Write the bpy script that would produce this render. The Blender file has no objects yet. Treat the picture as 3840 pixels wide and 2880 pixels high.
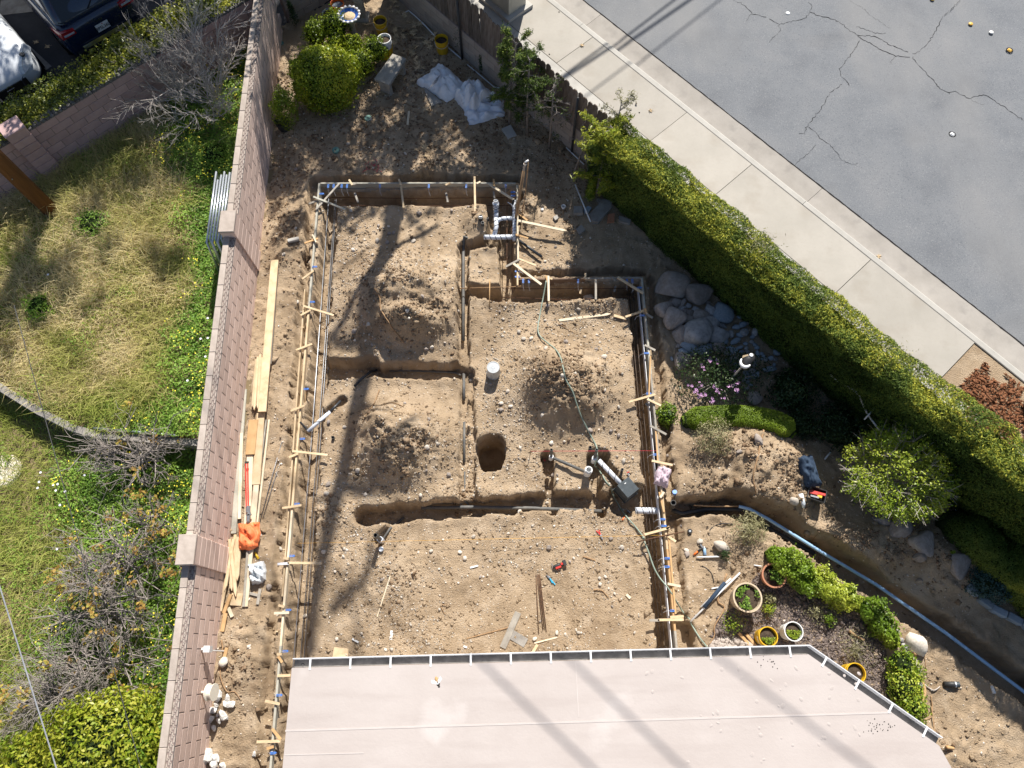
import bpy, bmesh, math, random
import numpy as np
from mathutils import Vector, Matrix
R = math.radians
rng = np.random.default_rng(7)
random.seed(7)
SC = bpy.context.scene
COL = SC.collection

# ------------------------------------------------------------------ camera
CAM_H, TILT, FPX = 13.0, 21.0, 2662.0
cd = bpy.data.cameras.new('camera'); cam = bpy.data.objects.new('camera', cd); COL.objects.link(cam)
cd.sensor_fit = 'HORIZONTAL'; cd.sensor_width = 36.0; cd.lens = 36.0 * FPX / 3840.0
cd.clip_start = 0.05; cd.clip_end = 2000.0
cam.location = (0, 0, CAM_H); cam.rotation_euler = (R(TILT), 0, 0)
SC.camera = cam
# ------------------------------------------------------------------ sky and sun
SUN_EL, SUN_AZ = 43.5, 11.0
w = bpy.data.worlds.new('World'); SC.world = w; w.use_nodes = True
nt = w.node_tree; bg = nt.nodes['Background']
sky = nt.nodes.new('ShaderNodeTexSky'); sky.sky_type = 'NISHITA'; sky.sun_disc = False
sky.sun_elevation = R(SUN_EL); sky.sun_rotation = R(SUN_AZ)
nt.links.new(sky.outputs[0], bg.inputs[0]); bg.inputs[1].default_value = 0.068
sd = bpy.data.lights.new('sun', 'SUN'); sd.energy = 5.0; sd.angle = R(0.53); sd.color = (1.0, 0.955, 0.88)
so = bpy.data.objects.new('sun', sd); COL.objects.link(so)
so.rotation_euler = (R(-(90 - SUN_EL)), 0, R(-SUN_AZ)); so.location = (3, 20, 20)
SC.view_settings.view_transform = 'Standard'; SC.view_settings.look = 'None'
SC.view_settings.gamma = 1.0; SC.view_settings.use_curve_mapping = False
SC.view_settings.exposure = 0.70
SUNK = 1.0 / math.tan(R(SUN_EL)); SUNH = (math.sin(R(SUN_AZ)), math.cos(R(SUN_AZ)))

# ------------------------------------------------------------------ pixel -> place
_c, _s = math.cos(R(TILT)), math.sin(R(TILT))
def g(x, y, z=0.0):
    u = (x - 1920) / FPX; v = (1440 - y) / FPX
    dx, dy, dz = u, v * _c + _s, -_c + v * _s
    k = (z - CAM_H) / dz
    return Vector((dx * k, dy * k, z))
K = 960.0 / 1659.0
def q(c, r, a, b): return (c * 960 + a * K, r * 960 + b * K)
def Q(c, r, a, b, z=0.0): return g(*q(c, r, a, b), z)
def z1(a, b): return (1080 + a * .217, 640 + b * .217)
def z2(a, b): return (1680 + a * .217, 600 + b * .217)
def z3(a, b): return (1820 + a * .217, 880 + b * .217)
def z4(a, b): return (2000 + a * .25316, 1600 + b * .25316)
def z5(a, b): return (780 + a / 2.37, 1600 + b / 2.37)
def z6(a, b): return (2560 + a * .33755, 1960 + b * .33755)
def z7(a, b): return (2440 + a * .31344, 1000 + b * .31344)
def z8(a, b): return (a / 4.254, b / 4.254)
# street frame: s runs along the street, n across it
DV = Vector((.672, -.7405, 0)); NV = Vector((.7405, .672, 0))
def SN(s, n, z=0.0): return Vector((DV.x * s + NV.x * n, DV.y * s + NV.y * n, z))
def sn(p): return (p[0] * DV.x + p[1] * DV.y, p[0] * NV.x + p[1] * NV.y)

# ------------------------------------------------------------------ noise
def _hash(ix, iy, seed):
    h = (ix * 374761393 + iy * 668265263 + seed * 1442695041) & 0xFFFFFFFF
    h = ((h ^ (h >> 13)) * 1274126177) & 0xFFFFFFFF
    return ((h ^ (h >> 16)) & 0xFFFF) / 65535.0
def vnoise(x, y, seed=0):
    x = np.asarray(x, float); y = np.asarray(y, float)
    ix = np.floor(x).astype(np.int64); iy = np.floor(y).astype(np.int64)
    fx = x - ix; fy = y - iy
    fx = fx * fx * (3 - 2 * fx); fy = fy * fy * (3 - 2 * fy)
    a = _hash(ix, iy, seed); b = _hash(ix + 1, iy, seed); c = _hash(ix, iy + 1, seed); d = _hash(ix + 1, iy + 1, seed)
    return (a * (1 - fx) + b * fx) * (1 - fy) + (c * (1 - fx) + d * fx) * fy
def fbm(x, y, seed=0, oct=4, lac=2.1, gain=.5):
    t = 0; a = 1; n = 0
    for i in range(oct):
        t = t + a * vnoise(x, y, seed + i * 17); n += a; a *= gain; x = x * lac + 3.1; y = y * lac + 1.7
    return t / n

# ------------------------------------------------------------------ materials
MATS = {}
def _ramp(nt, stops):
    r = nt.nodes.new('ShaderNodeValToRGB'); e = r.color_ramp.elements
    while len(e) > 1: e.remove(e[-1])
    e[0].position = stops[0][0]; e[0].color = (*stops[0][1], 1)
    for p, c in stops[1:]:
        k = e.new(p); k.color = (*c, 1)
    return r
def mat(name, cols, rough=.8, scale=6.0, detail=6.0, stretch=(1, 1, 1), bump=0.0, bscale=None, metal=0.0, obj_var=0.0, spec=.4, extra=None, coat=0.0, bdist=.02, trans=0.0):
    """noise between colours + relief; obj_var varies the tone from object to object"""
    m = bpy.data.materials.new(name); m.use_nodes = True; nt = m.node_tree; L = nt.links
    b = nt.nodes['Principled BSDF']; b.inputs['Roughness'].default_value = rough
    b.inputs['Metallic'].default_value = metal; b.inputs['Specular IOR Level'].default_value = spec
    b.inputs['Coat Weight'].default_value = coat
    if trans: b.inputs['Transmission Weight'].default_value = trans
    tc = nt.nodes.new('ShaderNodeTexCoord'); mp = nt.nodes.new('ShaderNodeMapping'); mp.inputs['Scale'].default_value = stretch
    L.new(tc.outputs['Object'], mp.inputs[0])
    n = nt.nodes.new('ShaderNodeTexNoise'); n.inputs['Scale'].default_value = scale; n.inputs['Detail'].default_value = detail; n.inputs['Roughness'].default_value = .65
    L.new(mp.outputs[0], n.inputs['Vector'])
    k = len(cols)
    r = _ramp(nt, [(.3 + .4 * i / max(1, k - 1), c) for i, c in enumerate(cols)])
    L.new(n.outputs[0], r.inputs[0]); out = r.outputs[0]
    if extra: out = extra(nt, out, mp)
    if obj_var:
        oi = nt.nodes.new('ShaderNodeObjectInfo'); mr = nt.nodes.new('ShaderNodeMapRange')
        mr.inputs['To Min'].default_value = 1 - obj_var; mr.inputs['To Max'].default_value = 1 + obj_var
        L.new(oi.outputs['Random'], mr.inputs[0])
        hs = nt.nodes.new('ShaderNodeHueSaturation'); L.new(mr.outputs[0], hs.inputs['Value']); L.new(out, hs.inputs['Color']); out = hs.outputs[0]
    L.new(out, b.inputs['Base Color'])
    if bump:
        n2 = nt.nodes.new('ShaderNodeTexNoise'); n2.inputs['Scale'].default_value = bscale or scale * 4; n2.inputs['Detail'].default_value = 8; n2.inputs['Roughness'].default_value = .7
        L.new(mp.outputs[0], n2.inputs['Vector'])
        bp = nt.nodes.new('ShaderNodeBump'); bp.inputs['Strength'].default_value = bump; bp.inputs['Distance'].default_value = bdist
        L.new(n2.outputs[0], bp.inputs['Height']); L.new(bp.outputs[0], b.inputs['Normal'])
    MATS[name] = m; return m
def leafmat(name, stops, rough=.5, transl=.3, spec=.35):
    """colour picked per leaf from its own tint value"""
    m = bpy.data.materials.new(name); m.use_nodes = True; nt = m.node_tree; L = nt.links
    b = nt.nodes['Principled BSDF']; b.inputs['Roughness'].default_value = rough; b.inputs['Specular IOR Level'].default_value = spec
    a = nt.nodes.new('ShaderNodeAttribute'); a.attribute_name = 'tint'
    r = _ramp(nt, stops); L.new(a.outputs['Fac'], r.inputs[0]); L.new(r.outputs[0], b.inputs['Base Color'])
    t = nt.nodes.new('ShaderNodeBsdfTranslucent'); L.new(r.outputs[0], t.inputs[0])
    mx = nt.nodes.new('ShaderNodeMixShader'); mx.inputs[0].default_value = transl
    L.new(b.outputs[0], mx.inputs[1]); L.new(t.outputs[0], mx.inputs[2]); L.new(mx.outputs[0], nt.nodes['Material Output'].inputs[0])
    MATS[name] = m; return m
def overlay(col, scale, lo, hi, fac=1.0, kind='noise', detail=4, stretch=None, seed=0):
    """mix another colour in where a second pattern is high"""
    def f(nt, out, mp):
        L = nt.links
        if kind == 'noise':
            n = nt.nodes.new('ShaderNodeTexNoise'); n.inputs['Scale'].default_value = scale; n.inputs['Detail'].default_value = detail; src = n.outputs[0]
        else:
            n = nt.nodes.new('ShaderNodeTexVoronoi'); n.inputs['Scale'].default_value = scale; src = n.outputs['Distance']
        m2 = nt.nodes.new('ShaderNodeMapping'); m2.inputs['Location'].default_value = (seed * 3.7, seed * 1.9, seed)
        if stretch: m2.inputs['Scale'].default_value = stretch
        L.new(mp.outputs[0], m2.inputs[0]); L.new(m2.outputs[0], n.inputs['Vector'])
        mr = nt.nodes.new('ShaderNodeMapRange'); mr.inputs['From Min'].default_value = lo; mr.inputs['From Max'].default_value = hi; mr.inputs['To Max'].default_value = fac
        L.new(src, mr.inputs[0])
        mx = nt.nodes.new('ShaderNodeMix'); mx.data_type = 'RGBA'; L.new(mr.outputs[0], mx.inputs[0]); L.new(out, mx.inputs[6]); mx.inputs[7].default_value = (*col, 1)
        return mx.outputs[2]
    return f
def chain(*fs):
    def f(nt, out, mp):
        for k in fs: out = k(nt, out, mp)
        return out
    return f
mat('dirt', [(.27, .195, .125), (.43, .32, .21), (.54, .415, .285)], .95, 1.3, 10, bump=1.0, bscale=42, spec=.1, bdist=.045,
    extra=chain(overlay((.60, .48, .35), 3.1, .52, .72, .55, seed=2), overlay((.20, .135, .085), .9, .56, .78, .5, seed=5), overlay((.66, .58, .48), 55, .20, .10, .6, 'v', seed=3), overlay((.15, .10, .065), 38, .62, .74, .45, seed=9)))
mat('dirt_moist', [(.13, .085, .052), (.24, .165, .105), (.34, .25, .165)], .95, 9, 8, bump=.7, bscale=60, spec=.1)
mat('lot_soil', [(.16, .12, .07), (.27, .21, .12)], .95, 2, 8, bump=.7, bscale=20, spec=.1)
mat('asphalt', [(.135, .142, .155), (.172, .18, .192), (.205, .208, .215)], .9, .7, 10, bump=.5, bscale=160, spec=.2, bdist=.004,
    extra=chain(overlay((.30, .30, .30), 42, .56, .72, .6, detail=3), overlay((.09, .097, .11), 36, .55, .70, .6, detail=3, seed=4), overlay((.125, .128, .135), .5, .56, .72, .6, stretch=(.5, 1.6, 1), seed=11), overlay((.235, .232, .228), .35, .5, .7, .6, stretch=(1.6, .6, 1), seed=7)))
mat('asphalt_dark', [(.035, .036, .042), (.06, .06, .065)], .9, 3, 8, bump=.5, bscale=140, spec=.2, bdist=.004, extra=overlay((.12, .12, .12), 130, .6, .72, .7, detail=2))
mat('crack', [(.015, .015, .017), (.04, .038, .036)], 1, 30, spec=0)
mat('sidewalk', [(.345, .32, .28), (.415, .385, .34)], .9, 1.1, 9, bump=.35, bscale=110, spec=.2, obj_var=.05, bdist=.004,
    extra=chain(overlay((.30, .265, .22), 1.6, .52, .74, .6, seed=3), overlay((.34, .30, .25), 22, .55, .75, .35, seed=5), overlay((.26, .23, .2), 34, .68, .8, .6, seed=6)))
mat('gutter_pan', [(.29, .265, .235), (.38, .35, .315)], .9, 1.5, 9, bump=.4, bscale=120, spec=.2, bdist=.004, obj_var=.04, extra=overlay((.25, .23, .21), 3, .55, .75, .6, stretch=(1, 1, 1), seed=3))
mat('curb_top', [(.35, .335, .305), (.43, .41, .375)], .9, 3, 8, bump=.3, bscale=90, spec=.2, obj_var=.04, bdist=.004)
mat('concrete', [(.36, .34, .31), (.48, .46, .42)], .9, 2.5, 9, bump=.4, bscale=60, spec=.2, obj_var=.06, bdist=.006)
mat('concrete_old', [(.20, .18, .16), (.38, .355, .32)], .95, 5, 9, bump=.6, bscale=40, spec=.15, obj_var=.1)
mat('pink_block', [(.60, .45, .385), (.70, .54, .465)], .92, 4, 8, bump=.4, bscale=90, spec=.15, obj_var=.13, bdist=.006, extra=overlay((.58, .48, .43), 3, .6, .8, .5, seed=2))
mat('mauve_block', [(.40, .27, .255), (.48, .335, .315)], .92, 5, 8, bump=.4, bscale=90, spec=.15, obj_var=.10, bdist=.006)
mat('tan_block', [(.30, .25, .21), (.38, .32, .27)], .92, 5, 8, bump=.4, bscale=90, spec=.15, obj_var=.10, bdist=.006)
mat('mortar', [(.20, .155, .14), (.28, .22, .20)], .95, 12, spec=.1)
mat('dark_brick', [(.12, .115, .115), (.20, .19, .18)], .95, 12, bump=.5, spec=.1, obj_var=.15)
mat('cap_stone', [(.36, .30, .255), (.48, .41, .355)], .92, 9, 9, bump=.5, bscale=70, spec=.15, obj_var=.07, bdist=.006)
mat('wood_new', [(.46, .33, .19), (.60, .455, .285), (.67, .53, .36)], .75, 5, 6, (1, 1, 1), bump=.15, bscale=40, spec=.25, obj_var=.13)
mat('wood_pale', [(.60, .49, .34), (.74, .64, .48)], .75, 5, 6, bump=.15, bscale=40, spec=.25, obj_var=.1)
mat('wood_brown', [(.13, .085, .06), (.24, .165, .115)], .8, 5, 6, bump=.3, bscale=40, spec=.2, obj_var=.12)
mat('wood_orange', [(.43, .26, .12), (.56, .36, .18)], .75, 6, 6, bump=.15, bscale=40, spec=.25, obj_var=.13)
mat('wood_grey', [(.24, .215, .185), (.42, .385, .33)], .85, 7, 8, bump=.4, bscale=40, spec=.2, obj_var=.12)
mat('board_green', [(.33, .315, .265), (.46, .44, .37)], .8, 4, 8, bump=.3, bscale=40, spec=.2, obj_var=.08)
mat('wood_fence', [(.075, .058, .048), (.15, .12, .10), (.24, .20, .17)], .9, 6, 9, (3, 3, .5), bump=.6, bscale=30, spec=.15, obj_var=.3)
mat('pole_wood', [(.10, .045, .02), (.22, .10, .04)], .85, 5, 8, (4, 4, .3), bump=.6, bscale=12, spec=.2)
mat('abs_black', [(.02, .024, .03), (.04, .045, .052)], .42, 8, spec=.5)
mat('abs_dusty', [(.06, .065, .07), (.16, .15, .135)], .6, 5, spec=.35)
mat('pvc_white', [(.66, .67, .68), (.80, .80, .78)], .4, 6, spec=.45, extra=overlay((.5, .43, .34), 9, .58, .75, .5))
mat('pvc_blue', [(.24, .40, .60), (.32, .50, .72)], .38, 6, spec=.5, extra=overlay((.45, .42, .38), 8, .66, .8, .4))
mat('wrap_white', [(.62, .66, .74), (.76, .79, .84)], .5, 14, bump=.4, bscale=30)
mat('tape_black', [(.015, .015, .017), (.03, .03, .03)], .5, 9)
mat('rust', [(.07, .04, .028), (.17, .09, .05)], .85, 30, spec=.2)
mat('steel_grey', [(.20, .21, .225), (.34, .35, .37)], .42, 20, metal=.7)
mat('galvanized', [(.46, .49, .54), (.62, .65, .69)], .38, 12, metal=.75)
mat('bucket_metal', [(.36, .38, .39), (.50, .52, .53)], .45, 8, spec=.5)
mat('clip_blue', [(.06, .20, .62), (.10, .28, .75)], .4, 10, spec=.5)
mat('clip_white', [(.7, .72, .76), (.8, .8, .82)], .4, 10)
mat('roof', [(.43, .375, .345), (.49, .435, .405)], .75, 1.0, 9, bump=.25, bscale=22, spec=.25, bdist=.01,
    extra=chain(overlay((.58, .53, .50), .9, .62, .70, .5, detail=5, seed=3), overlay((.37, .315, .29), 2.2, .5, .8, .55, stretch=(.3, 2.2, 1), seed=8)))
mat('roof_seam', [(.48, .425, .395), (.54, .485, .455)], .75, 4)
mat('gutter_white', [(.74, .735, .74), (.82, .81, .81)], .4, 3, spec=.45)
mat('gutter_inside', [(.12, .11, .10), (.26, .24, .22)], .7, 6)
mat('stucco', [(.52, .46, .40), (.6, .54, .47)], .95, 20, bump=.5)
mat('orange_plastic', [(.70, .13, .015), (.82, .18, .02)], .4, 6, spec=.5, obj_var=.05)
mat('yellow_plastic', [(.62, .36, .01), (.74, .46, .02)], .42, 6, spec=.5, obj_var=.08, extra=overlay((.35, .26, .1), 8, .62, .78, .5))
mat('white_plastic', [(.70, .70, .70), (.82, .82, .80)], .42, 6, spec=.5, extra=overlay((.5, .45, .38), 7, .62, .8, .4))
mat('clear_plastic', [(.55, .60, .63), (.74, .77, .80)], .25, 5, spec=.6, bump=.5, bscale=9)
mat('terracotta', [(.36, .15, .08), (.46, .22, .13)], .85, 8, bump=.2)
mat('beige_pot', [(.46, .36, .25), (.58, .47, .34)], .8, 6, bump=.2)
mat('soil_dark', [(.04, .03, .022), (.10, .075, .055)], 1, 20, bump=.9, bscale=40, spec=.05)
mat('stone_grey', [(.20, .195, .19), (.36, .345, .335), (.46, .44, .42)], .9, 3, 10, bump=.5, bscale=20, spec=.2, obj_var=.2)
mat('stone_brown', [(.24, .20, .175), (.42, .365, .32)], .9, 4, 10, bump=.5, bscale=20, spec=.2, obj_var=.22)
mat('stone_pale', [(.44, .38, .31), (.68, .62, .54)], .9, 5, 8, bump=.4, bscale=30, spec=.2, obj_var=.25)
mat('stone_blue', [(.20, .24, .28), (.34, .39, .43)], .9, 7, 8, bump=.3, bscale=30, spec=.2, obj_var=.2)
mat('rubble_white', [(.62, .60, .56), (.80, .78, .74)], .95, 6, 8, bump=.5, bscale=30, spec=.15, obj_var=.08, extra=overlay((.42, .35, .27), 4, .55, .7, .7))
mat('bench_stone', [(.27, .25, .22), (.45, .42, .37)], .95, 6, 9, bump=.6, bscale=40, spec=.15)
mat('canvas', [(.70, .72, .75), (.84, .85, .87)], .85, 4, 8, bump=.5, bscale=20, spec=.15, extra=overlay((.28, .29, .31), 7, .62, .75, .5))
mat('print_grey', [(.10, .10, .11), (.2, .2, .21)], .9, 8)
mat('orange_cloth', [(.78, .16, .05), (.90, .25, .09)], .6, 6, bump=.4, bscale=14)
mat('navy_cloth', [(.015, .03, .06), (.035, .06, .10)], .9, 8, bump=.5, bscale=30)
mat('blue_glaze', [(.02, .07, .30), (.05, .14, .45)], .25, 6, spec=.6)
mat('lid_green', [(.10, .22, .18), (.16, .30, .25)], .6, 9)
mat('box_black', [(.025, .035, .042), (.06, .075, .085)], .5, 10, spec=.4, extra=overlay((.22, .24, .25), 8, .55, .8, .5))
mat('hose_green', [(.20, .26, .21), (.30, .36, .30)], .45, 20, spec=.4)
mat('string_red', [(.7, .04, .08), (.8, .08, .12)], .6, 5)
mat('string_orange', [(.75, .38, .05), (.85, .5, .1)], .6, 5)
mat('tool_red', [(.5, .03, .02), (.65, .05, .04)], .4, 8, spec=.5)
mat('tool_black', [(.02, .02, .022), (.05, .05, .05)], .5, 10)
mat('tool_cyan', [(.02, .30, .50), (.04, .40, .62)], .4, 8, spec=.5)
mat('bark_pale', [(.34, .30, .27), (.54, .49, .45)], .9, 14, 6, bump=.4, spec=.15)
mat('bark_grey', [(.19, .165, .145), (.34, .30, .27)], .9, 14, 6, bump=.4, spec=.15)
mat('bark_dark', [(.055, .042, .034), (.13, .10, .08)], .9, 14, 6, bump=.4, spec=.15)
mat('root_brown', [(.27, .16, .085), (.42, .28, .16)], .9, 14, 6, bump=.4, spec=.15)
mat('dark_core', [(.012, .02, .008), (.03, .042, .016)], 1, 10, spec=0)  # for the solid dark filler added inside foliage
mat('cable_grey', [(.24, .25, .27), (.32, .33, .35)], .5, 4)
mat('cable_dark', [(.03, .03, .033), (.06, .06, .06)], .6, 4)
mat('car_blue', [(.006, .016, .045), (.008, .020, .055)], .22, 2, spec=.6, coat=.8)
mat('car_white', [(.62, .65, .68), (.66, .69, .72)], .28, 2, spec=.5, coat=.6)
mat('car_glass', [(.004, .006, .009), (.008, .01, .013)], .08, 2, spec=.7)
mat('car_black', [(.008, .009, .01), (.018, .018, .02)], .5, 8)
mat('chrome', [(.55, .56, .58), (.7, .7, .72)], .18, 4, metal=1)
mat('lens_red', [(.20, .008, .012), (.42, .02, .025)], .15, 9, spec=.7, coat=.5)
mat('lens_clear', [(.30, .33, .36), (.55, .58, .6)], .12, 14, spec=.7, coat=.5)
mat('plate_white', [(.72, .72, .72), (.78, .78, .78)], .5, 4)
mat('cabinet', [(.42, .40, .34), (.48, .46, .39)], .6, 4)
mat('mulch_red', [(.16, .06, .025), (.30, .13, .06)], .95, 18, bump=.8)
mat('chip_grey', [(.07, .052, .045), (.22, .175, .155)], .95, 14, obj_var=.2)
mat('marker_yellow', [(.65, .35, .04), (.78, .45, .08)], .5, 5)
mat('pearl', [(.7, .66, .62), (.82, .8, .76)], .4, 5)
mat('leaf_dry', [(.46, .33, .19), (.66, .52, .33)], .8, 12, obj_var=.25)
mat('light_cream', [(.72, .67, .56), (.8, .75, .65)], .5, 5)
mat('petal_pink', [(.55, .28, .55), (.70, .42, .66)], .6, 9, obj_var=.15)
mat('petal_white', [(.75, .74, .78), (.82, .82, .84)], .6, 9)
mat('petal_yellow', [(.72, .62, .03), (.80, .70, .06)], .6, 9)
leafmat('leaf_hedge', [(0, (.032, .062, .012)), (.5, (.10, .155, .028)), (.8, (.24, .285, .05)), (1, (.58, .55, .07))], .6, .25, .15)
leafmat('leaf_bush', [(0, (.07, .12, .008)), (.5, (.24, .32, .018)), (1, (.56, .56, .05))], .4, .3)
leafmat('leaf_box', [(0, (.075, .14, .010)), (.5, (.21, .32, .025)), (1, (.46, .50, .06))], .42, .3)
leafmat('leaf_clip', [(0, (.10, .17, .012)), (.5, (.24, .34, .025)), (1, (.42, .50, .05))], .5, .3)
leafmat('leaf_ivy', [(0, (.06, .09, .012)), (.5, (.18, .21, .02)), (1, (.46, .44, .04))], .4, .3)
leafmat('leaf_citrus', [(0, (.11, .18, .012)), (.5, (.26, .33, .025)), (1, (.47, .46, .06))], .4, .35)
leafmat('leaf_clover', [(0, (.08, .17, .018)), (.5, (.18, .33, .04)), (1, (.34, .48, .08))], .55, .35)
leafmat('leaf_grass', [(0, (.20, .29, .04)), (.35, (.40, .43, .10)), (.7, (.62, .53, .24)), (1, (.80, .68, .42))], .7, .42, .2)
leafmat('leaf_gold', [(0, (.30, .16, .04)), (.5, (.50, .33, .08)), (1, (.45, .44, .08))], .6, .35)
leafmat('leaf_sage', [(0, (.17, .17, .08)), (.5, (.32, .30, .15)), (1, (.47, .44, .26))], .7, .3)
leafmat('leaf_blue', [(0, (.035, .085, .075)), (1, (.09, .17, .15))], .6, .2)
leafmat('leaf_rose', [(0, (.02, .045, .012)), (.6, (.05, .09, .03)), (1, (.10, .14, .05))], .45, .25)
leafmat('leaf_shade', [(0, (.05, .08, .02)), (1, (.13, .16, .04))], .5, .25)
M = MATS

# ------------------------------------------------------------------ mesh helpers
WORLD = {}
class MB:
    """collects shapes, then becomes ONE mesh object"""
    def __init__(s): s.v = []; s.f = []; s.smooth = False
    def add(s, vs, fs):
        o = len(s.v); s.v += [tuple(v) for v in vs]; s.f += [tuple(i + o for i in f) for f in fs]; return s
    def box(s, c, size, mtx=None):
        x, y, z = [k / 2 for k in size]; c = Vector(c)
        vs = [Vector((a, b, d)) for a in (-x, x) for b in (-y, y) for d in (-z, z)]
        if mtx is not None: vs = [mtx @ v for v in vs]
        return s.add([c + v for v in vs], [(0, 1, 3, 2), (4, 6, 7, 5), (0, 4, 5, 1), (2, 3, 7, 6), (0, 2, 6, 4), (1, 5, 7, 3)])
    def beam(s, a, b, wd, ht, point=False, roll=0.0):
        """bar from a to b, wd across, ht in height; point sharpens the b end"""
        a = Vector(a); b = Vector(b); d = (b - a).normalized()
        up = Vector((0, 0, 1)) if abs(d.z) < .95 else Vector((0, 1, 0))
        sx = d.cross(up).normalized(); uz = sx.cross(d).normalized()
        if roll:
            m = Matrix.Rotation(roll, 3, d); sx = m @ sx; uz = m @ uz
        c = .006 if min(wd, ht) > .025 else .0015
        prof = [(-wd / 2 + c, -ht / 2), (wd / 2 - c, -ht / 2), (wd / 2, -ht / 2 + c), (wd / 2, ht / 2 - c), (wd / 2 - c, ht / 2), (-wd / 2 + c, ht / 2), (-wd / 2, ht / 2 - c), (-wd / 2, -ht / 2 + c)]
        end = b - d * (wd * 1.6) if point else b
        vs = [a + sx * x + uz * y for x, y in prof] + [end + sx * x + uz * y for x, y in prof]
        fs = [tuple(range(7, -1, -1))] + [(i, (i + 1) % 8, 8 + (i + 1) % 8, 8 + i) for i in range(8)]
        if point:
            vs += [b + sx * (x * .12) + uz * y for x, y in prof]
            fs += [(8 + i, 8 + (i + 1) % 8, 16 + (i + 1) % 8, 16 + i) for i in range(8)] + [tuple(range(16, 24))]
        else: fs += [tuple(range(8, 16))]
        return s.add(vs, fs)
    def tube(s, pts, rad, n=8, cap=True):
        pts = [Vector(p) for p in pts]; k = len(pts)
        rad = rad if hasattr(rad, '__len__') else [rad] * k
        vs = []; fs = []; prev = None
        for i, p in enumerate(pts):
            d = (pts[min(i + 1, k - 1)] - pts[max(i - 1, 0)])
            d = d.normalized() if d.length > 1e-9 else Vector((0, 0, 1))
            if prev is None:
                up = Vector((0, 0, 1)) if abs(d.z) < .9 else Vector((0, 1, 0)); x = d.cross(up).normalized()
            else:
                x = prev - d * prev.dot(d); x = x.normalized() if x.length > 1e-6 else d.orthogonal().normalized()
            prev = x; y = d.cross(x)
            for j in range(n):
                t = 2 * math.pi * j / n; vs.append(p + (x * math.cos(t) + y * math.sin(t)) * rad[i])
        for i in range(k - 1):
            for j in range(n): fs.append((i * n + j, i * n + (j + 1) % n, (i + 1) * n + (j + 1) % n, (i + 1) * n + j))
        if cap: fs += [tuple(range(n - 1, -1, -1)), tuple(range((k - 1) * n, k * n))]
        return s.add(vs, fs)
    def lathe(s, c, prof, n=20, axis=None, up=None):
        """prof: list of (radius, height) turned about an axis through c"""
        c = Vector(c); az = Vector(axis).normalized() if axis else Vector((0, 0, 1))
        ax = az.orthogonal().normalized(); ay = az.cross(ax)
        vs = []; fs = []
        for r_, h in prof:
            for j in range(n):
                t = 2 * math.pi * j / n; vs.append(c + az * h + (ax * math.cos(t) + ay * math.sin(t)) * max(r_, 1e-4))
        for i in range(len(prof) - 1):
            for j in range(n): fs.append((i * n + j, i * n + (j + 1) % n, (i + 1) * n + (j + 1) % n, (i + 1) * n + j))
        return s.add(vs, fs)
    def prism(s, poly, z0, z1):
        n = len(poly); vs = [(p[0], p[1], z0) for p in poly] + [(p[0], p[1], z1) for p in poly]
        return s.add(vs, [tuple(range(n - 1, -1, -1)), tuple(range(n, 2 * n))] + [(i, (i + 1) % n, n + (i + 1) % n, n + i) for i in range(n)])
    def grid(s, P):
        """P: 2-d array of points"""
        r = len(P); c = len(P[0])
        return s.add([p for row in P for p in row], [(i * c + j, i * c + j + 1, (i + 1) * c + j + 1, (i + 1) * c + j) for i in range(r - 1) for j in range(c - 1)])
    def build(s, name, material, parent=None, smooth=False, loc=None):
        V = np.array(s.v, float)
        o0 = Vector((V[:, 0].mean(), V[:, 1].mean(), V[:, 2].min())) if loc is None else Vector(loc)
        me = bpy.data.meshes.new(name); me.from_pydata([tuple(v) for v in (V - np.array(o0))], [], s.f); me.update()
        me.materials.append(M[material] if isinstance(material, str) else material)
        if smooth: me.shade_smooth()
        return link(name, me, o0, parent)
def link(name, me, loc, parent=None, rot=None, scale=None):
    o = bpy.data.objects.new(name, me); COL.objects.link(o); o.location = loc
    if rot is not None: o.rotation_euler = rot
    if scale is not None: o.scale = scale
    WORLD[o.name] = Matrix.Translation(Vector(loc))
    if parent is not None:
        o.parent = parent; o.matrix_parent_inverse = WORLD[parent.name].inverted()
    return o
def bulk(name, V, F, material, parent=None, tint=None, loc=(0, 0, 0), smooth=False):
    """large mesh from numpy arrays (F: n x 3 or n x 4)"""
    me = bpy.data.meshes.new(name); V = np.asarray(V, np.float32) - np.array(loc, np.float32); F = np.asarray(F, np.int32)
    k = F.shape[1]; me.vertices.add(len(V)); me.vertices.foreach_set('co', V.ravel())
    me.loops.add(F.size); me.loops.foreach_set('vertex_index', F.ravel())
    me.polygons.add(len(F)); me.polygons.foreach_set('loop_start', np.arange(0, F.size, k, dtype=np.int32))
    me.update(calc_edges=True)
    if tint is not None:
        a = me.attributes.new('tint', 'FLOAT', 'FACE'); a.data.foreach_set('value', np.asarray(tint, np.float32))
    me.materials.append(M[material]); 
    if smooth: me.shade_smooth()
    return link(name, me, loc, parent)
def tag(o, label, cat, group=None):
    o['label'] = label; o['category'] = cat
    if group: o['group'] = group
    return o
def struct(o): o['kind'] = 'structure'; return o
def stuff(o, label=None, cat=None):
    o['kind'] = 'stuff'
    if label: o['label'] = label; o['category'] = cat
    return o
def thing(name, label, cat, loc, group=None):
    o = bpy.data.objects.new(name, None); COL.objects.link(o); o.location = loc; o.empty_display_size = .1
    WORLD[o.name] = Matrix.Translation(Vector(loc))
    return tag(o, label, cat, group)
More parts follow.
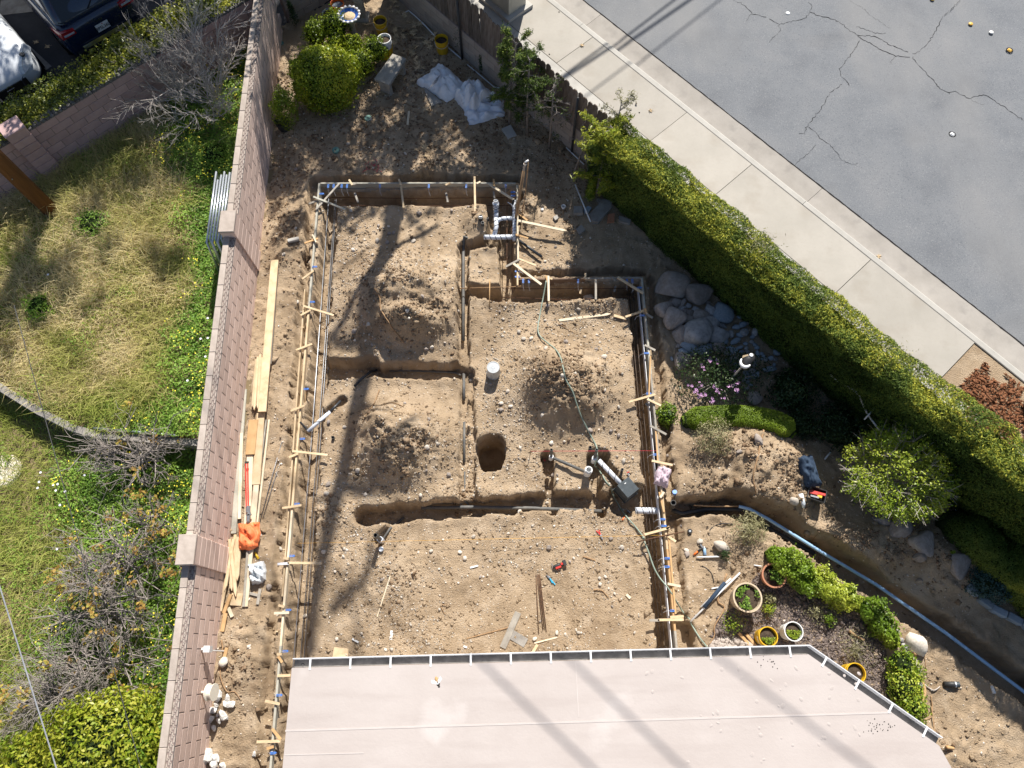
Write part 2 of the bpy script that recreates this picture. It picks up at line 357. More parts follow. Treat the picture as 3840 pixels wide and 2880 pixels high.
def bevel_box(name, size, bev, material):
    bm = bmesh.new(); bmesh.ops.create_cube(bm, size=1.0)
    for v in bm.verts: v.co = Vector((v.co.x * size[0], v.co.y * size[1], v.co.z * size[2]))
    bmesh.ops.bevel(bm, geom=bm.edges[:], offset=bev, segments=1, affect='EDGES')
    me = bpy.data.meshes.new(name); bm.to_mesh(me); bm.free(); me.materials.append(M[material]); return me
def rock_mesh(name, material, seed, sub=2, rough=.28, flat=0.0):
    bm = bmesh.new(); bmesh.ops.create_icosphere(bm, subdivisions=sub, radius=1.0)
    r = random.Random(seed); cuts = [(Vector((r.uniform(-1, 1), r.uniform(-1, 1), r.uniform(-1, 1))).normalized(), r.uniform(.62, .9)) for _ in range(7)]
    ph = [r.uniform(0, 6) for _ in range(6)]
    for v in bm.verts:
        d = v.co.normalized(); k = 1 + rough * .4 * (math.sin(3 * d.x + ph[0]) * math.sin(2.7 * d.y + ph[1]) + .5 * math.sin(5 * d.z + ph[2] + 3 * d.x))
        p = d * k
        for nrm, h in cuts:
            t = p.dot(nrm)
            if t > h: p -= nrm * (t - h) * min(1, rough * 3.2)
        v.co = p
    me = bpy.data.meshes.new(name); bm.to_mesh(me); bm.free(); me.materials.append(M[material]); me.shade_smooth(); return me
def leaves(C, N, ln, wd, jit=.6, fold=.18, seed=1):
    """N leaf-sized folded quads at C, roughly facing along N"""
    r = np.random.default_rng(seed); n = len(C)
    N = N + r.normal(0, jit, (n, 3)); N /= np.linalg.norm(N, axis=1, keepdims=True) + 1e-9
    T = r.normal(0, 1, (n, 3)); T -= N * (T * N).sum(1, keepdims=True); T /= np.linalg.norm(T, axis=1, keepdims=True) + 1e-9
    B = np.cross(N, T); L_ = (ln * r.uniform(.65, 1.3, (n, 1))); W_ = (wd * r.uniform(.7, 1.25, (n, 1)))
    V = np.empty((n, 4, 3)); V[:, 0] = C - T * L_ * .5; V[:, 1] = C + B * W_ * .5 + N * W_ * fold; V[:, 2] = C + T * L_ * .5 - N * L_ * .12; V[:, 3] = C - B * W_ * .5 + N * W_ * fold
    return V.reshape(-1, 3), np.arange(n * 4).reshape(-1, 4)
# ================================================================== terrain of the dug-up yard
def wall_x(y): return -5.05 - .037 * (y - 1.0)          # yard-side foot of the long block wall
EV = Vector((.742, .670, 0)); MV = Vector((-.670, .742, 0)); NP0 = Vector((-11.12, 9.15, 0))   # neighbour's wall line
def em(e, m, z=0.0): return Vector((NP0.x + EV.x * e + MV.x * m, NP0.y + EV.y * e + MV.y * m, z))
def P2(*a): p = Q(*a); return (p.x, p.y)
def G2(t): p = g(*t); return (p.x, p.y)
TR = [  # (polyline, half width, depth)
    ([(-3.93, 9.36), (-3.64, -2.0)], .20, .36), ([(-4.02, 9.34), (.02, 9.30)], .25, .38),
    ([(-.13, 9.4), (-.10, 7.0)], .20, .36), ([(-.3, 6.96), (2.5, 6.99)], .25, .40), ([(2.52, 7.15), (2.64, -.8)], .17, .52),
    ([(-4.36, 9.7), (-4.07, -2.0)], .10, .17), ([(-4.3, 9.80), (.1, 9.80)], .10, .20), ([(2.88, 7.3), (2.97, -.4)], .10, .15), ([(.25, 7.44), (2.7, 7.47)], .09, .15),
    ([P2(1, 1, 470, 760), P2(1, 1, 800, 745), P2(1, 1, 1330, 745)], .17, .27), ([P2(1, 1, 440, 720), P2(1, 1, 760, 715)], .2, .34),
    ([P2(1, 1, 1345, -40), P2(1, 1, 1350, 700), P2(1, 1, 1352, 1640)], .13, .12), ([P2(1, 1, 1395, 760), P2(1, 1, 1400, 1600)], .10, .13),
    ([P2(1, 1, 700, 1680), P2(1, 1, 1200, 1645), (1.0, 2.70), (2.5, 2.66)], .19, .32),
    ([P2(2, 1, 235, 1310), P2(2, 1, 262, 1640)], .13, .28), ([P2(2, 1, 530, 1300), P2(2, 1, 570, 1650)], .14, .34), ([P2(2, 1, 560, 1300), P2(2, 1, 760, 1560)], .14, .3),
    ([P2(1, 1, 1360, 245), P2(1, 1, 1640, 240)], .20, .36), ([P2(1, 1, 1360, -60), P2(1, 0, 1659, 1560)], .13, .2), ([P2(1, 0, 1545, 1330), P2(1, 0, 1545, 1560)], .17, .3), ([P2(1, 0, 1560, 1440), P2(1, 0, 1680, 1440)], .15, .3),
    ([P2(1, 1, 560, 930), P2(1, 1, 360, 1120)], .12, .1), ([P2(1, 2, 960, 30), P2(1, 2, 800, 180)], .10, .10),
    ([P2(2, 1, 960, 1630), P2(2, 1, 1500, 1620)], .19, .34), ([P2(2, 1, 1400, 1610), P2(2, 2, 1700, 60), P2(3, 2, 560, 400), P2(3, 2, 1160, 790), P2(3, 2, 1700, 1170), P2(3, 2, 1900, 1330)], .27, .42),
]
MO = [  # (centre, rx, ry, height, roughness)
    (P2(1, 1, 850, 180), 1.5, 1.4, .13, .5), (P2(2, 1, 350, 780), 1.3, 1.3, .13, .5), (P2(1, 1, 900, 1200), 1.3, 1.0, .11, .5),
    (P2(1, 1, 1030, 330), 1.25, 1.0, .42, 1.0), (P2(1, 1, 1000, 480), .55, .3, .2, 1.6), (P2(1, 1, 960, 1230), .85, .8, .40, 1.5), (P2(1, 1, 780, 1100), .4, .3, .18, 1.5),
    (P2(2, 1, 360, 870), .95, .85, .36, 1.5), (P2(2, 1, 200, 800), .4, .5, .2, 1.5), (P2(2, 1, 550, 300), 1.0, .35, .12, .8), (P2(1, 1, 1330, 1550), .5, .3, .1, 1.2), (P2(1, 0, 1440, 1430), .35, .4, .16, 1.0),
    (P2(2, 1, 1500, 1270), 1.2, .55, .40, 1.2), (P2(2, 1, 1250, 1500), .9, .35, .25, 1.4), (P2(3, 1, 90, 1500), .75, .7, .45, 1.4), (P2(3, 2, 700, 200), 1.5, .5, .3, 1.2), (P2(3, 2, 1200, 380), 1.0, .5, .22, 1.0),
    (P2(1, 0, 850, 880), .5, .7, .08, 1), (P2(1, 0, 1150, 1110), .5, .25, .16, 1.5), (P2(1, 0, 200, 1550), .6, 1.0, .12, .9), (P2(0, 2, 1560, 900), .7, .9, .14, .8), (P2(1, 1, 480, 1640), .3, .5, .08, 1.2),
    (P2(1, 2, 880, 400), 1.2, .6, .04, .4), (P2(2, 2, 1600, 280), .7, .5, .14, 1.0), (P2(3, 2, 1000, 1560), .9, .6, .12, 1.6), (P2(2, 0, 60, 1380), .4, .4, .1, 1),
]
HOLES = [(P2(1, 1, 1525, 1275), .25, .34, .75), (P2(2, 1, 770, 1570), .42, .3, .3), (P2(2, 2, 1040, 120), .18, .22, .25), (P2(2, 2, 1110, 830), .2, .3, .22), (P2(1, 1, 290, 910), .12, .16, .25), (P2(2, 1, 560, 1330), .2, .2, .3)]
def seg_dist(X, Y, poly):
    d = np.full(X.shape, 1e9)
    for (ax, ay), (bx, by) in zip(poly[:-1], poly[1:]):
        dx, dy = bx - ax, by - ay; t = np.clip(((X - ax) * dx + (Y - ay) * dy) / (dx * dx + dy * dy), 0, 1)
        d = np.minimum(d, np.hypot(X - ax - t * dx, Y - ay - t * dy))
    return d
def sstep(a, b, x):
    t = np.clip((x - a) / (b - a), 0, 1); return t * t * (3 - 2 * t)
def terrain(X, Y):
    h = .10 * (fbm(X * .45, Y * .45, 3) - .5) + .05 * (fbm(X * 1.9, Y * 1.9, 9) - .5) + .035 * (fbm(X * 6, Y * 6, 21, 3) - .5)
    clod = np.maximum(0, fbm(X * 8, Y * 8, 41, 3, gain=.65) - .46)
    ro = np.full(X.shape, .12)
    ro = np.where(X < -4.05, .5, ro); ro = np.where(Y > 9.8, .55, ro); ro = np.where((X > 2.9), .5, ro)
    for (cx, cy), rx, ry, hh, rr in MO:
        wq = np.exp(-((((X - cx) / rx) ** 2 + ((Y - cy) / ry) ** 2) ** 1.4) * 1.3); h = h + hh * (1.35 if abs(cx) < 3.5 and cy < 9 else 1) * wq * (.75 + .5 * fbm(X * 2.5, Y * 2.5, 77)); ro = np.maximum(ro, wq * rr)
    h = h + clod * .22 * ro
    h = h + .022 * (fbm(X * 15, Y * 15, 61, 2, gain=.7) - .5) * (.4 + ro)
    nz = (fbm(X * 3, Y * 3, 5, 4) - .5); nz2 = (fbm(X * 9, Y * 9, 15, 3) - .5)
    low = np.full(X.shape, 9.0)
    for poly, hw, dep in TR:
        hw = hw * .84; d = seg_dist(X, Y, poly) + nz * .13 + nz2 * .07
        dep = dep * 1.2; k = sstep(hw * 1.08, hw * .80, d); h = h + .03 * np.exp(-((d - hw * 1.35) / .1) ** 2)
        low = np.minimum(low, np.where(k > 0, h * (1 - k) + (-dep + .05 * nz2) * k, 9))
    for (cx, cy), rx, ry, dep in HOLES:
        d = (np.abs((X - cx) / rx) ** 3.5 + np.abs((Y - cy) / ry) ** 3.5) ** (1 / 3.5) + nz * .5
        dep = dep * 1.35; k = sstep(1.06, .86, d); low = np.minimum(low, np.where(k > 0, h * (1 - k) - dep * k, 9))
    return np.minimum(h, low)
GX0, GX1, GY0, GY1, GS = -6.0, 10.2, -2.4, 16.4, .032
gx = np.arange(GX0, GX1, GS); gy = np.arange(GY0, GY1, GS)
XX, YY = np.meshgrid(gx, gy); ZZ = terrain(XX, YY)
def hgt(x, y):
    i = (x - GX0) / GS; j = (y - GY0) / GS
    if x < wall_x(y) - .1: return lot_h(x, y)
    if i < 0 or j < 0 or i >= len(gx) - 1 or j >= len(gy) - 1: return 0.0
    a, b = int(i), int(j); u, v = i - a, j - b
    return float((ZZ[b, a] * (1 - u) + ZZ[b, a + 1] * u) * (1 - v) + (ZZ[b + 1, a] * (1 - u) + ZZ[b + 1, a + 1] * u) * v)
def gp(px, dz=0.0):
    """pixel -> point standing on the terrain"""
    z = 0.0
    for _ in range(6):
        p = g(px[0], px[1], z); z = .5 * z + .5 * hgt(p.x, p.y)
    p = g(px[0], px[1], z); p.z = hgt(p.x, p.y) + dz; return p
# level of the neighbouring lot: a low kerb holds its upper part
KERB = [Q(0, 1, -300, 600), Q(0, 1, 0, 850), Q(0, 1, 260, 1010), Q(0, 1, 480, 1120), Q(0, 1, 640, 1165), Q(0, 1, 900, 1185), Q(0, 1, 1290, 1215)]
def kerb_y(x):
    return np.interp(x, [p.x for p in KERB], [p.y for p in KERB])
def lot_h(x, y):
    r = .12 * (fbm(np.asarray(x) * .8, np.asarray(y) * .8, 91) - .5) - .42 * sstep(.02, -.12, np.asarray(y) - kerb_y(x))
    return float(r) if np.ndim(r) == 0 else r
def gridmesh(name, X, Y, Z, keep, material):
    ny, nx = X.shape; idx = np.arange(nx * ny).reshape(ny, nx)
    F = np.stack([idx[:-1, :-1], idx[:-1, 1:], idx[1:, 1:], idx[1:, :-1]], -1).reshape(-1, 4)
    F = F[keep[:-1, :-1].ravel()]; used = np.unique(F); mp = np.full(nx * ny, -1); mp[used] = np.arange(len(used))
    V = np.stack([X, Y, Z], -1).reshape(-1, 3)[used]
    return bulk(name, V, mp[F], material, smooth=True)
nn = XX * NV.x + YY * NV.y; mm = (XX - NP0.x) * MV.x + (YY - NP0.y) * MV.y
struct(gridmesh('ground', XX, YY, ZZ, (nn < 8.235) & (XX > wall_x(YY) - .12) & (mm < .1), 'dirt'))
lx, ly = np.meshgrid(np.arange(-17, -4.9, .1), np.arange(-5, 15.5, .1))
lm = (lx - NP0.x) * MV.x + (ly - NP0.y) * MV.y
struct(gridmesh('lot_ground', lx, ly, lot_h(lx, ly), (lx < wall_x(ly) - .0) & (lm < .05), 'lot_soil'))
b = MB(); b.add([(-600, -600, -.9), (600, -600, -.9), (600, 600, -.9), (-600, 600, -.9)], [(0, 1, 2, 3)]); struct(b.build('terrain', 'dirt', loc=(0, 0, 0)))
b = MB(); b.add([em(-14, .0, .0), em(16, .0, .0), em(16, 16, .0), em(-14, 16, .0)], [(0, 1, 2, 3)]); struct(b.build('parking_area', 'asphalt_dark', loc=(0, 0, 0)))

# ================================================================== street
b = MB(); b.add([SN(-60, 11.60, -.118), SN(60, 11.60, -.118), SN(60, 17, -.04), SN(-60, 17, -.04), SN(-60, 24, -.12), SN(60, 24, -.12)], [(0, 1, 2, 3), (3, 2, 5, 4)])
road = struct(b.build('road', 'asphalt', loc=(0, 0, 0)))
pav = struct(MB().add([SN(-60, 8.0, -.16), SN(60, 8.0, -.16), SN(60, 11.7, -.16), SN(-60, 11.7, -.16)], [(0, 1, 2, 3)]).build('sidewalk', 'crack', loc=(0, 0, 0)))
cuts = [-26, -22.9, -19.9, -16.9, -14.95, -12.1, -9.03, -5.95, -3.99, -.70, 1.89]
for a, c in zip(cuts[:-1], cuts[1:]):
    P = []; m_ = 10
    for i in range(m_ + 1):
        s_ = a + .006 + (c - a - .012) * i / m_; P.append((s_))
    k = MB(); n0, n1 = 9.625, 10.822
    k.prism([SN(a + .006, n0), SN(c - .006, n0), SN(c - .006, n1), SN(a + .006, n1)], -.14, .0 + random.uniform(-.003, .003)); k.build('paving_slab', 'sidewalk', pav)
strip = [-26, -14, -10.4, -6.6, -3, 3, 8]
for a, c in zip(strip[:-1], strip[1:]):
    MB().prism([SN(a + .004, 8.26), SN(c - .004, 8.26), SN(c - .004, 9.61), SN(a + .004, 9.61)], -.14, -.004).build('concrete_strip', 'concrete', pav)
kerb = struct(MB().prism([SN(-60, 10.86), SN(60, 10.86), SN(60, 10.95), SN(-60, 10.95)], -.3, -.03).build('curb', 'curb_top'))
kc = [-30, -23, -16, -9.5, -2.55, 3.1, 3.55, 9, 16]
for a, c in zip(kc[:-1], kc[1:]):
    k = MB(); prof = [(10.832, -.14), (10.832, -.008), (10.845, .002), (10.955, -.002), (10.985, -.02), (11.01, -.125)]
    vs = []
    for s_ in (a + .004, c - .004): vs += [SN(s_, n_, z_) for n_, z_ in prof]
    m_ = len(prof); k.add(vs, [(i, i + 1, m_ + i + 1, m_ + i) for i in range(m_ - 1)] + [tuple(range(m_)), tuple(range(2 * m_ - 1, m_ - 1, -1))]); k.build('curb_stone', 'curb_top', kerb)
    k = MB(); vs = [SN(s_, n_, z_) for s_ in (a + .004, c - .004) for n_, z_ in [(11.0, -.135), (11.3, -.128), (11.585, -.112), (11.585, -.2), (11.0, -.2)]]
    k.add(vs, [(i, i + 1, 5 + i + 1, 5 + i) for i in range(4)] + [(0, 1, 2, 3, 4), (9, 8, 7, 6, 5)]); k.build('gutter_pan', 'gutter_pan', kerb)
# road cracks: narrow real strips lying on the asphalt
def crack(pts, w0=.012):
    pts = [g(*p, -.09) for p in pts]; fine = []
    for a, c in zip(pts[:-1], pts[1:]):
        m_ = max(2, int((c - a).length / .05))
        for i in range(m_): fine.append(a.lerp(c, i / m_) + Vector((random.gauss(0, .013), random.gauss(0, .013), 0)))
    k = MB(); vs = []
    for i, p in enumerate(fine):
        d = (fine[min(i + 1, len(fine) - 1)] - fine[max(0, i - 1)]).normalized(); x = Vector((-d.y, d.x, 0)); ww = w0 * .72 * random.uniform(.25, 1.3)
        n_ = sn(p)[1]; z_ = -.118 + (n_ - 11.6) * .078 / 5.4 + .004
        for sg in (-1, 1): v = p + x * ww * sg * .6; v.z = z_; vs.append(v)
    k.add(vs, [(2 * i, 2 * i + 1, 2 * i + 3, 2 * i + 2) for i in range(len(fine) - 1)]); k.build('crack', 'crack', road)
r3 = lambda *l: [q(3, 0, a, c) for a, c in l]
crack(r3((270, 85), (350, 115), (430, 135), (490, 170), (530, 210), (580, 235), (680, 240), (790, 300), (860, 330), (920, 355)), .02)
crack(r3((560, 180), (640, 200), (690, 225), (770, 225)), .010); crack(r3((580, 245), (640, 280), (740, 335), (800, 365), (890, 378), (925, 380)), .02)
crack(r3((925, 355), (960, 350), (1010, 310), (1060, 250), (1085, 200), (1120, 120), (1160, 90), (1200, 50), (1250, 0)), .014)
crack(r3((925, 375), (970, 430), (1040, 500), (1110, 580), (1160, 605), (1210, 600), (1300, 648), (1390, 620), (1450, 655), (1530, 710), (1659, 795)), .016)
crack(r3((590, 275), (550, 335), (500, 405), (462, 460), (475, 500), (520, 545), (525, 575)), .014); crack(r3((480, 550), (410, 595), (375, 650), (340, 715), (290, 765), (250, 830), (235, 860), (190, 865)), .013)
crack(r3((262, 820), (310, 850), (335, 895), (400, 935), (450, 985), (480, 1040), (540, 1060), (605, 1058)), .012); crack(r3((310, 940), (270, 985), (215, 1030), (165, 1072)), .010)
crack(r3((270, 85), (230, 125), (150, 145), (70, 160), (0, 120)), .016); crack(r3((70, 165), (75, 200), (30, 250), (0, 290)), .010)
crack([q(2, 0, *p) for p in ((1430, 0), (1500, 35), (1560, 90), (1659, 120))], .016); crack(r3((820, 370), (800, 400), (795, 430)), .010); crack(r3((270, 85), (285, 45), (240, 10)), .010); crack(r3((1165, 605), (1170, 630)), .01)
crack([q(2, 0, *p) for p in ((1555, 90), (1510, 150))], .006); crack(r3((515, 0), (600, 60), (700, 140), (800, 200)), .005); crack(r3((1305, 650), (1380, 690), (1420, 690)), .006)
# road edge joint: dirty groove between asphalt and gutter pan
k = MB(); vs = []
for i in range(400):
    s_ = -24 + i * .11
    for sg in (-1, 1): vs.append(SN(s_, 11.600 + sg * .014 * random.uniform(.5, 1.5), -.1085))
k.add(vs, [(2 * i, 2 * i + 1, 2 * i + 3, 2 * i + 2) for i in range(399)]); k.build('edge_joint', 'crack', road)

# ================================================================== long block wall beside the yard
BL, BH = .452, .19
def wall_line(t): return Vector((wall_x(t), t, 0))
WD = Vector((-.037, 1, 0)).normalized(); WN = Vector((1, .037, 0)).normalized(); WA = math.atan2(WD.y, WD.x)
lw = thing('block_wall', 'long pink block wall with two pilasters beside the dug yard', 'wall', wall_line(5))
blk = bevel_box('wall_block', (BL - .012, .20, BH - .010), .006, 'pink_block'); blkh = bevel_box('half_block', (BL / 2 - .012, .20, BH - .010), .006, 'pink_block')
TH = .21; y0, y1 = -2.6, 14.15; NC = 7
k = MB()
mid = lambda t, z: wall_line(t) - WN * (TH / 2) + Vector((0, 0, z))
k.beam(mid(y0, NC * BH / 2 - .2), mid(y1, NC * BH / 2 - .2), TH - .016, NC * BH + .39); k.build('mortar', 'mortar', lw)
for c in range(NC):
    off = (c % 2) * BL / 2; nb = int((y1 - y0) / BL)
    for i in range(nb):
        link('block', blk, mid(y0 + off + (i + .5) * BL, (c + .5) * BH - .03), lw, rot=(0, 0, WA))
# relief course under the coping
zt = NC * BH - .03
k = MB(); k.beam(mid(y0, zt + .010) + WN * .052, mid(y1, zt + .010) + WN * .052, .096, .02); k.build('relief_backing', 'dark_brick', lw)
k = MB(); t = y0
while t < y1:
    for r_ in range(3):
        a = mid(t + (r_ % 2) * .055, zt + .024) + WN * (.018 + r_ * .034); k.beam(a, a + WD * .078, .022, .02)
    a = mid(t + .03, zt + .024) + WN * .02; k.beam(a, a + WN * .03, .014, .02); a = mid(t + .09, zt + .024) + WN * .052; k.beam(a, a + WN * .03, .014, .02); t += .118
stuff(k.build('relief_pattern', 'cap_stone', lw))
cap = bevel_box('coping_stone', (BL - .004, .115, .06), .008, 'cap_stone')
for i in range(int((y1 - y0) / BL)): link('coping_stone', cap, mid(y0 + (i + .5) * BL, zt + .035) - WN * .052, lw, rot=(0, 0, WA + random.uniform(-.008, .008)))
for pxy in ((0, 0, 1495, 1430), (0, 2, 1200, 240)):
    yy = Q(*pxy, 1.55).y
    for c in range(8):
        for sd in (-1, 1):
            pass
        link('pilaster_block', bevel_box('pilaster_block', (.46, .27, BH - .008), .008, 'pink_block'), mid(yy, (c + .5) * BH - .03), lw, rot=(0, 0, WA))
    link('pilaster_cap', bevel_box('pilaster_cap', (.48, .29, .05), .008, 'cap_stone'), mid(yy, 8 * BH + .002), lw, rot=(0, 0, WA))

# ================================================================== neighbour's wall and its run behind the yard
ANG = math.atan2(EV.y, EV.x)
def small_wall(name, label, e0, e1, nc, m_off, mat_, capmat, pil=()):
    t = thing(name, label, 'wall', em((e0 + e1) / 2, m_off))
    bm = bevel_box(name + '_block', (BL - .012, .17, BH - .010), .006, mat_)
    k = MB(); k.beam(em(e0, m_off, nc * BH / 2 - .15), em(e1, m_off, nc * BH / 2 - .15), .155, nc * BH + .28); k.build('mortar', 'mortar', t)
    for c in range(nc):
        off = (c % 2) * BL / 2
        for i in range(int((e1 - e0 - off) / BL + .01)): link('block', bm, em(e0 + off + (i + .5) * BL, m_off, (c + .5) * BH), t, rot=(0, 0, ANG))
    br = bevel_box(name + '_brick', (.085, .20, .055), .006, capmat); n_ = int((e1 - e0) / .1)
    for i in range(n_): link('coping_brick', br, em(e0 + (i + .5) * .1, m_off, nc * BH + .028), t, rot=(0, 0, ANG + random.uniform(-.02, .02)))
    for e in pil:
        for c in range(nc + 1): link('pilaster_block', bevel_box('pilaster_block', (.42, .36, BH - .008), .008, mat_), em(e, m_off, (c + .5) * BH), t, rot=(0, 0, ANG))
        link('pilaster_cap', bevel_box('pilaster_cap', (.45, .39, .05), .008, mat_), em(e, m_off, (nc + 1) * BH + .024), t, rot=(0, 0, ANG))
    return t
pe = (Q(0, 0, 345, 1115, 0) - NP0).dot(EV)
small_wall('garden_wall', 'mauve block wall with dark brick coping in front of the ivy', -2.2, 7.35, 6, .09, 'mauve_block', 'dark_brick', (pe,))
rear = small_wall('rear_wall', 'low tan block wall behind the birdbaths, closing the yard corner', 7.75, 12.6, 5, .12, 'tan_block', 'tan_block')

# ================================================================== fence wall with pickets along the sidewalk
fw = thing('fence_wall', 'weathered brown picket fence standing on low tan block wall', 'fence', SN(-9, 8.15))
f0, f1 = -13.6, -3.4; FA = math.atan2(DV.y, DV.x)
bm = bevel_box('fence_block', (BL - .012, .15, BH - .010), .006, 'tan_block')
k = MB(); k.beam(SN(f0, 8.18, .3), SN(f1, 8.18, .3), .135, .94); k.build('mortar', 'mortar', fw)
for c in range(4):
    off = (c % 2) * BL / 2
    for i in range(int((f1 - f0 - off) / BL)): link('block', bm, SN(f0 + off + (i + .5) * BL, 8.18, (c + .5) * BH), fw, rot=(0, 0, FA))
def picket_mesh(h, w_):
    k = MB(); P = [(-w_ / 2, 0), (w_ / 2, 0), (w_ / 2, h - .045), (w_ / 2 - .035, h), (-w_ / 2 + .035, h), (-w_ / 2, h - .045)]
    k.add([(x, -.009, z) for x, z in P] + [(x, .009, z) for x, z in P], [tuple(range(5, -1, -1)), tuple(range(6, 12))] + [(i, (i + 1) % 6, 6 + (i + 1) % 6, 6 + i) for i in range(6)])
    me = bpy.data.meshes.new('picket'); me.from_pydata(k.v, [], k.f); me.materials.append(M['wood_fence']); return me
pk = [picket_mesh(h, .132) for h in (.95, .99, 1.02)]
for i in range(int((f1 - f0) / .138)):
    link('picket', random.choice(pk), SN(f0 + (i + .5) * .138, 8.14 + random.uniform(-.004, .004), .765), fw, rot=(random.uniform(-.02, .02), random.uniform(-.012, .012), FA))
for z_ in (.9, 1.5): k = MB(); k.beam(SN(f0, 8.18, z_), SN(f1, 8.18, z_), .04, .08); k.build('rail', 'wood_fence', fw)
for s_, in ((-10.65,), (-8.7,), (-6.9,)):
    k = MB(); k.tube([SN(s_, 8.06, -.1), SN(s_, 8.06, 1.7)], .026, 10); k.build('post', 'cable_dark', fw, smooth=True)

# ================================================================== house corner with its flat roof
ZR = 2.6
RP = [Q(1, 2, 232, 1010, ZR), Q(1, 2, 860, 985, ZR), Q(2, 2, 410, 955, ZR), Q(2, 2, 1640, 925, ZR), Q(3, 2, 262, 922, ZR), Q(3, 2, 1110, 1515, ZR), Q(3, 2, 1175, 1659, ZR)]
RP = [Vector((RP[0].x, RP[0].y, 0)), Vector((RP[4].x, RP[4].y, 0)), Vector((RP[5].x, RP[5].y, 0)), Vector((RP[6].x + .03, RP[6].y, 0))]
poly = RP + [Vector((6.0, -9, 0)), Vector((RP[0].x + .1, -9, 0))]
house = thing('house', 'flat pinkish-white roofed house corner with a white rain gutter', 'house', (1.2, -3, 0))
cx, cy = 1.3, -3.2
wp = [Vector((cx + (p.x - cx) * .9, p.y - .42 if p.y > -2 else p.y, 0)) for p in poly]
MB().prism(wp[::-1], -.2, ZR - .16).build('wall', 'stucco', house)
# roof as a slightly uneven sheet with thickness
k = MB(); n_ = len(poly); k.prism(poly[::-1], ZR - .14, ZR); roof = k.build('roof', 'roof', house)
def strip_on_roof(a, c, wd, name='seam', m_='roof_seam', z=.0035):
    a = g(*a, ZR); c = g(*c, ZR); d = (c - a).normalized(); x = Vector((-d.y, d.x, 0)) * wd / 2
    MB().prism([a - x, c - x, c + x, a + x], ZR + .0005, ZR + z).build(name, m_, roof)
strip_on_roof(q(1, 2, 190, 1418), q(3, 2, 800, 1300), .022); strip_on_roof(q(2, 2, 412, 962), q(2, 2, 432, 1330), .012); strip_on_roof(q(1, 2, 185, 1575), q(1, 2, 700, 1562), .012)
for i in range(46):   # blisters and nail bumps under the membrane
    u = random.random(); px = q(2, 2, random.uniform(800, 2300), random.uniform(1000, 1640)); p = g(*px, ZR)
    me = MATS.setdefault('_blister', None)
    if me is None:
        kk = MB(); kk.lathe((0, 0, 0), [(1, 0), (.8, .2), (.45, .36), (0, .42)], 12); me = bpy.data.meshes.new('blister'); me.from_pydata(kk.v, [], kk.f); me.materials.append(M['roof']); me.shade_smooth(); MATS['_blister'] = me
    link('blister', me, (p.x, p.y, ZR), roof, rot=(0, 0, u * 6), scale=(random.uniform(.015, .04), random.uniform(.012, .03), random.uniform(.005, .012)))
for cpx, sp, n_ in ((q(2, 2, 1650, 970), 50, 14), (q(3, 2, 700, 1390), 60, 30)):
    for i in range(n_):
        p = g(cpx[0] + random.gauss(0, sp * .5), cpx[1] + random.gauss(0, sp * .22), ZR); r_ = random.uniform(.004, .009)
        MB().lathe((p.x, p.y, ZR + .0015), [(r_, 0), (r_ * .7, .003), (0, .004)], 7).build('tar_speck', 'crack', roof)
# gutter: a U channel along the front edges
GW = .11
edge = [RP[0], RP[1], RP[2]]
nr = [Vector((-(edge[1] - edge[0]).y, (edge[1] - edge[0]).x, 0)).normalized(), Vector((-(edge[2] - edge[1]).y, (edge[2] - edge[1]).x, 0)).normalized()]
mit = (nr[0] + nr[1]).normalized(); mit = mit / mit.dot(nr[0])
on = [nr[0], mit, nr[1]]
prof = [(.004, ZR - .015), (.004, ZR - .105), (GW - .012, ZR - .105), (GW, ZR - .07), (GW, ZR - .002), (GW + .012, ZR), (GW + .014, ZR - .075), (GW - .004, ZR - .118), (.004, ZR - .118)]
vs = [edge[j] + on[j] * o_ + Vector((0, 0, z_)) for j in range(3) for o_, z_ in prof]; m_ = len(prof)
fs = [(j * m_ + i, j * m_ + i + 1, (j + 1) * m_ + i + 1, (j + 1) * m_ + i) for j in range(2) for i in range(m_ - 1)] + [tuple(range(m_)), tuple(range(3 * m_ - 1, 2 * m_ - 1, -1))]
gut = MB().add(vs, fs).build('gutter', 'gutter_white', house)
vs = [edge[j] + on[j] * o_ + Vector((0, 0, ZR - .098 + random.uniform(0, .006))) for j in range(3) for o_ in (.008, GW - .012)]
MB().add(vs, [(0, 1, 3, 2), (2, 3, 5, 4)]).build('gutter_bed', 'gutter_inside', gut)
for j in range(2):
    a, c = edge[j], edge[j + 1]; ln = (c - a).length; m_ = int(ln / .56)
    for i in range(m_ + 1):
        p = a.lerp(c, (i + .45) / (m_ + .9)); MB().beam(p + nr[j] * -.03 + Vector((0, 0, ZR + .004)), p + nr[j] * (GW + .01) + Vector((0, 0, ZR + .004)), .026, .006).build('hanger', 'gutter_white', gut)
p = g(*q(1, 2, 290, 993), ZR); MB().lathe((p.x, p.y, ZR - .1), [(.028, 0), (.028, .006), (.018, .006), (.016, -.001)], 14).build('outlet', 'car_black', gut)
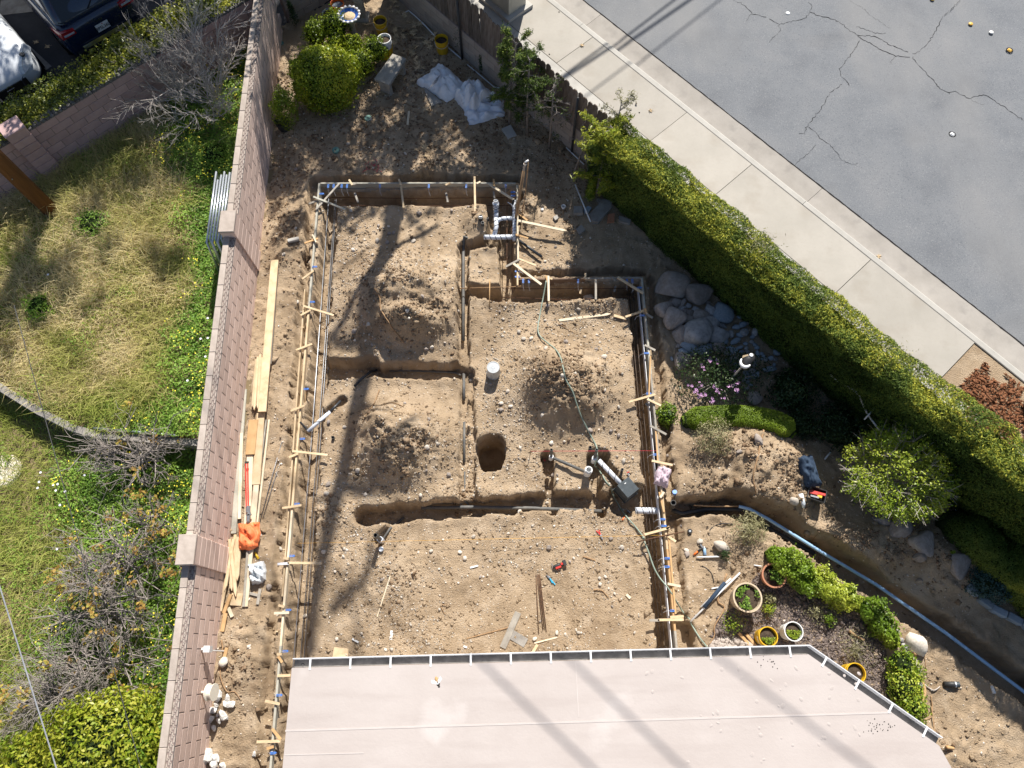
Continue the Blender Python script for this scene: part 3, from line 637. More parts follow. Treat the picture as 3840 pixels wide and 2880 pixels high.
# ================================================================== formwork
ZB = .17
def fboard(root, a, b, mat_='board_green', wd=.04, ht=.26, name='board', z=None):
    z = ZB if z is None else z
    a = Vector((a[0], a[1], z - ht / 2)); b = Vector((b[0], b[1], z - ht / 2)); MB().beam(a, b, wd, ht).build(name, mat_, root)
def brace(root, c, r_, a, b, z=.20, mat_='wood_new', wd=.042, pt=False, zb=None, name='brace', th=.022):
    A = Q(c, r_, *a, z); B = Q(c, r_, *b, z if zb is None else zb); MB().beam(A, B, wd, th, point=pt).build(name, mat_, root)
def clip(root, c, r_, a, b, along):
    """blue plastic form clip clamped over the board with its bent wire"""
    p = Q(c, r_, a, b, ZB + .012); ax = Vector(along).normalized(); ac = Vector((-ax.y, ax.x, 0))
    o = MB()
    for sg in (-1, 1): o.beam(p + ax * sg * .012 - ac * .045, p + ax * sg * .012 + ac * .045, .011, .018)
    o.beam(p + ac * .04 + Vector((0, 0, -.03)), p + ac * .04 + Vector((0, 0, .012)), .03, .01)
    cl = o.build('clip', 'clip_blue', root)
    q_ = p + ac * -.05
    MB().tube([q_, q_ - ac * .05 + Vector((0, 0, -.06)), q_ - ac * .08 + ax * .02 + Vector((0, 0, -.16))], .004, 5).build('wire', 'clip_white', cl)
TL, TRc, M1, M2, BR, BLc = (-4.19, 9.6), (.08, 9.6), (.13, 7.23), (2.67, 7.27), (2.80, -.35), (-3.87, -1.9)
lerp2 = lambda a, b, t: (a[0] + (b[0] - a[0]) * t, a[1] + (b[1] - a[1]) * t)
fl = thing('formwork', 'long timber form boards with crossed stakes along the block wall side', 'formwork', (*lerp2(TL, BLc, .5), 0))
ts = [0, .27, .52, .62, .82, 1]
for i, (a, c) in enumerate(zip(ts[:-1], ts[1:])):
    pa, pb = lerp2(TL, BLc, a), lerp2(TL, BLc, c); fboard(fl, pa, pb, ['board_green', 'wood_new', 'wood_new', 'wood_pale', 'board_green'][i])
fboard(fl, (TL[0] - .045, TL[1] - 2.6), lerp2((TL[0] - .045, TL[1]), (BLc[0] - .045, BLc[1]), .75), 'wood_new', .03, .2, 'backing_board', ZB - .01)
for a, b in (((300, 150), (375, 95)), ((310, 325), (505, 385)), ((290, 385), (355, 350)), ((260, 610), (365, 570)), ((225, 1005), (315, 970)), ((235, 1265), (465, 1290)), ((215, 1305), (275, 1280)), ((170, 1635), (295, 1615))): brace(fl, 1, 1, a, b, .195 if a[0] % 3 else .21)
for a, b, m_ in (((140, 338), (215, 333), 'clip_white'), ((205, 330), (425, 332), 'wood_new'), ((178, 300), (212, 303), 'wood_new'), ((118, 657), (215, 652), 'wood_pale'), ((145, 605), (185, 615), 'wood_new'), ((135, 922), (168, 922), 'wood_new'), ((140, 1062), (225, 1058), 'wood_new'), ((60, 1225), (155, 1245), 'wood_new'), ((105, 1405), (160, 1475), 'wood_orange'), ((5, 1490), (160, 1485), 'wood_new'), ((70, 1535), (115, 1520), 'wood_orange'), ((145, 935), (170, 975), 'wood_orange')): brace(fl, 1, 2, a, b, .20, m_)
brace(fl, 1, 0, (390, 1357), (540, 1190), .20, 'wood_grey', pt=False); brace(fl, 1, 0, (372, 1275), (578, 1357), .225, 'board_green'); brace(fl, 1, 0, (342, 1322), (405, 1298), .17, 'wood_grey'); brace(fl, 1, 0, (315, 1577), (402, 1545), .2, 'wood_orange'); brace(fl, 1, 0, (366, 1520), (390, 1570), .23, 'wood_pale', .03)
LA = (BLc[0] - TL[0], BLc[1] - TL[1], 0)
for a, b in ((380, 70), (365, 298), (325, 862), (300, 1185), (265, 1607)): clip(fl, 1, 1, a, b, LA)
for a, b in ((233, 285), (210, 635), (190, 902), (150, 1187), (110, 1562)): clip(fl, 1, 2, a, b, LA)
clip(fl, 1, 0, 425, 1256, LA)
for t in (.12, .3, .42, .55, .68, .8, .92):   # short stakes driven behind the boards
    p = lerp2(TL, BLc, t); x = p[0] - .09; z0 = hgt(x, p[1]); MB().beam((x, p[1], z0 - .1), (x, p[1], .15), .04, .022).build('stake', 'wood_new', fl)
ft = thing('formwork', 'grey form board with blue clips across the end of the pad opposite the house', 'formwork', (*lerp2(TL, TRc, .5), 0))
fboard(ft, (TL[0] + .03, TL[1]), (-1.4, 9.605)); fboard(ft, (-1.39, 9.605), TRc); fboard(ft, (TL[0] + .03, TL[1] - .042), (TRc[0], TRc[1] - .04), 'wood_grey', .02, .10, 'ledger', .02)
for a, b, z_, m_ in (((938, 1183), (956, 1347), .215, 'wood_new'), ((1416, 1145), (1421, 1380), .215, 'wood_new'), ((603, 1165), (625, 1200), .26, 'wood_new'), ((925, 1162), (940, 1200), .23, 'wood_new'), ((1540, 1162), (1543, 1205), .25, 'wood_orange'), ((640, 1250), (662, 1312), .02, 'wood_grey'), ((1540, 1240), (1545, 1285), .02, 'wood_grey'), ((1232, 1250), (1243, 1310), .02, 'wood_grey'), ((620, 1200), (655, 1187), .19, 'wood_grey'), ((1228, 1200), (1260, 1185), .19, 'wood_new'), ((1430, 1190), (1455, 1178), .19, 'wood_pale')): brace(ft, 1, 0, a, b, z_, m_)
brace(ft, 1, 0, (1505, 1190), (1670, 1295), .215, 'wood_pale', .05)
for a in (468, 503, 555, 590, 803, 1120, 1362, 1618): clip(ft, 1, 0, a, 1207, (1, 0, 0))
fi = thing('formwork', 'short form board with crossed stakes beside the standing black pipe', 'formwork', (*lerp2(TRc, M1, .5), 0))
fboard(fi, (TRc[0] + .03, TRc[1] - .05), (M1[0], M1[1] + .05), 'wood_pale')
brace(fi, 2, 0, (40, 1430), (355, 1497), .22, 'wood_pale', .055, True); brace(fi, 2, 0, (22, 1520), (105, 1545), .2, 'wood_orange'); brace(fi, 2, 0, (30, 1375), (100, 1430), .16, 'wood_orange'); brace(fi, 2, 1, (10, 50), (190, 185), .235, 'wood_pale', .05); brace(fi, 2, 1, (40, 18), (155, 62), .2, 'wood_new'); brace(fi, 2, 1, (-40, 70), (50, 22), .215, 'wood_grey'); brace(fi, 2, 1, (36, 30), (36, 190), .18, 'wood_new', .035)
for a, b in ((35, 100), (35, 135), (8, 1245 - 1659), (8, 1268 - 1659)): clip(fi, 2, 1, a, b, (0, 1, 0))
fm = thing('formwork', 'brown form board across the step of the pad with blue clips', 'formwork', (*lerp2(M1, M2, .5), 0))
fboard(fm, M1, (1.5, 7.25), 'wood_brown'); fboard(fm, (1.51, 7.25), M2, 'wood_grey')
for a, b, z_, m_ in (((236, 130), (238, 292), .215, 'wood_pale'), ((543, 150), (543, 282), .215, 'wood_grey'), ((478, 112), (474, 150), .24, 'wood_new'), ((450, 205), (442, 245), .0, 'wood_new'), ((220, 128), (235, 175), .19, 'wood_orange'), ((245, 145), (262, 150), .2, 'wood_new'), ((650, 135), (668, 160), .2, 'wood_grey'), ((672, 195), (662, 232), .0, 'wood_grey')): brace(fm, 2, 1, a, b, z_, m_)
brace(fm, 2, 1, (685, 138), (850, 242), .22, 'wood_new', .05)
for a in (72, 110, 428, 745, 780): clip(fm, 2, 1, a, 163, (1, 0, 0))
fr = thing('formwork', 'long form board with leaning stakes on the garden side of the pad', 'formwork', (*lerp2(M2, BR, .5), 0))
for i, (a, c) in enumerate(((0, .28), (.28, .52), (.52, .72), (.72, .9), (.9, 1.0))): fboard(fr, lerp2(M2, BR, a), lerp2(M2, BR, c), ['board_green', 'wood_grey', 'wood_new', 'wood_orange', 'wood_grey'][i])
fboard(fr, (2.60, 7.1), (2.735, -.3), 'clip_white', .012, .16, 'strip', .08)
for a, b, z_, m_ in (((735, 395), (868, 350), .215, 'wood_new'), ((855, 365), (912, 402), .19, 'wood_grey'), ((860, 577), (928, 612), .19, 'wood_grey'), ((755, 947), (928, 897), .215, 'wood_new'), ((875, 927), (965, 970), .2, 'wood_new'), ((895, 1100), (1000, 1157), .205, 'wood_grey'), ((905, 1327), (1040, 1355), .21, 'wood_new'), ((862, 340), (868, 370), .25, 'wood_orange'), ((865, 955), (885, 970), .12, 'wood_grey')): brace(fr, 2, 1, a, b, z_, m_)
brace(fr, 2, 1, (897, 648), (888, 900), .19, 'wood_orange', .03); brace(fr, 2, 1, (930, 1120), (945, 1330), .185, 'wood_orange', .03); brace(fr, 2, 1, (955, 1530), (985, 1660), .185, 'wood_orange', .035); brace(fr, 2, 1, (960, 1565), (985, 1530), .24, 'wood_pale', .04)
for a, b, m_ in (((858, 147), (1022, 102), 'wood_new'), ((1000, 150), (1062, 192), 'wood_new'), ((1008, 465), (1092, 482), 'wood_pale'), ((890, 702), (955, 702), 'wood_grey'), ((945, 700), (1112, 697), 'wood_new'), ((1025, 682), (1112, 676), 'wood_new'), ((1000, 110), (1020, 95), 'wood_new')): brace(fr, 2, 2, a, b, .205, m_)
brace(fr, 2, 2, (1015, 150), (1060, 660), .185, 'wood_orange', .03)
RA = (BR[0] - M2[0], BR[1] - M2[1], 0)
for a, b in ((825, 205), (843, 385), (870, 630), (885, 892), (930, 1287)): clip(fr, 2, 1, a, b, RA)
for a, b in ((975, 47), (983, 90), (1005, 300), (1003, 355), (1040, 640)): clip(fr, 2, 2, a, b, RA)

# ================================================================== reinforcing bars, strings, wires
def rod(name, pts, rad, mat_, label, cat, group=None, n=6): return tag(MB().tube(pts, rad, n).build(name, mat_, smooth=True), label, cat, group)
for i, (x0, x1, z) in enumerate(((-3.99, -3.68, .02), (-3.86, -3.58, -.02), (-3.82, -3.5, .03))):
    rod('reinforcing_bar', [(x0, 9.3, z), (x0 + (x1 - x0) * .5 + .015, 4.0, z - .01), (x1, -1.9, z)], .008, 'steel_grey' if i else 'galvanized', 'long steel bar hung in the trench beside the block wall side boards', 'steel bar', 'bars in the wall side trench')
for i, (x0, x1, z) in enumerate(((2.50, 2.64, .0), (2.38, 2.52, -.04), (2.44, 2.60, -.12))):
    rod('reinforcing_bar', [(x0, 7.0, z), (x0 + (x1 - x0) * .5 - .01, 3.3, z), (x1, -.4, z)], .007, 'bark_dark', 'long steel bar hung in the trench on the garden side', 'steel bar', 'bars in the garden side trench')
for i, y in enumerate((9.42, 9.22)): rod('reinforcing_bar', [(-4.0, y, -.1), (-2, y - .01, -.12), (.0, y, -.1)], .008, 'rust', 'steel bar lying in the trench at the end board', 'steel bar', 'bars in the end trench')
for i, y in enumerate((7.10, 6.9)): rod('reinforcing_bar', [(-.2, y, .0), (1.2, y - .01, .02 - i * .1), (2.55, y, .02)], .008, 'rust', 'steel bar lying in the middle step trench', 'steel bar', 'bars in the step trench')
rod('reinforcing_bar', [Q(1, 1, 1318, 210, .10), Q(1, 1, 1659, 200, .10), Q(2, 1, 60, 195, .10)], .010, 'root_brown', 'rusty bar spanning the small trench beneath the standing pipe', 'steel bar')
p = Q(1, 1, 1514, 225, .12); rod('reinforcing_bar', [p + Vector((0, .26, 0)), p + Vector((.0, -.33, -.02))], .010, 'wood_orange', 'short rusty bar laid across the spanning bar', 'steel bar')
for x_ in (5, 14): rod('reinforcing_bar', [(.06 - x_ * .012, 9.3, .06), (.06 - x_ * .012, 7.0, .04)], .008, 'rust', 'steel bar along the inner trench beside the standing pipe', 'steel bar', 'bars in the inner trench')
for i, (a, b) in enumerate((((155, 405), (172, 790)), ((163, 405), (200, 765)), ((172, 405), (210, 762)), ((180, 405), (222, 778)))):
    A = gp(q(2, 2, *a), .012); B = gp(q(2, 2, *b), .014); rod('reinforcing_bar', [A, A.lerp(B, .5) + Vector((0, 0, .012)), B], .007, 'rust', 'rusty steel bar in the loose bundle on bare dirt', 'steel bar', 'loose rusty bars')
for i, (a, b) in enumerate((((660, 130), (460, 860)), ((680, 205), (490, 815)))):
    A = gp(z5(*a), .012); B = gp(z5(*b), .012); rod('reinforcing_bar', [A, A.lerp(B, .5) + Vector((0, 0, .02)), B], .007, 'steel_grey', 'dark steel bar lying beside the lumber pile', 'steel bar', 'bars by the lumber pile')
rod('steel_rod', [Q(2, 2, 805, 195, .20), Q(2, 2, 1000, 150, .232), Q(2, 2, 1115, 128, .17)], .012, 'rust', 'brown steel rod lying across the garden side form board', 'steel rod')
A = Q(2, 1, 120, 1265, .16); A2 = Q(2, 1, 935, 1262, .185); rod('string_line', [A, A2], .003, 'string_red', 'taut red string line above the drain pipes', 'string')
rod('marking_pin', [(A.x, A.y, hgt(A.x, A.y) - .05), (A.x, A.y, .2)], .006, 'rust', 'rusty pin holding the end of the red string', 'pin')
A = Q(1, 2, 270, 203, .17); A2 = Q(2, 2, 985, 150, .19); rod('string_line', [A, A2], .0025, 'string_orange', 'taut orange string line across the bare dirt', 'string')

# ================================================================== drain pipes
def pipe(name, pts, rad, mat_, label, group=None, n=14):
    return tag(MB().tube(pts, rad, n).build(name, mat_, smooth=True), label, 'pipe', group)
def gpl(pts, dz=.0): return [gp(p, dz) for p in pts]
def lathe_pipe(parent, a, b, r0, r1, mat_, name, hollow=True):
    a = Vector(a); b = Vector(b); h = (b - a).length
    prof = [(r0, 0), (r0, h)] + ([(r1, h), (r1, max(0, h - .12)), (0, max(0, h - .12))] if hollow else [(0, h)])
    return MB().lathe(a, prof, 18, axis=tuple(b - a)).build(name, mat_, parent, smooth=False)
def wrapped(parent, pts, rad, tape=.11):
    """white foam-wrapped pipe with a black tape spiral"""
    pts = [Vector(p) for p in pts]
    MB().tube(pts, rad, 14).build('foam_wrap', 'wrap_white', parent, smooth=True)
    L = 0; sp = []
    for a, b in zip(pts[:-1], pts[1:]):
        d = (b - a); n_ = max(2, int(d.length / .012)); d.normalize(); x = d.orthogonal().normalized(); y = d.cross(x)
        for i in range(n_):
            t = L / tape * 2 * math.pi; sp.append(a.lerp(b, i / n_) + (x * math.cos(t) + y * math.sin(t)) * (rad + .001)); L += .012
    MB().tube(sp, .007, 5).build('tape', 'tape_black', parent)
# black pipe that runs down the middle of the pad
ln = [z2(620, 1335), z2(350, 1335), z2(290, 1360), z2(262, 1430)] + [q(1, 1, 1345, t) for t in (0, 150, 350, 560)]
P = gpl(ln, .09); P[0].z = P[1].z = .02; P = [P[0], P[1], P[2], P[3]] + P[4:]
pipe('drain_pipe', P, .034, 'abs_dusty', 'long black drain pipe bending down the middle of the pad')
P = gpl([q(1, 1, 1348, t) for t in (770, 850, 940)], .05); pipe('drain_pipe', P, .030, 'abs_dusty', 'short black pipe piece half buried below the pipe bend')
P = gpl([q(1, 1, 865, 745), q(1, 1, 1000, 748), q(1, 1, 1290, 762), q(1, 1, 1330, 780)], .05); pipe('drain_pipe', P, .022, 'abs_dusty', 'thin black pipe lying across in the shallow trench')
P = gpl([q(1, 1, 790, 742), q(1, 1, 745, 755), q(1, 1, 690, 800), q(1, 1, 640, 850)], .05); pipe('drain_pipe', P, .024, 'abs_black', 'black pipe elbow surfacing in the tree shadow')
P = gpl([q(1, 1, 1350, t) for t in (1080, 1200, 1340)], .04); pipe('drain_pipe', P, .026, 'abs_dusty', 'black pipe piece half buried beside the open hole')
P = gpl([q(1, 1, 1353, 1400), q(1, 1, 1355, 1590), q(1, 1, 1395, 1635), q(1, 1, 1500, 1642)], .03); pipe('drain_pipe', P, .016, 'abs_dusty', 'thin grey pipe dropping into the lower trench')
P = [gp(q(1, 1, 1080, 1642), .05), gp(q(1, 1, 1400, 1640), .05), gp(q(2, 1, 130, 1645), .05), gp(q(2, 1, 600, 1645), .05)]
for p in P: p.z = -.2
pipe('drain_pipe', P, .036, 'abs_dusty', 'long black pipe along the bottom of the lower trench')
t = thing('wrapped_pipe', 'foam wrapped drain pipe passing under the garden side board', 'pipe', Q(2, 1, 880, 1650, -.1))
wrapped(t, [Q(2, 1, 800, 1650, -.08), Q(2, 1, 960, 1652, -.08)], .062)
t = thing('wrapped_pipe', 'foam wrapped waste pipe with taped branch in the inner corner trench', 'pipe', gp(z2(850, 1320)))
zc = .10
a = lambda x, y, z=zc: g(*z2(x, y), z)
wrapped(t, [a(620, 1335), a(850, 1335), a(1110, 1330)], .052); wrapped(t, [a(800, 1300), a(835, 1150, .14), a(830, 1000, .18)], .048)
wrapped(t, [a(845, 1080, .15), a(880, 1030, .16), a(960, 1010, .16), a(1110, 1005, .16)], .042); wrapped(t, [a(830, 1000, .18), a(830, 870, .22)], .05)
top = a(825, 700, .42); bot = a(830, 860, .2)
MB().tube([bot, bot.lerp(top, .75)], [.062, .068], 16).build('coupling', 'wrap_white', t, smooth=True)
for f in (.25, .45, .6): c_ = bot.lerp(top, f); MB().tube([c_, c_ + (top - bot).normalized() * .012], .071, 16).build('tape', 'tape_black', t)
lathe_pipe(t, bot.lerp(top, .6), top, .046, .038, 'pvc_white', 'pipe_end')
t = thing('standing_pipe', 'tall brown standpipe with a hooked top at the inner corner', 'pipe', Q(2, 0, 22, 1450, 0))
b0 = Q(2, 0, 22, 1450, 0); tp = Vector((b0.x + .05, b0.y - .10, 1.55))
# height chosen so that the standing pipe reaches as far over the ground as it does in the photograph
tp = Q(2, 0, 84, 1062, 1.45); b0 = Q(2, 0, 20, 1440, .0)
MB().tube([b0 + Vector((0, 0, -.2)), b0, tp], .030, 12).build('pipe', 'root_brown', t, smooth=True)
lathe_pipe(t, b0.lerp(tp, .9), tp, .033, .027, 'steel_grey', 'collar')
MB().tube([tp + Vector((.0, .02, .02)), tp + Vector((.07, .06, .03))], .02, 8).build('hook', 'pvc_white', t, smooth=True)
MB().tube([tp + Vector((.07, .06, .03)), tp.lerp(b0, .5) + Vector((.12, .05, 0)), Q(2, 0, 60, 1420, .02)], .010, 6).build('guy_rod', 'root_brown', t, smooth=True)
wrapped(t, [Q(2, 0, 16, 1300, .12), Q(2, 0, 16, 1560, .05)], .045, .07); lathe_pipe(t, Q(2, 0, 8, 1330, .1), Q(2, 0, 8, 1290, .22), .03, .025, 'abs_black', 'stub')
MB().tube([Q(1, 0, 1630, 1310, .2), Q(1, 0, 1655, 1325, .2), Q(2, 0, 8, 1350, .15)], .010, 6).build('white_tube', 'pvc_white', t)
pipe('drain_pipe', [g(*z3(500, 40), .05), g(*z3(975, 385), .10)], .030, 'abs_black', 'black pipe slanting out over dirt from the standing pipe')
# toilet stubs on the small mound
for xy, r_ in (((565, 1010), .05), ((600, 1110), .035), ((680, 1030), .028)):
    p = gp(z2(*xy)); t = thing('pipe_stub', 'black pipe stub poking from the small clod near wrapped pipe', 'pipe', p, 'stubs on the small clod')
    lathe_pipe(t, p - Vector((0, 0, .05)), p + Vector((0, 0, .06)), r_, r_ * .78, 'abs_black', 'stub')
    if r_ > .04: MB().beam(p + Vector((-.03, 0, .061)), p + Vector((.03, 0, .061)), .012, .008).build('cleanout_key', 'galvanized', t)
# the two drain arms by the black box
t = thing('waste_pipe', 'grey drain arm ending in a wide upright coupling', 'pipe', g(*z4(520, 540), .0))
A = g(*z4(265, 450), .10); B = g(*z4(800, 680), .10)
MB().tube([A, B], .030, 14).build('pipe', 'abs_dusty', t, smooth=True)
lathe_pipe(t, Vector((A.x, A.y, -.02)), Vector((A.x, A.y, .16)), .042, .034, 'pvc_white', 'elbow', False)
lathe_pipe(t, Vector((A.x, A.y, .12)), g(*z4(268, 340), .42), .026, .021, 'abs_dusty', 'riser')
tp = g(*z4(820, 640), .30); lathe_pipe(t, Vector((B.x, B.y, -.02)), tp, .072, .050, 'pvc_white', 'coupling'); lathe_pipe(t, tp - Vector((0, 0, .1)), tp + Vector((0, 0, .03)), .055, .046, 'pvc_white', 'sleeve')
t = thing('waste_pipe', 'foam wrapped drain arm running into the black box', 'pipe', g(*z4(1130, 650), .0))
A = g(*z4(900, 480), .12); B = g(*z4(1300, 850), .12)
wrapped(t, [g(*z4(970, 500), .13), B], .045, .16)
lathe_pipe(t, Vector((A.x, A.y, -.05)), Vector((A.x, A.y, .2)), .048, .04, 'pvc_white', 'elbow', False); lathe_pipe(t, Vector((A.x, A.y, .15)), g(*z4(940, 340), .46), .027, .021, 'abs_dusty', 'riser')
p = gp(z4(843, 330)); lathe_pipe(t, p - Vector((0, 0, .1)), g(*z4(843, 305), .2), .03, .024, 'abs_black', 'stub')
p = gp(z4(1310, 690)); t = thing('pipe_stub', 'short black pipe stub standing beside the black box', 'pipe', p); lathe_pipe(t, p - Vector((0, 0, .1)), g(*z4(1318, 632), .2), .026, .021, 'abs_black', 'stub')
p = gp(q(1, 1, 498, 1185)); t = thing('pipe_stub', 'short black pipe stub in dirt near the white angled pipe', 'pipe', p); lathe_pipe(t, p - Vector((0, 0, .1)), Q(1, 1, 498, 1175, .14), .03, .024, 'abs_black', 'stub')
# pipe by the left board
t = thing('wrapped_pipe', 'white wrapped pipe angling over the wall side trench', 'pipe', gp(q(1, 1, 420, 1060)))
wrapped(t, [Q(1, 1, 335, 1138, .12), Q(1, 1, 480, 1010, .09)], .035, .3); MB().tube([Q(1, 1, 478, 1012, .09), Q(1, 1, 548, 940, .0)], .024, 12).build('pipe', 'abs_black', t, smooth=True)
lathe_pipe(t, Q(1, 1, 330, 1125, .12), Q(1, 1, 288, 1078, .34), .022, .018, 'abs_dusty', 'riser')
# riser near the roof with its long shadow
t = thing('pipe_riser', 'grey pipe riser with white hub rising from the bare dirt', 'pipe', gp(q(1, 2, 815, 195)))
b0 = g(1360 + 560 / 8.295, 1960 + 540 / 8.295, .0); tp = g(1360 + 398 / 8.295, 1960 + 390 / 8.295, .50)
b0 = Vector((tp.x + .01, tp.y - .01, 0)); b0.z = hgt(b0.x, b0.y)
lathe_pipe(t, b0 - Vector((0, 0, .05)), b0 + Vector((0, 0, .24)), .052, .04, 'wrap_white', 'hub'); lathe_pipe(t, b0 + Vector((0, 0, .1)), tp, .036, .030, 'abs_dusty', 'riser')
MB().tube([b0 + Vector((.02, .02, .06)), gp(q(1, 2, 870, 110), .03), gp(q(1, 2, 920, 70), .03), gp(q(1, 2, 960, 35), .02)], .022, 10).build('pipe', 'abs_dusty', t, smooth=True)
p = gp(q(1, 2, 812, 243)); t = thing('steel_fitting', 'round steel cap lying on dirt beside the grey riser', 'cap', p); MB().lathe(p, [(.045, 0), (.045, .03), (.035, .036), (.03, .02), (0, .018)], 18).build('cap', 'galvanized', t)
# trench on the garden side
t = thing('cleanout_pipe', 'open black cleanout pipe beside the garden side board', 'pipe', g(*z4(2070, 1150), 0))
b0 = g(*z4(2050, 1200), -.25); lathe_pipe(t, b0, g(*z4(2075, 1125), .12), .05, .042, 'abs_dusty', 'cleanout'); lathe_pipe(t, g(*z4(2085, 1060), -.2), g(*z4(2095, 975), .1), .036, .03, 'pvc_white', 'riser'); lathe_pipe(t, g(*z4(2095, 985), .07), g(*z4(2095, 965), .12), .042, .03, 'clip_blue', 'cap', False)
MB().tube([g(*z4(2050, 1230), -.22), g(*z4(2200, 1290), -.22), Q(2, 1, 1250, 1642, -.22), Q(2, 1, 1500, 1640, -.24), Q(3, 2, -120, 40, -.27), Q(3, 2, 300, 270, -.29)], .045, 14).build('pipe', 'abs_black', t, smooth=True)
zt_ = -.06
P = [Q(2, 1, 1180, 1615, .06), Q(2, 1, 1470, 1622, .04), Q(2, 1, 1540, 1640, .04), Q(3, 2, 0, 45, .02), Q(3, 2, 330, 250, 0), Q(3, 2, 700, 470, 0), Q(3, 2, 1160, 790, -.02), Q(3, 2, 1400, 970, -.02), Q(3, 2, 1659, 1165, -.03), Q(3, 2, 1990, 1420, -.03)]
pipe('water_pipe', P[1:], .030, 'pvc_blue', 'long pale blue pipe running along the garden trench')
pipe('water_pipe', [P[0], Q(2, 1, 1320, 1622, .03), P[1]], .014, 'root_brown', 'thin brown pipe feeding the long blue pipe')
# yard pipes near the fence
P = [gp(q(1, 0, *a), .03) for a in ((950, 98), (990, 75), (1035, 112), (1095, 170), (1170, 250), (1330, 385))]; pipe('irrigation_pipe', P, .016, 'pvc_white', 'thin white irrigation pipe on the ground along the fence wall')
P = [gp(q(1, 0, *a), .03) for a in ((1370, 425), (1450, 490), (1545, 572), (1610, 580), (1605, 640), (1595, 705))]; pipe('irrigation_pipe', P, .013, 'pvc_white', 'thin white pipe bent beside the canvas sacks')
P = [gp(q(2, 0, *a), .05) for a in ((350, 965), (465, 1075))]; pipe('irrigation_pipe', P, .014, 'pvc_white', 'short white pipe on dark soil below the picket fence')
P = [gp(q(2, 0, 408, 1207), .06), gp(q(2, 0, 505, 1458), .12)]; pipe('irrigation_pipe', P, .016, 'pvc_white', 'white pipe leaning on the broken slabs near hedge')

# ================================================================== black box, bucket, hose, cloth
c0 = gp(z4(1400, 990)); t = thing('valve_box', 'square black plastic box lowered into the trench end', 'box', c0)
top = g(*z4(1405, 895), .22); ang = math.radians(38); Rm = Matrix.Rotation(ang, 3, 'Z')
MB().prism([(top.x + (Rm @ Vector((x, y, 0))).x * 1.06, top.y + (Rm @ Vector((x, y, 0))).y * 1.06) for x, y in ((-.15, -.16), (.15, -.16), (.15, .16), (-.15, .16))], -.16, -.13).build('flange', 'box_black', t)
k = MB(); vs = []
for sc, z_ in ((1.0, -.15), (.93, .18), (.90, .22)):
    for x, y in ((-.15, -.16), (.15, -.16), (.15, .16), (-.15, .16)): v = Rm @ Vector((x * sc, y * sc, 0)); vs.append((top.x + v.x, top.y + v.y, z_))
k.add(vs, [(i, (i + 1) % 4, 4 + (i + 1) % 4, 4 + i) for i in range(4)] + [(4 + i, 4 + (i + 1) % 4, 8 + (i + 1) % 4, 8 + i) for i in range(4)] + [(8, 9, 10, 11)]); k.build('body', 'box_black', t)
MB().box((top.x - .05, top.y + .07, .222), (.035, .014, .003), Rm).build('sticker', 'plate_white', t)
def bucket(name, label, pos, r0, r1, h, mat_, fill='soil_dark', group=None, handle=True, tilt=0.0, band=True, inverted=False, plant=None):
    t = thing(name, label, name.split('_')[-1], pos, group); ax = Vector((math.sin(tilt), 0, math.cos(tilt)))
    if inverted:
        MB().lathe(pos, [(r1 + .006, 0), (r1 + .006, .02), (r1, .022), (r0, h), (r0 - .012, h), (r0 - .014, h - .006), (.04, h - .004), (.035, h), (0, h)], 28, axis=tuple(ax)).build('body', mat_, t); return t
    MB().lathe(pos, [(0, .0), (r0, 0), (r1, h - .03), (r1 + .008, h - .03), (r1 + .008, h), (r1 - .006, h), (r0 - .005, .02), (0, .02)], 26, axis=tuple(ax)).build('body', mat_, t)
    if band: MB().lathe(pos, [(r0 + (r1 - r0) * .72 + .007, h * .72), (r0 + (r1 - r0) * .74 + .007, h * .78), (r0 + (r1 - r0) * .78, h * .785)], 26, axis=tuple(ax)).build('band', mat_, t)
    if fill:
        k = MB(); rr = r0 + (r1 - r0) * .82 - .012; P = []
        for i in range(9):
            for j in range(9):
                pass
        k.lathe(pos, [(rr, h * .80), (rr * .7, h * .85), (rr * .35, h * .87), (0, h * .86)], 18, axis=tuple(ax)); k.build('soil', fill, t, smooth=True)
    if handle:
        hp = []
        for i in range(13):
            a_ = math.pi * i / 12; hp.append(Vector(pos) + Vector((math.cos(a_) * (r1 + .015), -math.sin(a_) * (r1 + .03), h * .8 - math.sin(a_) * .05)))
        MB().tube(hp, .004, 5).build('handle', 'galvanized' if mat_ != 'yellow_plastic' else 'pvc_white', t)
    return t
p = gp((1851, 1400)); bucket('silver_bucket', 'upturned silver bucket on bare dirt above the open hole', p, .122, .135, .32, 'bucket_metal', inverted=True)
hp = [(2046, 1062, .22), (2046, 1085, .2)] + [q(2, 1, *a) + (None,) for a in ((222, 160), (200, 280), (178, 400), (167, 480), (185, 530), (240, 580), (300, 640), (330, 730), (350, 810), (390, 880), (420, 970), (450, 1050), (500, 1150), (545, 1245))]
P = []
for h_ in hp[2:]:
    v = gp((h_[0], h_[1]), .04)
    if (h_[0], h_[1]) == q(2, 1, 222, 160) : v = g(h_[0], h_[1], .20)
    elif (h_[0], h_[1]) == q(2, 1, 200, 280): v = g(h_[0], h_[1], .07)
    P.append(v)
P += [g(*z4(945, 400), .30), g(*z4(950, 470), .2), g(*z4(910, 575), .02), gp(z4(960, 630), .02), gp(z4(1050, 780), .02), gp(z4(1190, 1050), .05)] + [gp(z4(*a), .03) for a in ((1300, 1230), (1390, 1350), (1520, 1500), (1640, 1660))] + [Q(2, 2, *a, .12) for a in ((850, 170), (885, 260), (920, 360), (960, 430))] + [Q(2, 2, 1010, 490, .19), Q(2, 2, 1060, 570, .1)] + [gp(q(2, 2, *a), .03) for a in ((1100, 640), (1160, 730), (1210, 810), (1265, 880))]
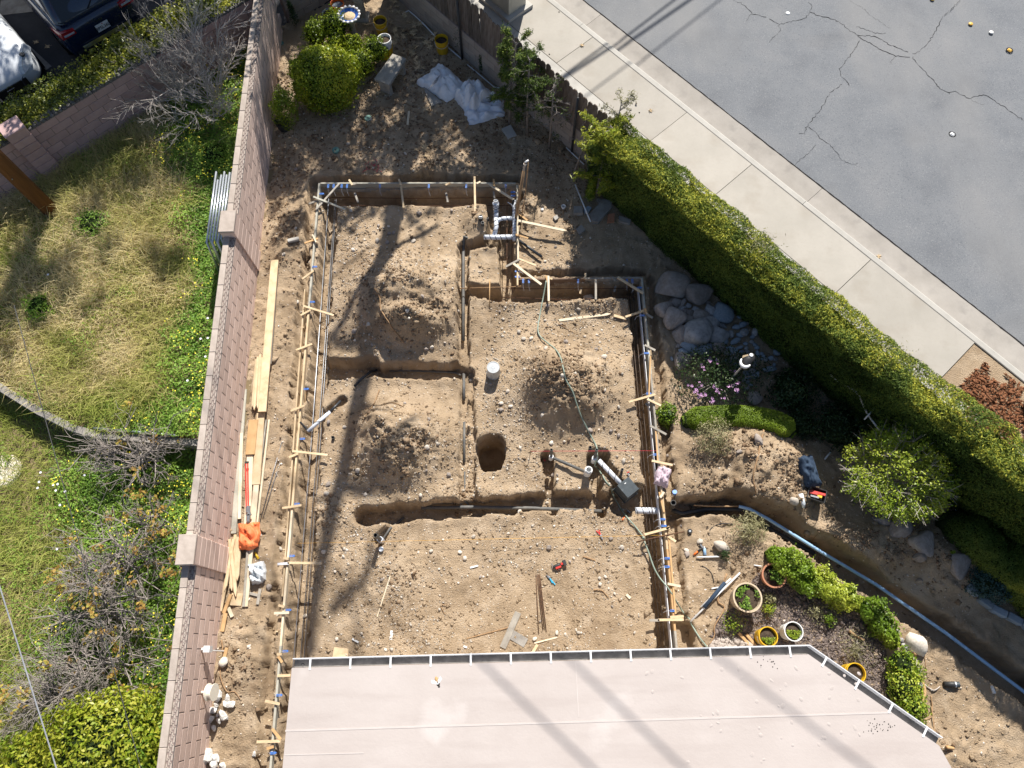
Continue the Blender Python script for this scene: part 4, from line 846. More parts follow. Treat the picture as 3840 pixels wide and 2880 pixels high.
def smooth_path(P, n=5):
    out = []; P = [Vector(p) for p in P]
    for i in range(len(P) - 1):
        p0, p1, p2, p3 = P[max(i - 1, 0)], P[i], P[i + 1], P[min(i + 2, len(P) - 1)]
        for j in range(n):
            t = j / n; out.append(.5 * ((2 * p1) + (p2 - p0) * t + (2 * p0 - 5 * p1 + 4 * p2 - p3) * t * t + (3 * p1 - p0 - 3 * p2 + p3) * t ** 3))
    return out + [P[-1]]
PH = smooth_path(P)
for v in PH: v.z = max(v.z, hgt(v.x, v.y) + .014)
tag(MB().tube(PH, .0135, 8).build('garden_hose', 'hose_green', smooth=True), 'grey green garden hose winding across the pad to the house', 'hose')
def pillow(c, rx, ry, h, rot=0, seed=0, wr=.25, sq=.6, nu=26, base=None):
    """crumpled closed bag / cloth sheet shape"""
    r = random.Random(seed); ph = [r.uniform(0, 9) for _ in range(8)]; k = MB(); T = []; B = []
    for i in range(nu + 1):
        rt = []; rb = []
        for j in range(nu + 1):
            u = i / nu * 2 - 1; v = j / nu * 2 - 1
            m_ = max(abs(u), abs(v)); l_ = math.hypot(u, v) or 1
            f = (sq + (1 - sq) * (m_ / l_)) if m_ > 0 else 1
            x, y = u * f * rx, v * f * ry
            e = (1 - m_ ** 3)
            wob = fbm(np.array(u * 2.3 + ph[0]), np.array(v * 2.3 + ph[1]), seed, 3) - .5
            rid = abs(math.sin(u * 4 + ph[2] + 2.5 * float(wob)) * math.cos(v * 3.1 + ph[3] + u * 2))
            an_ = math.atan2(v, u); edge = 1 + .05 * math.sin(3 * an_ + ph[4]) + .04 * math.sin(5 * an_ + ph[5]) + .02 * math.sin(11 * an_ + ph[6])
            z = h * max(0, e) ** .5 * (.75 + wr * (rid - .5) * .8 + .5 * float(wob)) + .012 + .02 * wr * max(0, e) * abs(math.sin(u * 9 + 4 * float(wob) + v * 5))
            ca, sa = math.cos(rot), math.sin(rot); X = c[0] + (x * ca - y * sa) * edge; Y = c[1] + (x * sa + y * ca) * edge
            gz = (hgt(X, Y) if base is None else base)
            rt.append((X, Y, max(gz, c[2] - .05) + z)); rb.append((X, Y, gz - .01))
        T.append(rt); B.append(rb)
    k.grid(T); o = len(k.v); k.grid([row[::-1] for row in B])
    return k
k = pillow(g(*z4(1910, 745), .16), .135, .19, .16, -.3, 11, .5, .75, base=.17)
mat('plaid', [(.55, .42, .42), (.70, .58, .58)], .9, 30, bump=.5, bscale=18)
def plaid(nt, out, mp):
    L = nt.links
    for ax, col, sc in ((0, (.14, .05, .14), 17), (1, (.10, .10, .30), 17), (0, (.5, .12, .13), 41), (1, (.75, .72, .74), 41)):
        wv = nt.nodes.new('ShaderNodeTexWave'); wv.wave_type = 'BANDS'; wv.bands_direction = 'X' if ax == 0 else 'Y'; wv.inputs['Scale'].default_value = sc; wv.inputs['Distortion'].default_value = 1.5
        L.new(mp.outputs[0], wv.inputs['Vector']); mr = nt.nodes.new('ShaderNodeMapRange'); mr.inputs['From Min'].default_value = .5; mr.inputs['From Max'].default_value = .75; mr.inputs['To Max'].default_value = .55; L.new(wv.outputs[1], mr.inputs[0])
        mx = nt.nodes.new('ShaderNodeMix'); mx.data_type = 'RGBA'; L.new(mr.outputs[0], mx.inputs[0]); L.new(out, mx.inputs[6]); mx.inputs[7].default_value = (*col, 1); out = mx.outputs[2]
    return out
mat('plaid', [(.55, .50, .54), (.68, .62, .64)], .9, 30, bump=.5, bscale=18, extra=plaid)
tag(k.build('plaid_shirt', 'plaid', smooth=True), 'crumpled plaid shirt draped over the garden side form board', 'shirt')

# ================================================================== lumber pile by the wall
def plank(a, b, wd, ht, mat_, label, z=.0, name='plank', group=None, pt=False, zb=None):
    A = gp(a); B = gp(b); z0 = max(A.z, B.z) + ht / 2 + z
    A = g(*a, z0); B = g(*b, z0 if zb is None else zb); return tag(MB().beam(A, B, wd, ht, point=pt).build(name, mat_), label, 'stake' if 'stake' in name else 'plank', group)
plank(q(1, 1, 122, 28), q(1, 1, 40, 1010), .155, .04, 'wood_new', 'longest new plank in the lumber pile reaching toward the garden bushes', .05)
plank(q(1, 1, 140, 40), q(1, 1, 92, 700), .04, .05, 'wood_grey', 'grey edge board under the longest new plank', .0)
plank(z5(325, -330), z5(228, 950), .095, .04, 'board_green', 'pale grey long board lying against the foot of the block wall', .0)
plank(z5(300, 60), z5(280, 820), .06, .04, 'wood_pale', 'narrow pale board beside the pale grey board', .04)
plank(z5(470, -120), z5(428, 515), .15, .04, 'wood_new', 'wide knotty plank under the orange plank', .03)
plank(z5(405, -60), z5(375, 248), .175, .04, 'wood_orange', 'wide orange toned plank on top of the lumber pile', .08)
plank(z5(545, -60), z5(440, 850), .035, .05, 'wood_pale', 'thin pale strip on the yard side of the lumber pile', .0); plank(z5(520, -60), z5(410, 850), .022, .05, 'wood_grey', 'thin grey strip along the lumber pile', .0)
plank(z5(375, 250), z5(345, 1050), .12, .04, 'wood_pale', 'pale wide board under the red bar clamps', .05)
plank(z5(430, 520), z5(330, 1600), .10, .04, 'wood_pale', 'pale board running out under the orange cloth', .0)
for i, (a, b) in enumerate(((q(1, 1, 30, 640), q(1, 1, 12, 990)), (q(1, 1, 15, 655), q(1, 1, -10, 1000)), (q(1, 1, 42, 660), q(1, 1, 30, 985)), (q(1, 1, 5, 670), q(1, 1, -22, 980)))): plank(a, b, .05, .05, 'wood_new', 'bundled new wood stake on the fence end of the lumber pile', .09, 'wood_stake', 'stake bundle at the fence end', True)
for i, (a, b) in enumerate((((245, 960), (200, 1440)), ((265, 980), (235, 1430)), ((195, 1000), (215, 1460)), ((285, 1010), (262, 1370)), ((210, 1120), (250, 1510)), ((230, 1000), (150, 1460)))): plank(z5(*a), z5(*b), .055, .05, 'wood_new', 'bundled pointed wood stake lying out from the orange cloth', .05 + .03 * (i % 2), 'wood_stake', 'stake bundle at the cloth', True)
plank(z5(265, 1480), z5(245, 1590), .20, .04, 'wood_new', 'short wide plank end at the house end of the lumber pile', .0); plank(z5(355, 1100), z5(318, 1600), .045, .045, 'wood_grey', 'grey stick beside the short wide plank end', .0)
plank(z5(165, 1350), z5(112, 1640), .06, .04, 'wood_new', 'angled new board below the stake bundle', .02); plank(z5(205, 1490), z5(140, 1660), .06, .04, 'wood_orange', 'orange toned off-cut at the house tip of the lumber pile', .06)
plank(q(0, 2, 1480, 620), q(0, 2, 1505, 680), .06, .03, 'wood_pale', 'small square off-cut lying in dirt beyond the lumber'); plank(q(0, 2, 1462, 655), q(0, 2, 1440, 775), .07, .03, 'wood_orange', 'flat orange off-cut at the wall foot beyond the lumber'); plank(q(0, 2, 1470, 880), q(0, 2, 1455, 940), .06, .03, 'wood_orange', 'small orange off-cut below the wall lamp')
plank(z5(360, 1480), z5(445, 1500), .05, .03, 'wood_grey', 'weathered short stick near the clear plastic bag'); plank(z5(465, 1440), z5(440, 1580), .05, .025, 'wood_grey', 'second weathered stick leaning from the clear plastic bag')
t = thing('bar_clamp', 'long red bar clamps lying on the lumber pile', 'clamp', gp(z5(348, 600)))
for dx, dy in ((-10, 0), (8, 6)): MB().beam(g(*z5(345 + dx, 315 + dy), .20), g(*z5(350 + dx, 715), .20), .022, .022).build('bar', 'tool_red', t)
MB().beam(g(*z5(345, 310), .205), g(*z5(345, 325), .205), .07, .03).build('head', 'tool_black', t)
for a, b, w_ in (((360, 705), (358, 760), .07), ((365, 760), (355, 845), .05), ((340, 790), (385, 780), .025)): MB().beam(g(*z5(*a), .20), g(*z5(*b), .20), w_, .04).build('jaw', 'steel_grey', t)
tag(pillow(g(*z5(362, 970), .15), .185, .24, .14, .12, 5, .7, .8, base=.12).build('orange_cloth', 'orange_cloth', smooth=True), 'bright orange safety cloth heaped on the lumber pile', 'cloth')
c_ = gp(z5(450, 1300)); tag(pillow(c_, .14, .19, .22, .3, 8, .6, .8).build('plastic_bag', 'clear_plastic', smooth=False), 'clear plastic bag on dirt beside the stake bundle', 'bag')
c_ = gp(z5(440, 1155), .02); d_ = Vector((.05, -.07, 0)); t = thing('screwdriver', 'yellow handled screwdriver lying by the clear plastic bag', 'screwdriver', c_)
MB().tube([c_ - d_, c_ + d_ * .6], [.018, .022], 10).build('handle', 'yellow_plastic', t, smooth=True); MB().tube([c_ + d_ * .6, c_ + d_ * 1.6], .006, 6).build('shaft', 'steel_grey', t)

# ================================================================== loose timber and tools on the pad
def lay(name, label, cat, c, r_, a, b, wd, th, mat_, pt=False, group=None, dz=0.0):
    A = gp(q(c, r_, *a), th / 2 + dz); B = gp(q(c, r_, *b), th / 2 + dz); return tag(MB().beam(A, B, wd, th, point=pt).build(name, mat_), label, cat, group)
lay('wood_stake', 'long pointed stake lying on the pad near the step board', 'stake', 2, 1, (305, 420), (640, 377), .055, .025, 'wood_pale', True)
lay('wood_offcut', 'short stake end beside the long pointed stake', 'wood piece', 2, 1, (660, 388), (742, 410), .055, .025, 'wood_new')
lay('wood_stick', 'thin pale batten on bare dirt near the riser', 'stick', 1, 2, (870, 417), (785, 680), .02, .012, 'wood_pale')
lay('wood_stick', 'dark thin twig on dirt beside the riser', 'stick', 1, 2, (522, 385), (718, 362), .012, .01, 'bark_dark'); lay('wood_stick', 'short brown stick near the red pliers', 'stick', 2, 2, (460, 288), (540, 313), .022, .02, 'root_brown')
lay('wood_stick', 'pale straight stick near the house below the rusty bars', 'stick', 2, 2, (145, 850), (292, 812), .025, .015, 'wood_pale'); lay('wood_stick', 'brown stick lying by the house beside the grey slab', 'stick', 1, 2, (1365, 820), (1659, 742), .018, .016, 'root_brown')
lay('wood_offcut', 'square plywood scrap at the roof edge', 'wood piece', 1, 2, (500, 920), (595, 930), .22, .015, 'wood_new'); lay('wood_offcut', 'thin stakes end showing beside the roof edge', 'wood piece', 2, 2, (165, 860), (130, 915), .05, .02, 'wood_new')
lay('wood_offcut', 'grey board half buried near the rusty bars', 'board', 2, 2, (40, 650), (-60, 880), .11, .02, 'wood_grey'); lay('wood_offcut', 'pale slab piece lying across the grey board', 'board', 2, 2, (-10, 790), (90, 850), .16, .02, 'concrete_old')
lay('wood_offcut', 'small square wood block on the pad near the garden trench', 'wood piece', 2, 2, (740, 535), (765, 560), .05, .03, 'wood_pale'); lay('wood_offcut', 'white plastic strip on dirt near the roof', 'plastic piece', 1, 2, (880, 768), (874, 827), .045, .008, 'pvc_white')
for a, b in (((1388, 362), (1440, 348)), ((625, 822), (665, 845)), ((1345, 870), (1368, 878))): lay('bar_chair', 'small white plastic bar support lying on the pad', 'plastic piece', 1, 2, a, b, .03, .02, 'pvc_white', group='plastic bar supports')
for a, b in (((278, 1402), (322, 1422)), ((272, 1425), (285, 1450))): lay('wood_offcut', 'small new off-cut in dirt beside the formwork corner by the wall', 'wood piece', 1, 0, a, b, .04, .02, 'wood_new', group='off-cuts by the corner')
lay('brick', 'grey brick lying in dirt beside the block wall', 'brick', 1, 0, (210, 1568), (282, 1552), .08, .06, 'concrete'); lay('wood_stake', 'short upright looking stake on the shaded soil', 'stake', 1, 0, (992, 722), (982, 812), .05, .02, 'wood_pale')
def poly_stick(name, label, cat, pts, r0, r1, mat_, group=None, dz=.01):
    P = smooth_path([gp(p, r0 + dz) for p in pts], 4); n_ = len(P)
    for v in P: v.z = max(v.z, hgt(v.x, v.y) + r0 * .7)
    return tag(MB().tube(P, [r0 + (r1 - r0) * i / (n_ - 1) for i in range(n_)], 6).build(name, mat_, smooth=True), label, cat, group)
for lab, c, r_, pts, r0 in (('long curved root lying over the dirt mound by the end board', 1, 1, ((770, 215), (805, 280), (810, 350), (860, 430), (900, 490), (968, 572)), .016), ('bent pale root on the pad below the shallow trench', 1, 1, ((800, 870), (770, 950), (725, 1030), (690, 1085)), .012), ('curved root beside the pale bent root', 1, 1, ((828, 965), (890, 955), (960, 980)), .012), ('forked brown root near the small bare hollow', 2, 2, ((530, 505), (580, 508), (628, 558)), .014), ('dark twig in the dirt near the broken hose', 2, 1, ((300, 440), (350, 470), (405, 502)), .008), ('pale root running down the garden mound', 2, 1, ((1620, 1125), (1600, 1250), (1570, 1380), (1560, 1440), (1575, 1560)), .02), ('curved root at the wall foot below the lamps', 0, 2, ((1440, 830), (1450, 950), (1430, 1050), (1470, 1160), (1525, 1165), (1560, 1215)), .012), ('thin root in the garden mulch by the pale pipes', 2, 2, ((1390, 400), (1330, 570), (1375, 620), (1310, 740), (1310, 800), (1275, 860)), .016), ('small twig on dirt near the roof', 1, 2, ((1200, 615), (1215, 645), (1232, 665)), .007), ('thin curved twig beside small off-cuts', 1, 2, ((1205, 602), (1250, 603)), .007), ('thin root hanging at the trench edge', 3, 2, ((270, 210), (290, 130), (320, 120)), .006), ('thin curved root over the garden trench bank', 3, 2, ((705, 355), (740, 400), (770, 440)), .006)):
    poly_stick('root', lab, 'root', [q(c, r_, *p) for p in pts], r0, r0 * .5, 'root_brown')
# power drill
c_ = gp(q(2, 2, 305, 345), .05); t = thing('power_drill', 'red and black cordless drill lying on the pad', 'drill', c_)
d_ = Vector((.12, .045, 0)).normalized(); x_ = Vector((-d_.y, d_.x, 0))
MB().tube([c_ - d_ * .12, c_ - d_ * .11, c_ - d_ * .02, c_ + d_ * .03], [.018, .028, .033, .03], 12).build('body', 'tool_black', t, smooth=True)
MB().beam(c_ - d_ * .08 - x_ * .03, c_ + d_ * .02 - x_ * .03, .05, .05).build('housing', 'tool_red', t)
MB().beam(c_ + d_ * .01, c_ + d_ * .12, .04, .036).build('handle', 'tool_red', t); MB().beam(c_ + d_ * .10 - x_ * .05, c_ + d_ * .10 + x_ * .05, .06, .06).build('battery', 'tool_black', t); MB().tube([c_ - d_ * .115, c_ - d_ * .12 + x_ * .07], .008, 8).build('bit', 'steel_grey', t)
def plier(label, pj, pa, pb, ph, mat_):
    J = gp(pj, .02); t = thing('pliers', label, 'pliers', J)
    for e in (pa, pb): E_ = gp(e, .02); MB().tube(smooth_path([J, J.lerp(E_, .5) + (gp(ph, .02) - J) * -.05, E_]), .011, 8).build('handle', mat_, t, smooth=True)
    H_ = gp(ph, .02); MB().beam(J, H_, .035, .02, point=True).build('jaw', 'steel_grey', t); MB().lathe(J + Vector((0, 0, .0)), [(.02, -.005), (.02, .014), (0, .016)], 10).build('pivot', 'steel_grey', t)
plier('red handled pliers lying on the pad near garden hose', q(2, 2, 575, 155), q(2, 2, 545, 122), q(2, 2, 562, 118), q(2, 2, 588, 182), 'tool_red')
plier('cyan handled tile cutters lying beside the rusty bars', q(2, 2, 240, 425), q(2, 2, 280, 473), q(2, 2, 262, 462), q(2, 2, 220, 408), 'tool_cyan')
def hammer(label, a, b, hd, mat_):
    A = gp(a, .02); B = gp(b, .03); t = thing('hammer', label, 'hammer', A); MB().tube([A, A.lerp(B, .45)], .016, 8).build('grip', mat_, t, smooth=True); MB().tube([A.lerp(B, .45), B], .012, 8).build('shaft', 'tool_black', t, smooth=True)
    d = (B - A).normalized(); x = Vector((-d.y, d.x, 0)); MB().beam(B - x * .06, B + x * .06, .035, .035).build('head', 'steel_grey', t)
hammer('orange gripped hammer lying in the trench end by the hose', z4(1320, 1380), z4(1410, 1265), 0, 'orange_plastic'); hammer('orange gripped hammer lying in the garden by the boulder', z6(120, 360), z6(215, 275), 0, 'orange_plastic')
c_ = gp(z6(75, 98), .0); t = thing('tape_measure', 'small black tape measure on dirt by the garden side board', 'tape measure', c_); MB().lathe(c_, [(.04, 0), (.045, .01), (.045, .04), (.036, .05), (0, .05)], 14).build('case', 'tool_black', t); MB().box(c_ + Vector((.0, 0, .052)), (.03, .02, .004)).build('label_plate', 'clear_plastic', t)
c_ = gp(z4(160, 495), .012); tag(MB().tube([c_ + Vector((-.02, .015, 0)), c_, c_ + Vector((.025, -.02, 0))], [.008, .016, .01], 8).build('string_reel', 'string_red', smooth=True), 'small pink string reel beside the drain arm', 'reel')
c_ = gp(z4(1400, 690), .04); t = thing('red_valve', 'tiny red handled valve behind the black box', 'valve', c_); MB().tube([c_, c_ + Vector((.01, -.06, .01))], .012, 8).build('body', 'galvanized', t); MB().beam(c_ + Vector((-.03, .0, .02)), c_ + Vector((.02, .01, .02)), .016, .01).build('lever', 'tool_red', t)
# ================================================================== yard furniture at the far end
def lump(c, r0, r1, h, mat_, name, parent, n=16): return MB().lathe(c, [(0, 0), (r0, 0), (r1, h), (0, h)], n).build(name, mat_, parent)
p = gp(q(1, 0, 548, 105)); bucket('orange_bucket', 'orange bucket full of dark stones behind the birdbath', p, .13, .155, .38, 'orange_plastic', 'stone_blue', handle=False)
p = gp(q(1, 0, 480, 118)); bucket('clear_tub', 'dull clear plastic tub beside the orange bucket', p, .12, .15, .16, 'clear_plastic', 'soil_dark', handle=False, band=False)
p = gp(q(1, 0, 820, 215)); bucket('yellow_bucket', 'yellow bucket with soil standing alone among dry leaves', p, .13, .152, .38, 'yellow_plastic')
p = gp(q(1, 0, 1210, 335)); bucket('yellow_bucket', 'yellow bucket with soil against the fence wall', p, .13, .152, .38, 'yellow_plastic')
p = gp(q(1, 0, 855, 365)); t = bucket('yellow_bucket', 'yellow bucket under a white rimmed one behind the stone bench', p, .13, .15, .30, 'yellow_plastic', None, handle=False)
bucket('white_bucket', 'white bucket of soil nested in a yellow one by the bench', p + Vector((0, 0, .17)), .125, .15, .36, 'white_plastic')
p = gp(q(1, 0, 640, 245)); t = thing('birdbath', 'stone birdbath with a blue glazed bowl full of dry leaves', 'birdbath', p)
H_ = .62
MB().lathe(p, [(0, 0), (.15, 0), (.15, .05), (.11, .08), (.085, .14), (.075, .28), (.085, .42), (.12, .50), (.15, H_ - .06)], 20).build('pedestal', 'bench_stone', t, smooth=True)
MB().lathe(p + Vector((0, 0, H_ - .06)), [(.06, 0), (.19, .03), (.255, .07), (.268, .10), (.26, .12), (.235, .12), (.215, .10)], 26).build('rim', 'bench_stone', t, smooth=True)
MB().lathe(p + Vector((0, 0, H_ - .06)), [(.217, .102), (.18, .07), (.08, .055), (0, .05)], 26).build('basin', 'blue_glaze', t, smooth=True)
for i in range(16):
    a_ = i / 16 * 2 * math.pi; c_ = p + Vector((math.cos(a_) * .25, math.sin(a_) * .25, H_ + .055)); MB().lathe(c_, [(.03, 0), (.026, .012), (.008, .018), (0, .012)], 8).build('carving', 'petal_white', t)
MB().lathe(p + Vector((0, 0, H_ - .0)), [(.15, .0), (.10, .03), (.04, .045), (0, .04)], 12).build('leaf_litter', 'leaf_dry', t)
p = gp(q(1, 0, 690, 120)); t = thing('stone_pedestal', 'plain tapered stone pedestal behind the blue birdbath', 'pedestal', p)
MB().lathe(p, [(0, 0), (.20, 0), (.20, .06), (.14, .09), (.125, .45), (.15, .62), (.17, .64), (.17, .70), (0, .70)], 4).build('column', 'bench_stone', t); MB().box(p + Vector((0, 0, .03)), (.34, .34, .06)).build('plinth', 'bench_stone', t)
# bench
zb = .40; C4 = [Q(1, 0, *a, zb) for a in ((885, 348), (972, 378), (862, 552), (766, 510))]
t = thing('stone_bench', 'rough concrete bench standing beside the round bush', 'bench', (C4[0] + C4[2]) / 2 * Vector((1, 1, 0)) if False else Vector(((C4[0].x + C4[2].x) / 2, (C4[0].y + C4[2].y) / 2, 0)))
MB().prism([C4[3], C4[2], C4[1], C4[0]], zb - .07, zb).build('seat', 'bench_stone', t)
ce = Vector(((C4[0].x + C4[2].x) / 2, (C4[0].y + C4[2].y) / 2, 0)); la = ((C4[0] + C4[1]) / 2 - (C4[2] + C4[3]) / 2); la.z = 0; ln_ = la.length; la.normalize(); wa = Vector((-la.y, la.x, 0))
for sg in (-1, 1):
    c_ = ce + la * sg * (ln_ / 2 - .10); z0 = hgt(c_.x, c_.y) - .05; MB().beam(c_ - wa * .14 + Vector((0, 0, (zb - .07 + z0) / 2)), c_ + wa * .14 + Vector((0, 0, (zb - .07 + z0) / 2)), .09, zb - .07 - z0).build('leg', 'bench_stone', t)
# sacks
c_ = gp(q(1, 0, 1212, 550)); t = tag(pillow(c_, .47, .36, .34, -.72, 21, .5, .9, 40).build('canvas_sack', 'canvas', smooth=True), 'pale canvas sack with faint dark printing beside leaf litter', 'sack')
c2_ = gp(q(1, 0, 1408, 640)); tag(pillow(c2_, .35, .36, .46, -.7, 23, .6, .9, 40).build('canvas_sack', 'canvas', smooth=True), 'pale canvas sack with deep folds next to the flat printed sack', 'sack')
c3_ = gp(q(1, 0, 1480, 730)); tag(pillow(c3_, .46, .26, .16, .3, 25, .9, .75, 30).build('plastic_sheet', 'wrap_white', smooth=True), 'crumpled white plastic sheet under the folded canvas sack', 'plastic sheet')
for i in range(5):   # the print on the sack: rows of strokes too worn to read
    a = Q(1, 0, 1118 + i * 12, 575 - i * 16, c_.z + .31); b_ = Q(1, 0, 1172 + i * 5, 530 - i * 10, c_.z + .31)
    MB().beam(a, b_, .012, .002).build('print_mark', 'print_grey', t)
def slab(name, label, c, r_, pts, th, mat_, cat='slab', tilt=0):
    P = [gp(q(c, r_, *p)) for p in pts]; z0 = sum(p.z for p in P) / len(P); k = MB()
    P = P if sum((P[i].x * P[(i + 1) % len(P)].y - P[(i + 1) % len(P)].x * P[i].y) for i in range(len(P))) > 0 else P[::-1]
    k.prism(P, z0 - .02, z0 + th); o = k.build(name, mat_)
    if tilt: o.rotation_euler = (tilt, tilt * .5, 0)
    return tag(o, label, cat)
slab('paving_slab', 'dark square slab under the printed canvas sack', 1, 0, ((1090, 570), (1205, 670), (1140, 695), (1095, 600)), .04, 'concrete_old'); slab('paver', 'pale square paver on shaded soil below the sacks', 1, 0, ((1592, 845), (1650, 820), (1690, 880), (1635, 908)), .05, 'concrete')
for lab, pts, m_ in (('dark angular concrete slab, largest of the broken pieces by the hedge', ((500, 1400), (570, 1325), (650, 1350), (560, 1455), (520, 1450)), 'concrete_old'), ('grey square block beside the broken slabs by the hedge', ((398, 1350), (455, 1350), (458, 1398), (398, 1398)), 'concrete_old'), ('grey block apart from the broken slabs on dark soil', ((412, 1490), (447, 1465), (475, 1497), (437, 1525)), 'concrete_old'), ('red faced brick piece among the broken slabs', ((620, 1400), (663, 1390), (660, 1440), (615, 1450)), 'terracotta'), ('pale flat stone resting on the leaning white pipe', ((462, 1365), (490, 1345), (515, 1355), (495, 1388), (468, 1388)), 'stone_blue'), ('long dark slab piece at the hedge foot', ((690, 1410), (770, 1430), (760, 1460), (690, 1440)), 'concrete_old'), ('broad dark slab behind the large broken piece', ((545, 1300), (650, 1310), (640, 1345), (560, 1325)), 'concrete_old'), ('small pale paver chip near standing pipe on dark soil', ((265, 1415), (290, 1400), (300, 1420), (280, 1435)), 'concrete')):
    slab('broken_slab', lab, 2, 0, pts, random.uniform(.04, .09), m_, tilt=random.uniform(-.06, .06))
for i, (a, lab) in enumerate((((158, 285), 'round green valve lid at the foot of the block wall'), ((728, 768), 'round green valve lid by the bush on dappled soil'), ((518, 975), 'round green valve lid on dark soil near the pink mark'))):
    p = gp(q(1, 0, *a)); t = thing('valve_box', lab, 'lid', p); MB().lathe(p, [(.085, -.05), (.085, .02), (.078, .028), (.03, .028), (0, .026)], 20).build('lid', 'lid_green', t); MB().beam(p + Vector((-.02, 0, .03)), p + Vector((.02, 0, .03)), .012, .006).build('finger_slot', 'tape_black', t)
p = gp(q(1, 0, 715, 830)); tag(MB().tube([p + Vector((0, 0, 0)), p + Vector((.02, .05, .12))], .02, 8).build('marker_post', 'root_brown', smooth=True), 'small brown marker post with pale tip below the bush', 'post')
p = gp(q(2, 0, 332, 1352), .0); bucket('white_cup', 'small white cup standing on dark soil', p, .03, .04, .09, 'white_plastic', None, handle=False, band=False)
p = gp(q(2, 0, 195, 1362), .0); tag(MB().box(p + Vector((0, 0, .02)), (.06, .05, .04)).build('plaster_lump', 'rubble_white'), 'small white plaster lump on dark soil near the cup', 'lump')
for i in range(26):   # pink marking flags / paint on the roots
    p = gp(q(1, 0, 745 + random.gauss(0, 32), 1072 + random.gauss(0, 24)), .006); d_ = Vector((random.gauss(0, .03), random.gauss(0, .05), .004))
    tag(MB().tube([p, p + d_ * .6, p + d_], .004, 5).build('painted_root', 'string_red'), 'pink painted root hair on soil between bush and end board', 'root', 'pink painted roots')

# ================================================================== garden plants
def shell(c, rx, ry, rz, n, seed, bumps=.12, low=-.35, fill=.25):
    r = np.random.default_rng(seed); d = r.normal(0, 1, (n, 3)); d /= np.linalg.norm(d, axis=1, keepdims=True); d = d[d[:, 2] > low]
    b_ = 1 + bumps * (fbm(d[:, 0] * 2.4 + seed, d[:, 1] * 2.4 + d[:, 2] * 1.7, seed, 3) - .5) * 3.0
    rad = b_ * (1 - fill * r.random(len(d)) ** 1.6); return np.array(c) + d * rad[:, None] * np.array([rx, ry, rz]), d
def blob(c, rx, ry, rz, parent, mat_='dark_core', name='opaque_core', seed=0):
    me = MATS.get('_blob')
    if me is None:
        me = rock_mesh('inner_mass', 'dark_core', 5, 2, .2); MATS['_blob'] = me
    return link(name, me, c, parent, scale=(rx, ry, rz))  # added opaque dark mass that blocks the view through the leaves
def tints(C, seed, lo=0.0, hi=1.0, scale=2.0, pw=1.0):
    r = np.random.default_rng(seed); t = .6 * fbm(C[:, 0] * scale, C[:, 1] * scale + C[:, 2] * scale * .7, seed, 3) + .4 * r.random(len(C)); t = np.clip((t - .25) / .5, 0, 1) ** pw; return lo + (hi - lo) * t
def bush(name, label, c, rx, ry, rz, n, ln, wd, leaf, seed, bumps=.12, cat='bush', core=True, trunk=True, group=None, jit=.6, fill=.3, low=-.4, tk=dict()):
    c = Vector(c); base = Vector((c.x, c.y, hgt(c.x, c.y))); t = thing(name, label, cat, base, group)
    C, N = shell(c, rx, ry, rz, n, seed, bumps, low, fill); sh = np.random.default_rng(seed + 9); tips = sh.random(len(C)) < .12; C[tips] += N[tips] * (sh.random((tips.sum(), 1)) * .22 * min(rx, ry)); V, F = leaves(C, N, ln, wd, jit, seed=seed + 1)
    bulk('foliage', V, F, leaf, t, tints(C, seed, **tk), loc=tuple(c))
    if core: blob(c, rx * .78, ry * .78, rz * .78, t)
    if trunk:
        k = MB()
        for i in range(5):
            a_ = i * 1.3 + seed; e = c + Vector((math.cos(a_) * rx * .5, math.sin(a_) * ry * .5, -rz * .1)); k.tube([base + Vector((0, 0, -.05)), base.lerp(e, .5) + Vector((0, 0, .03)), e], [.03 * rx + .008, .02 * rx + .006, .006], 6)
        k.build('stem', 'bark_grey', t)
    return t
zc = .55; c_ = Q(1, 0, 450, 500, zc); bush('round_bush', 'large round yellow green clipped bush beside the bench', c_, .80, .78, .62, 17000, .05, .030, 'leaf_bush', 31, .10, low=-.75, tk=dict(lo=.05, hi=1, scale=3))
for pxy, z_, r_, n_, lab, sd in (((510, 175), .45, .36, 3000, 'small bush behind the round bush beside the birdbath', 33), ((385, 220), .35, .30, 2200, 'small loose bush between block wall and birdbath', 34), ((525, 275), .30, .28, 1600, 'small bush pressed against the back of the round bush', 36), ((770, 330), .35, .30, 2400, 'small dark green bush beside the white rimmed bucket', 35), ((635, 300), .28, .26, 1800, 'low bush between the birdbath and round bush', 37), ((680, 420), .3, .34, 2200, 'sparse bush in front of the stone bench back', 38)):
    bush('shrub', lab, Q(1, 0, *pxy, z_), r_, r_, r_ * 1.1, n_, .045, .024, 'leaf_bush', sd, .3, fill=.5, tk=dict(hi=.7))
p = gp(q(1, 0, 185, 830)); t = thing('potted_shrub', 'potted shrub in a black nursery pot by the block wall', 'potted plant', p); MB().lathe(p, [(0, 0), (.13, 0), (.16, .24), (.15, .24), (.13, .2), (0, .2)], 18).build('pot', 'tool_black', t)
C, N = shell(Q(1, 0, 175, 690, .55), .28, .42, .45, 3200, 40, .3, -.8, .6); V, F = leaves(C, N, .045, .024, .7, seed=41); bulk('foliage', V, F, 'leaf_bush', t, tints(C, 40, hi=.6), loc=tuple(p)); MB().tube([p + Vector((0, 0, .15)), p + Vector((0, .02, .6))], .012, 6).build('stem', 'bark_grey', t)
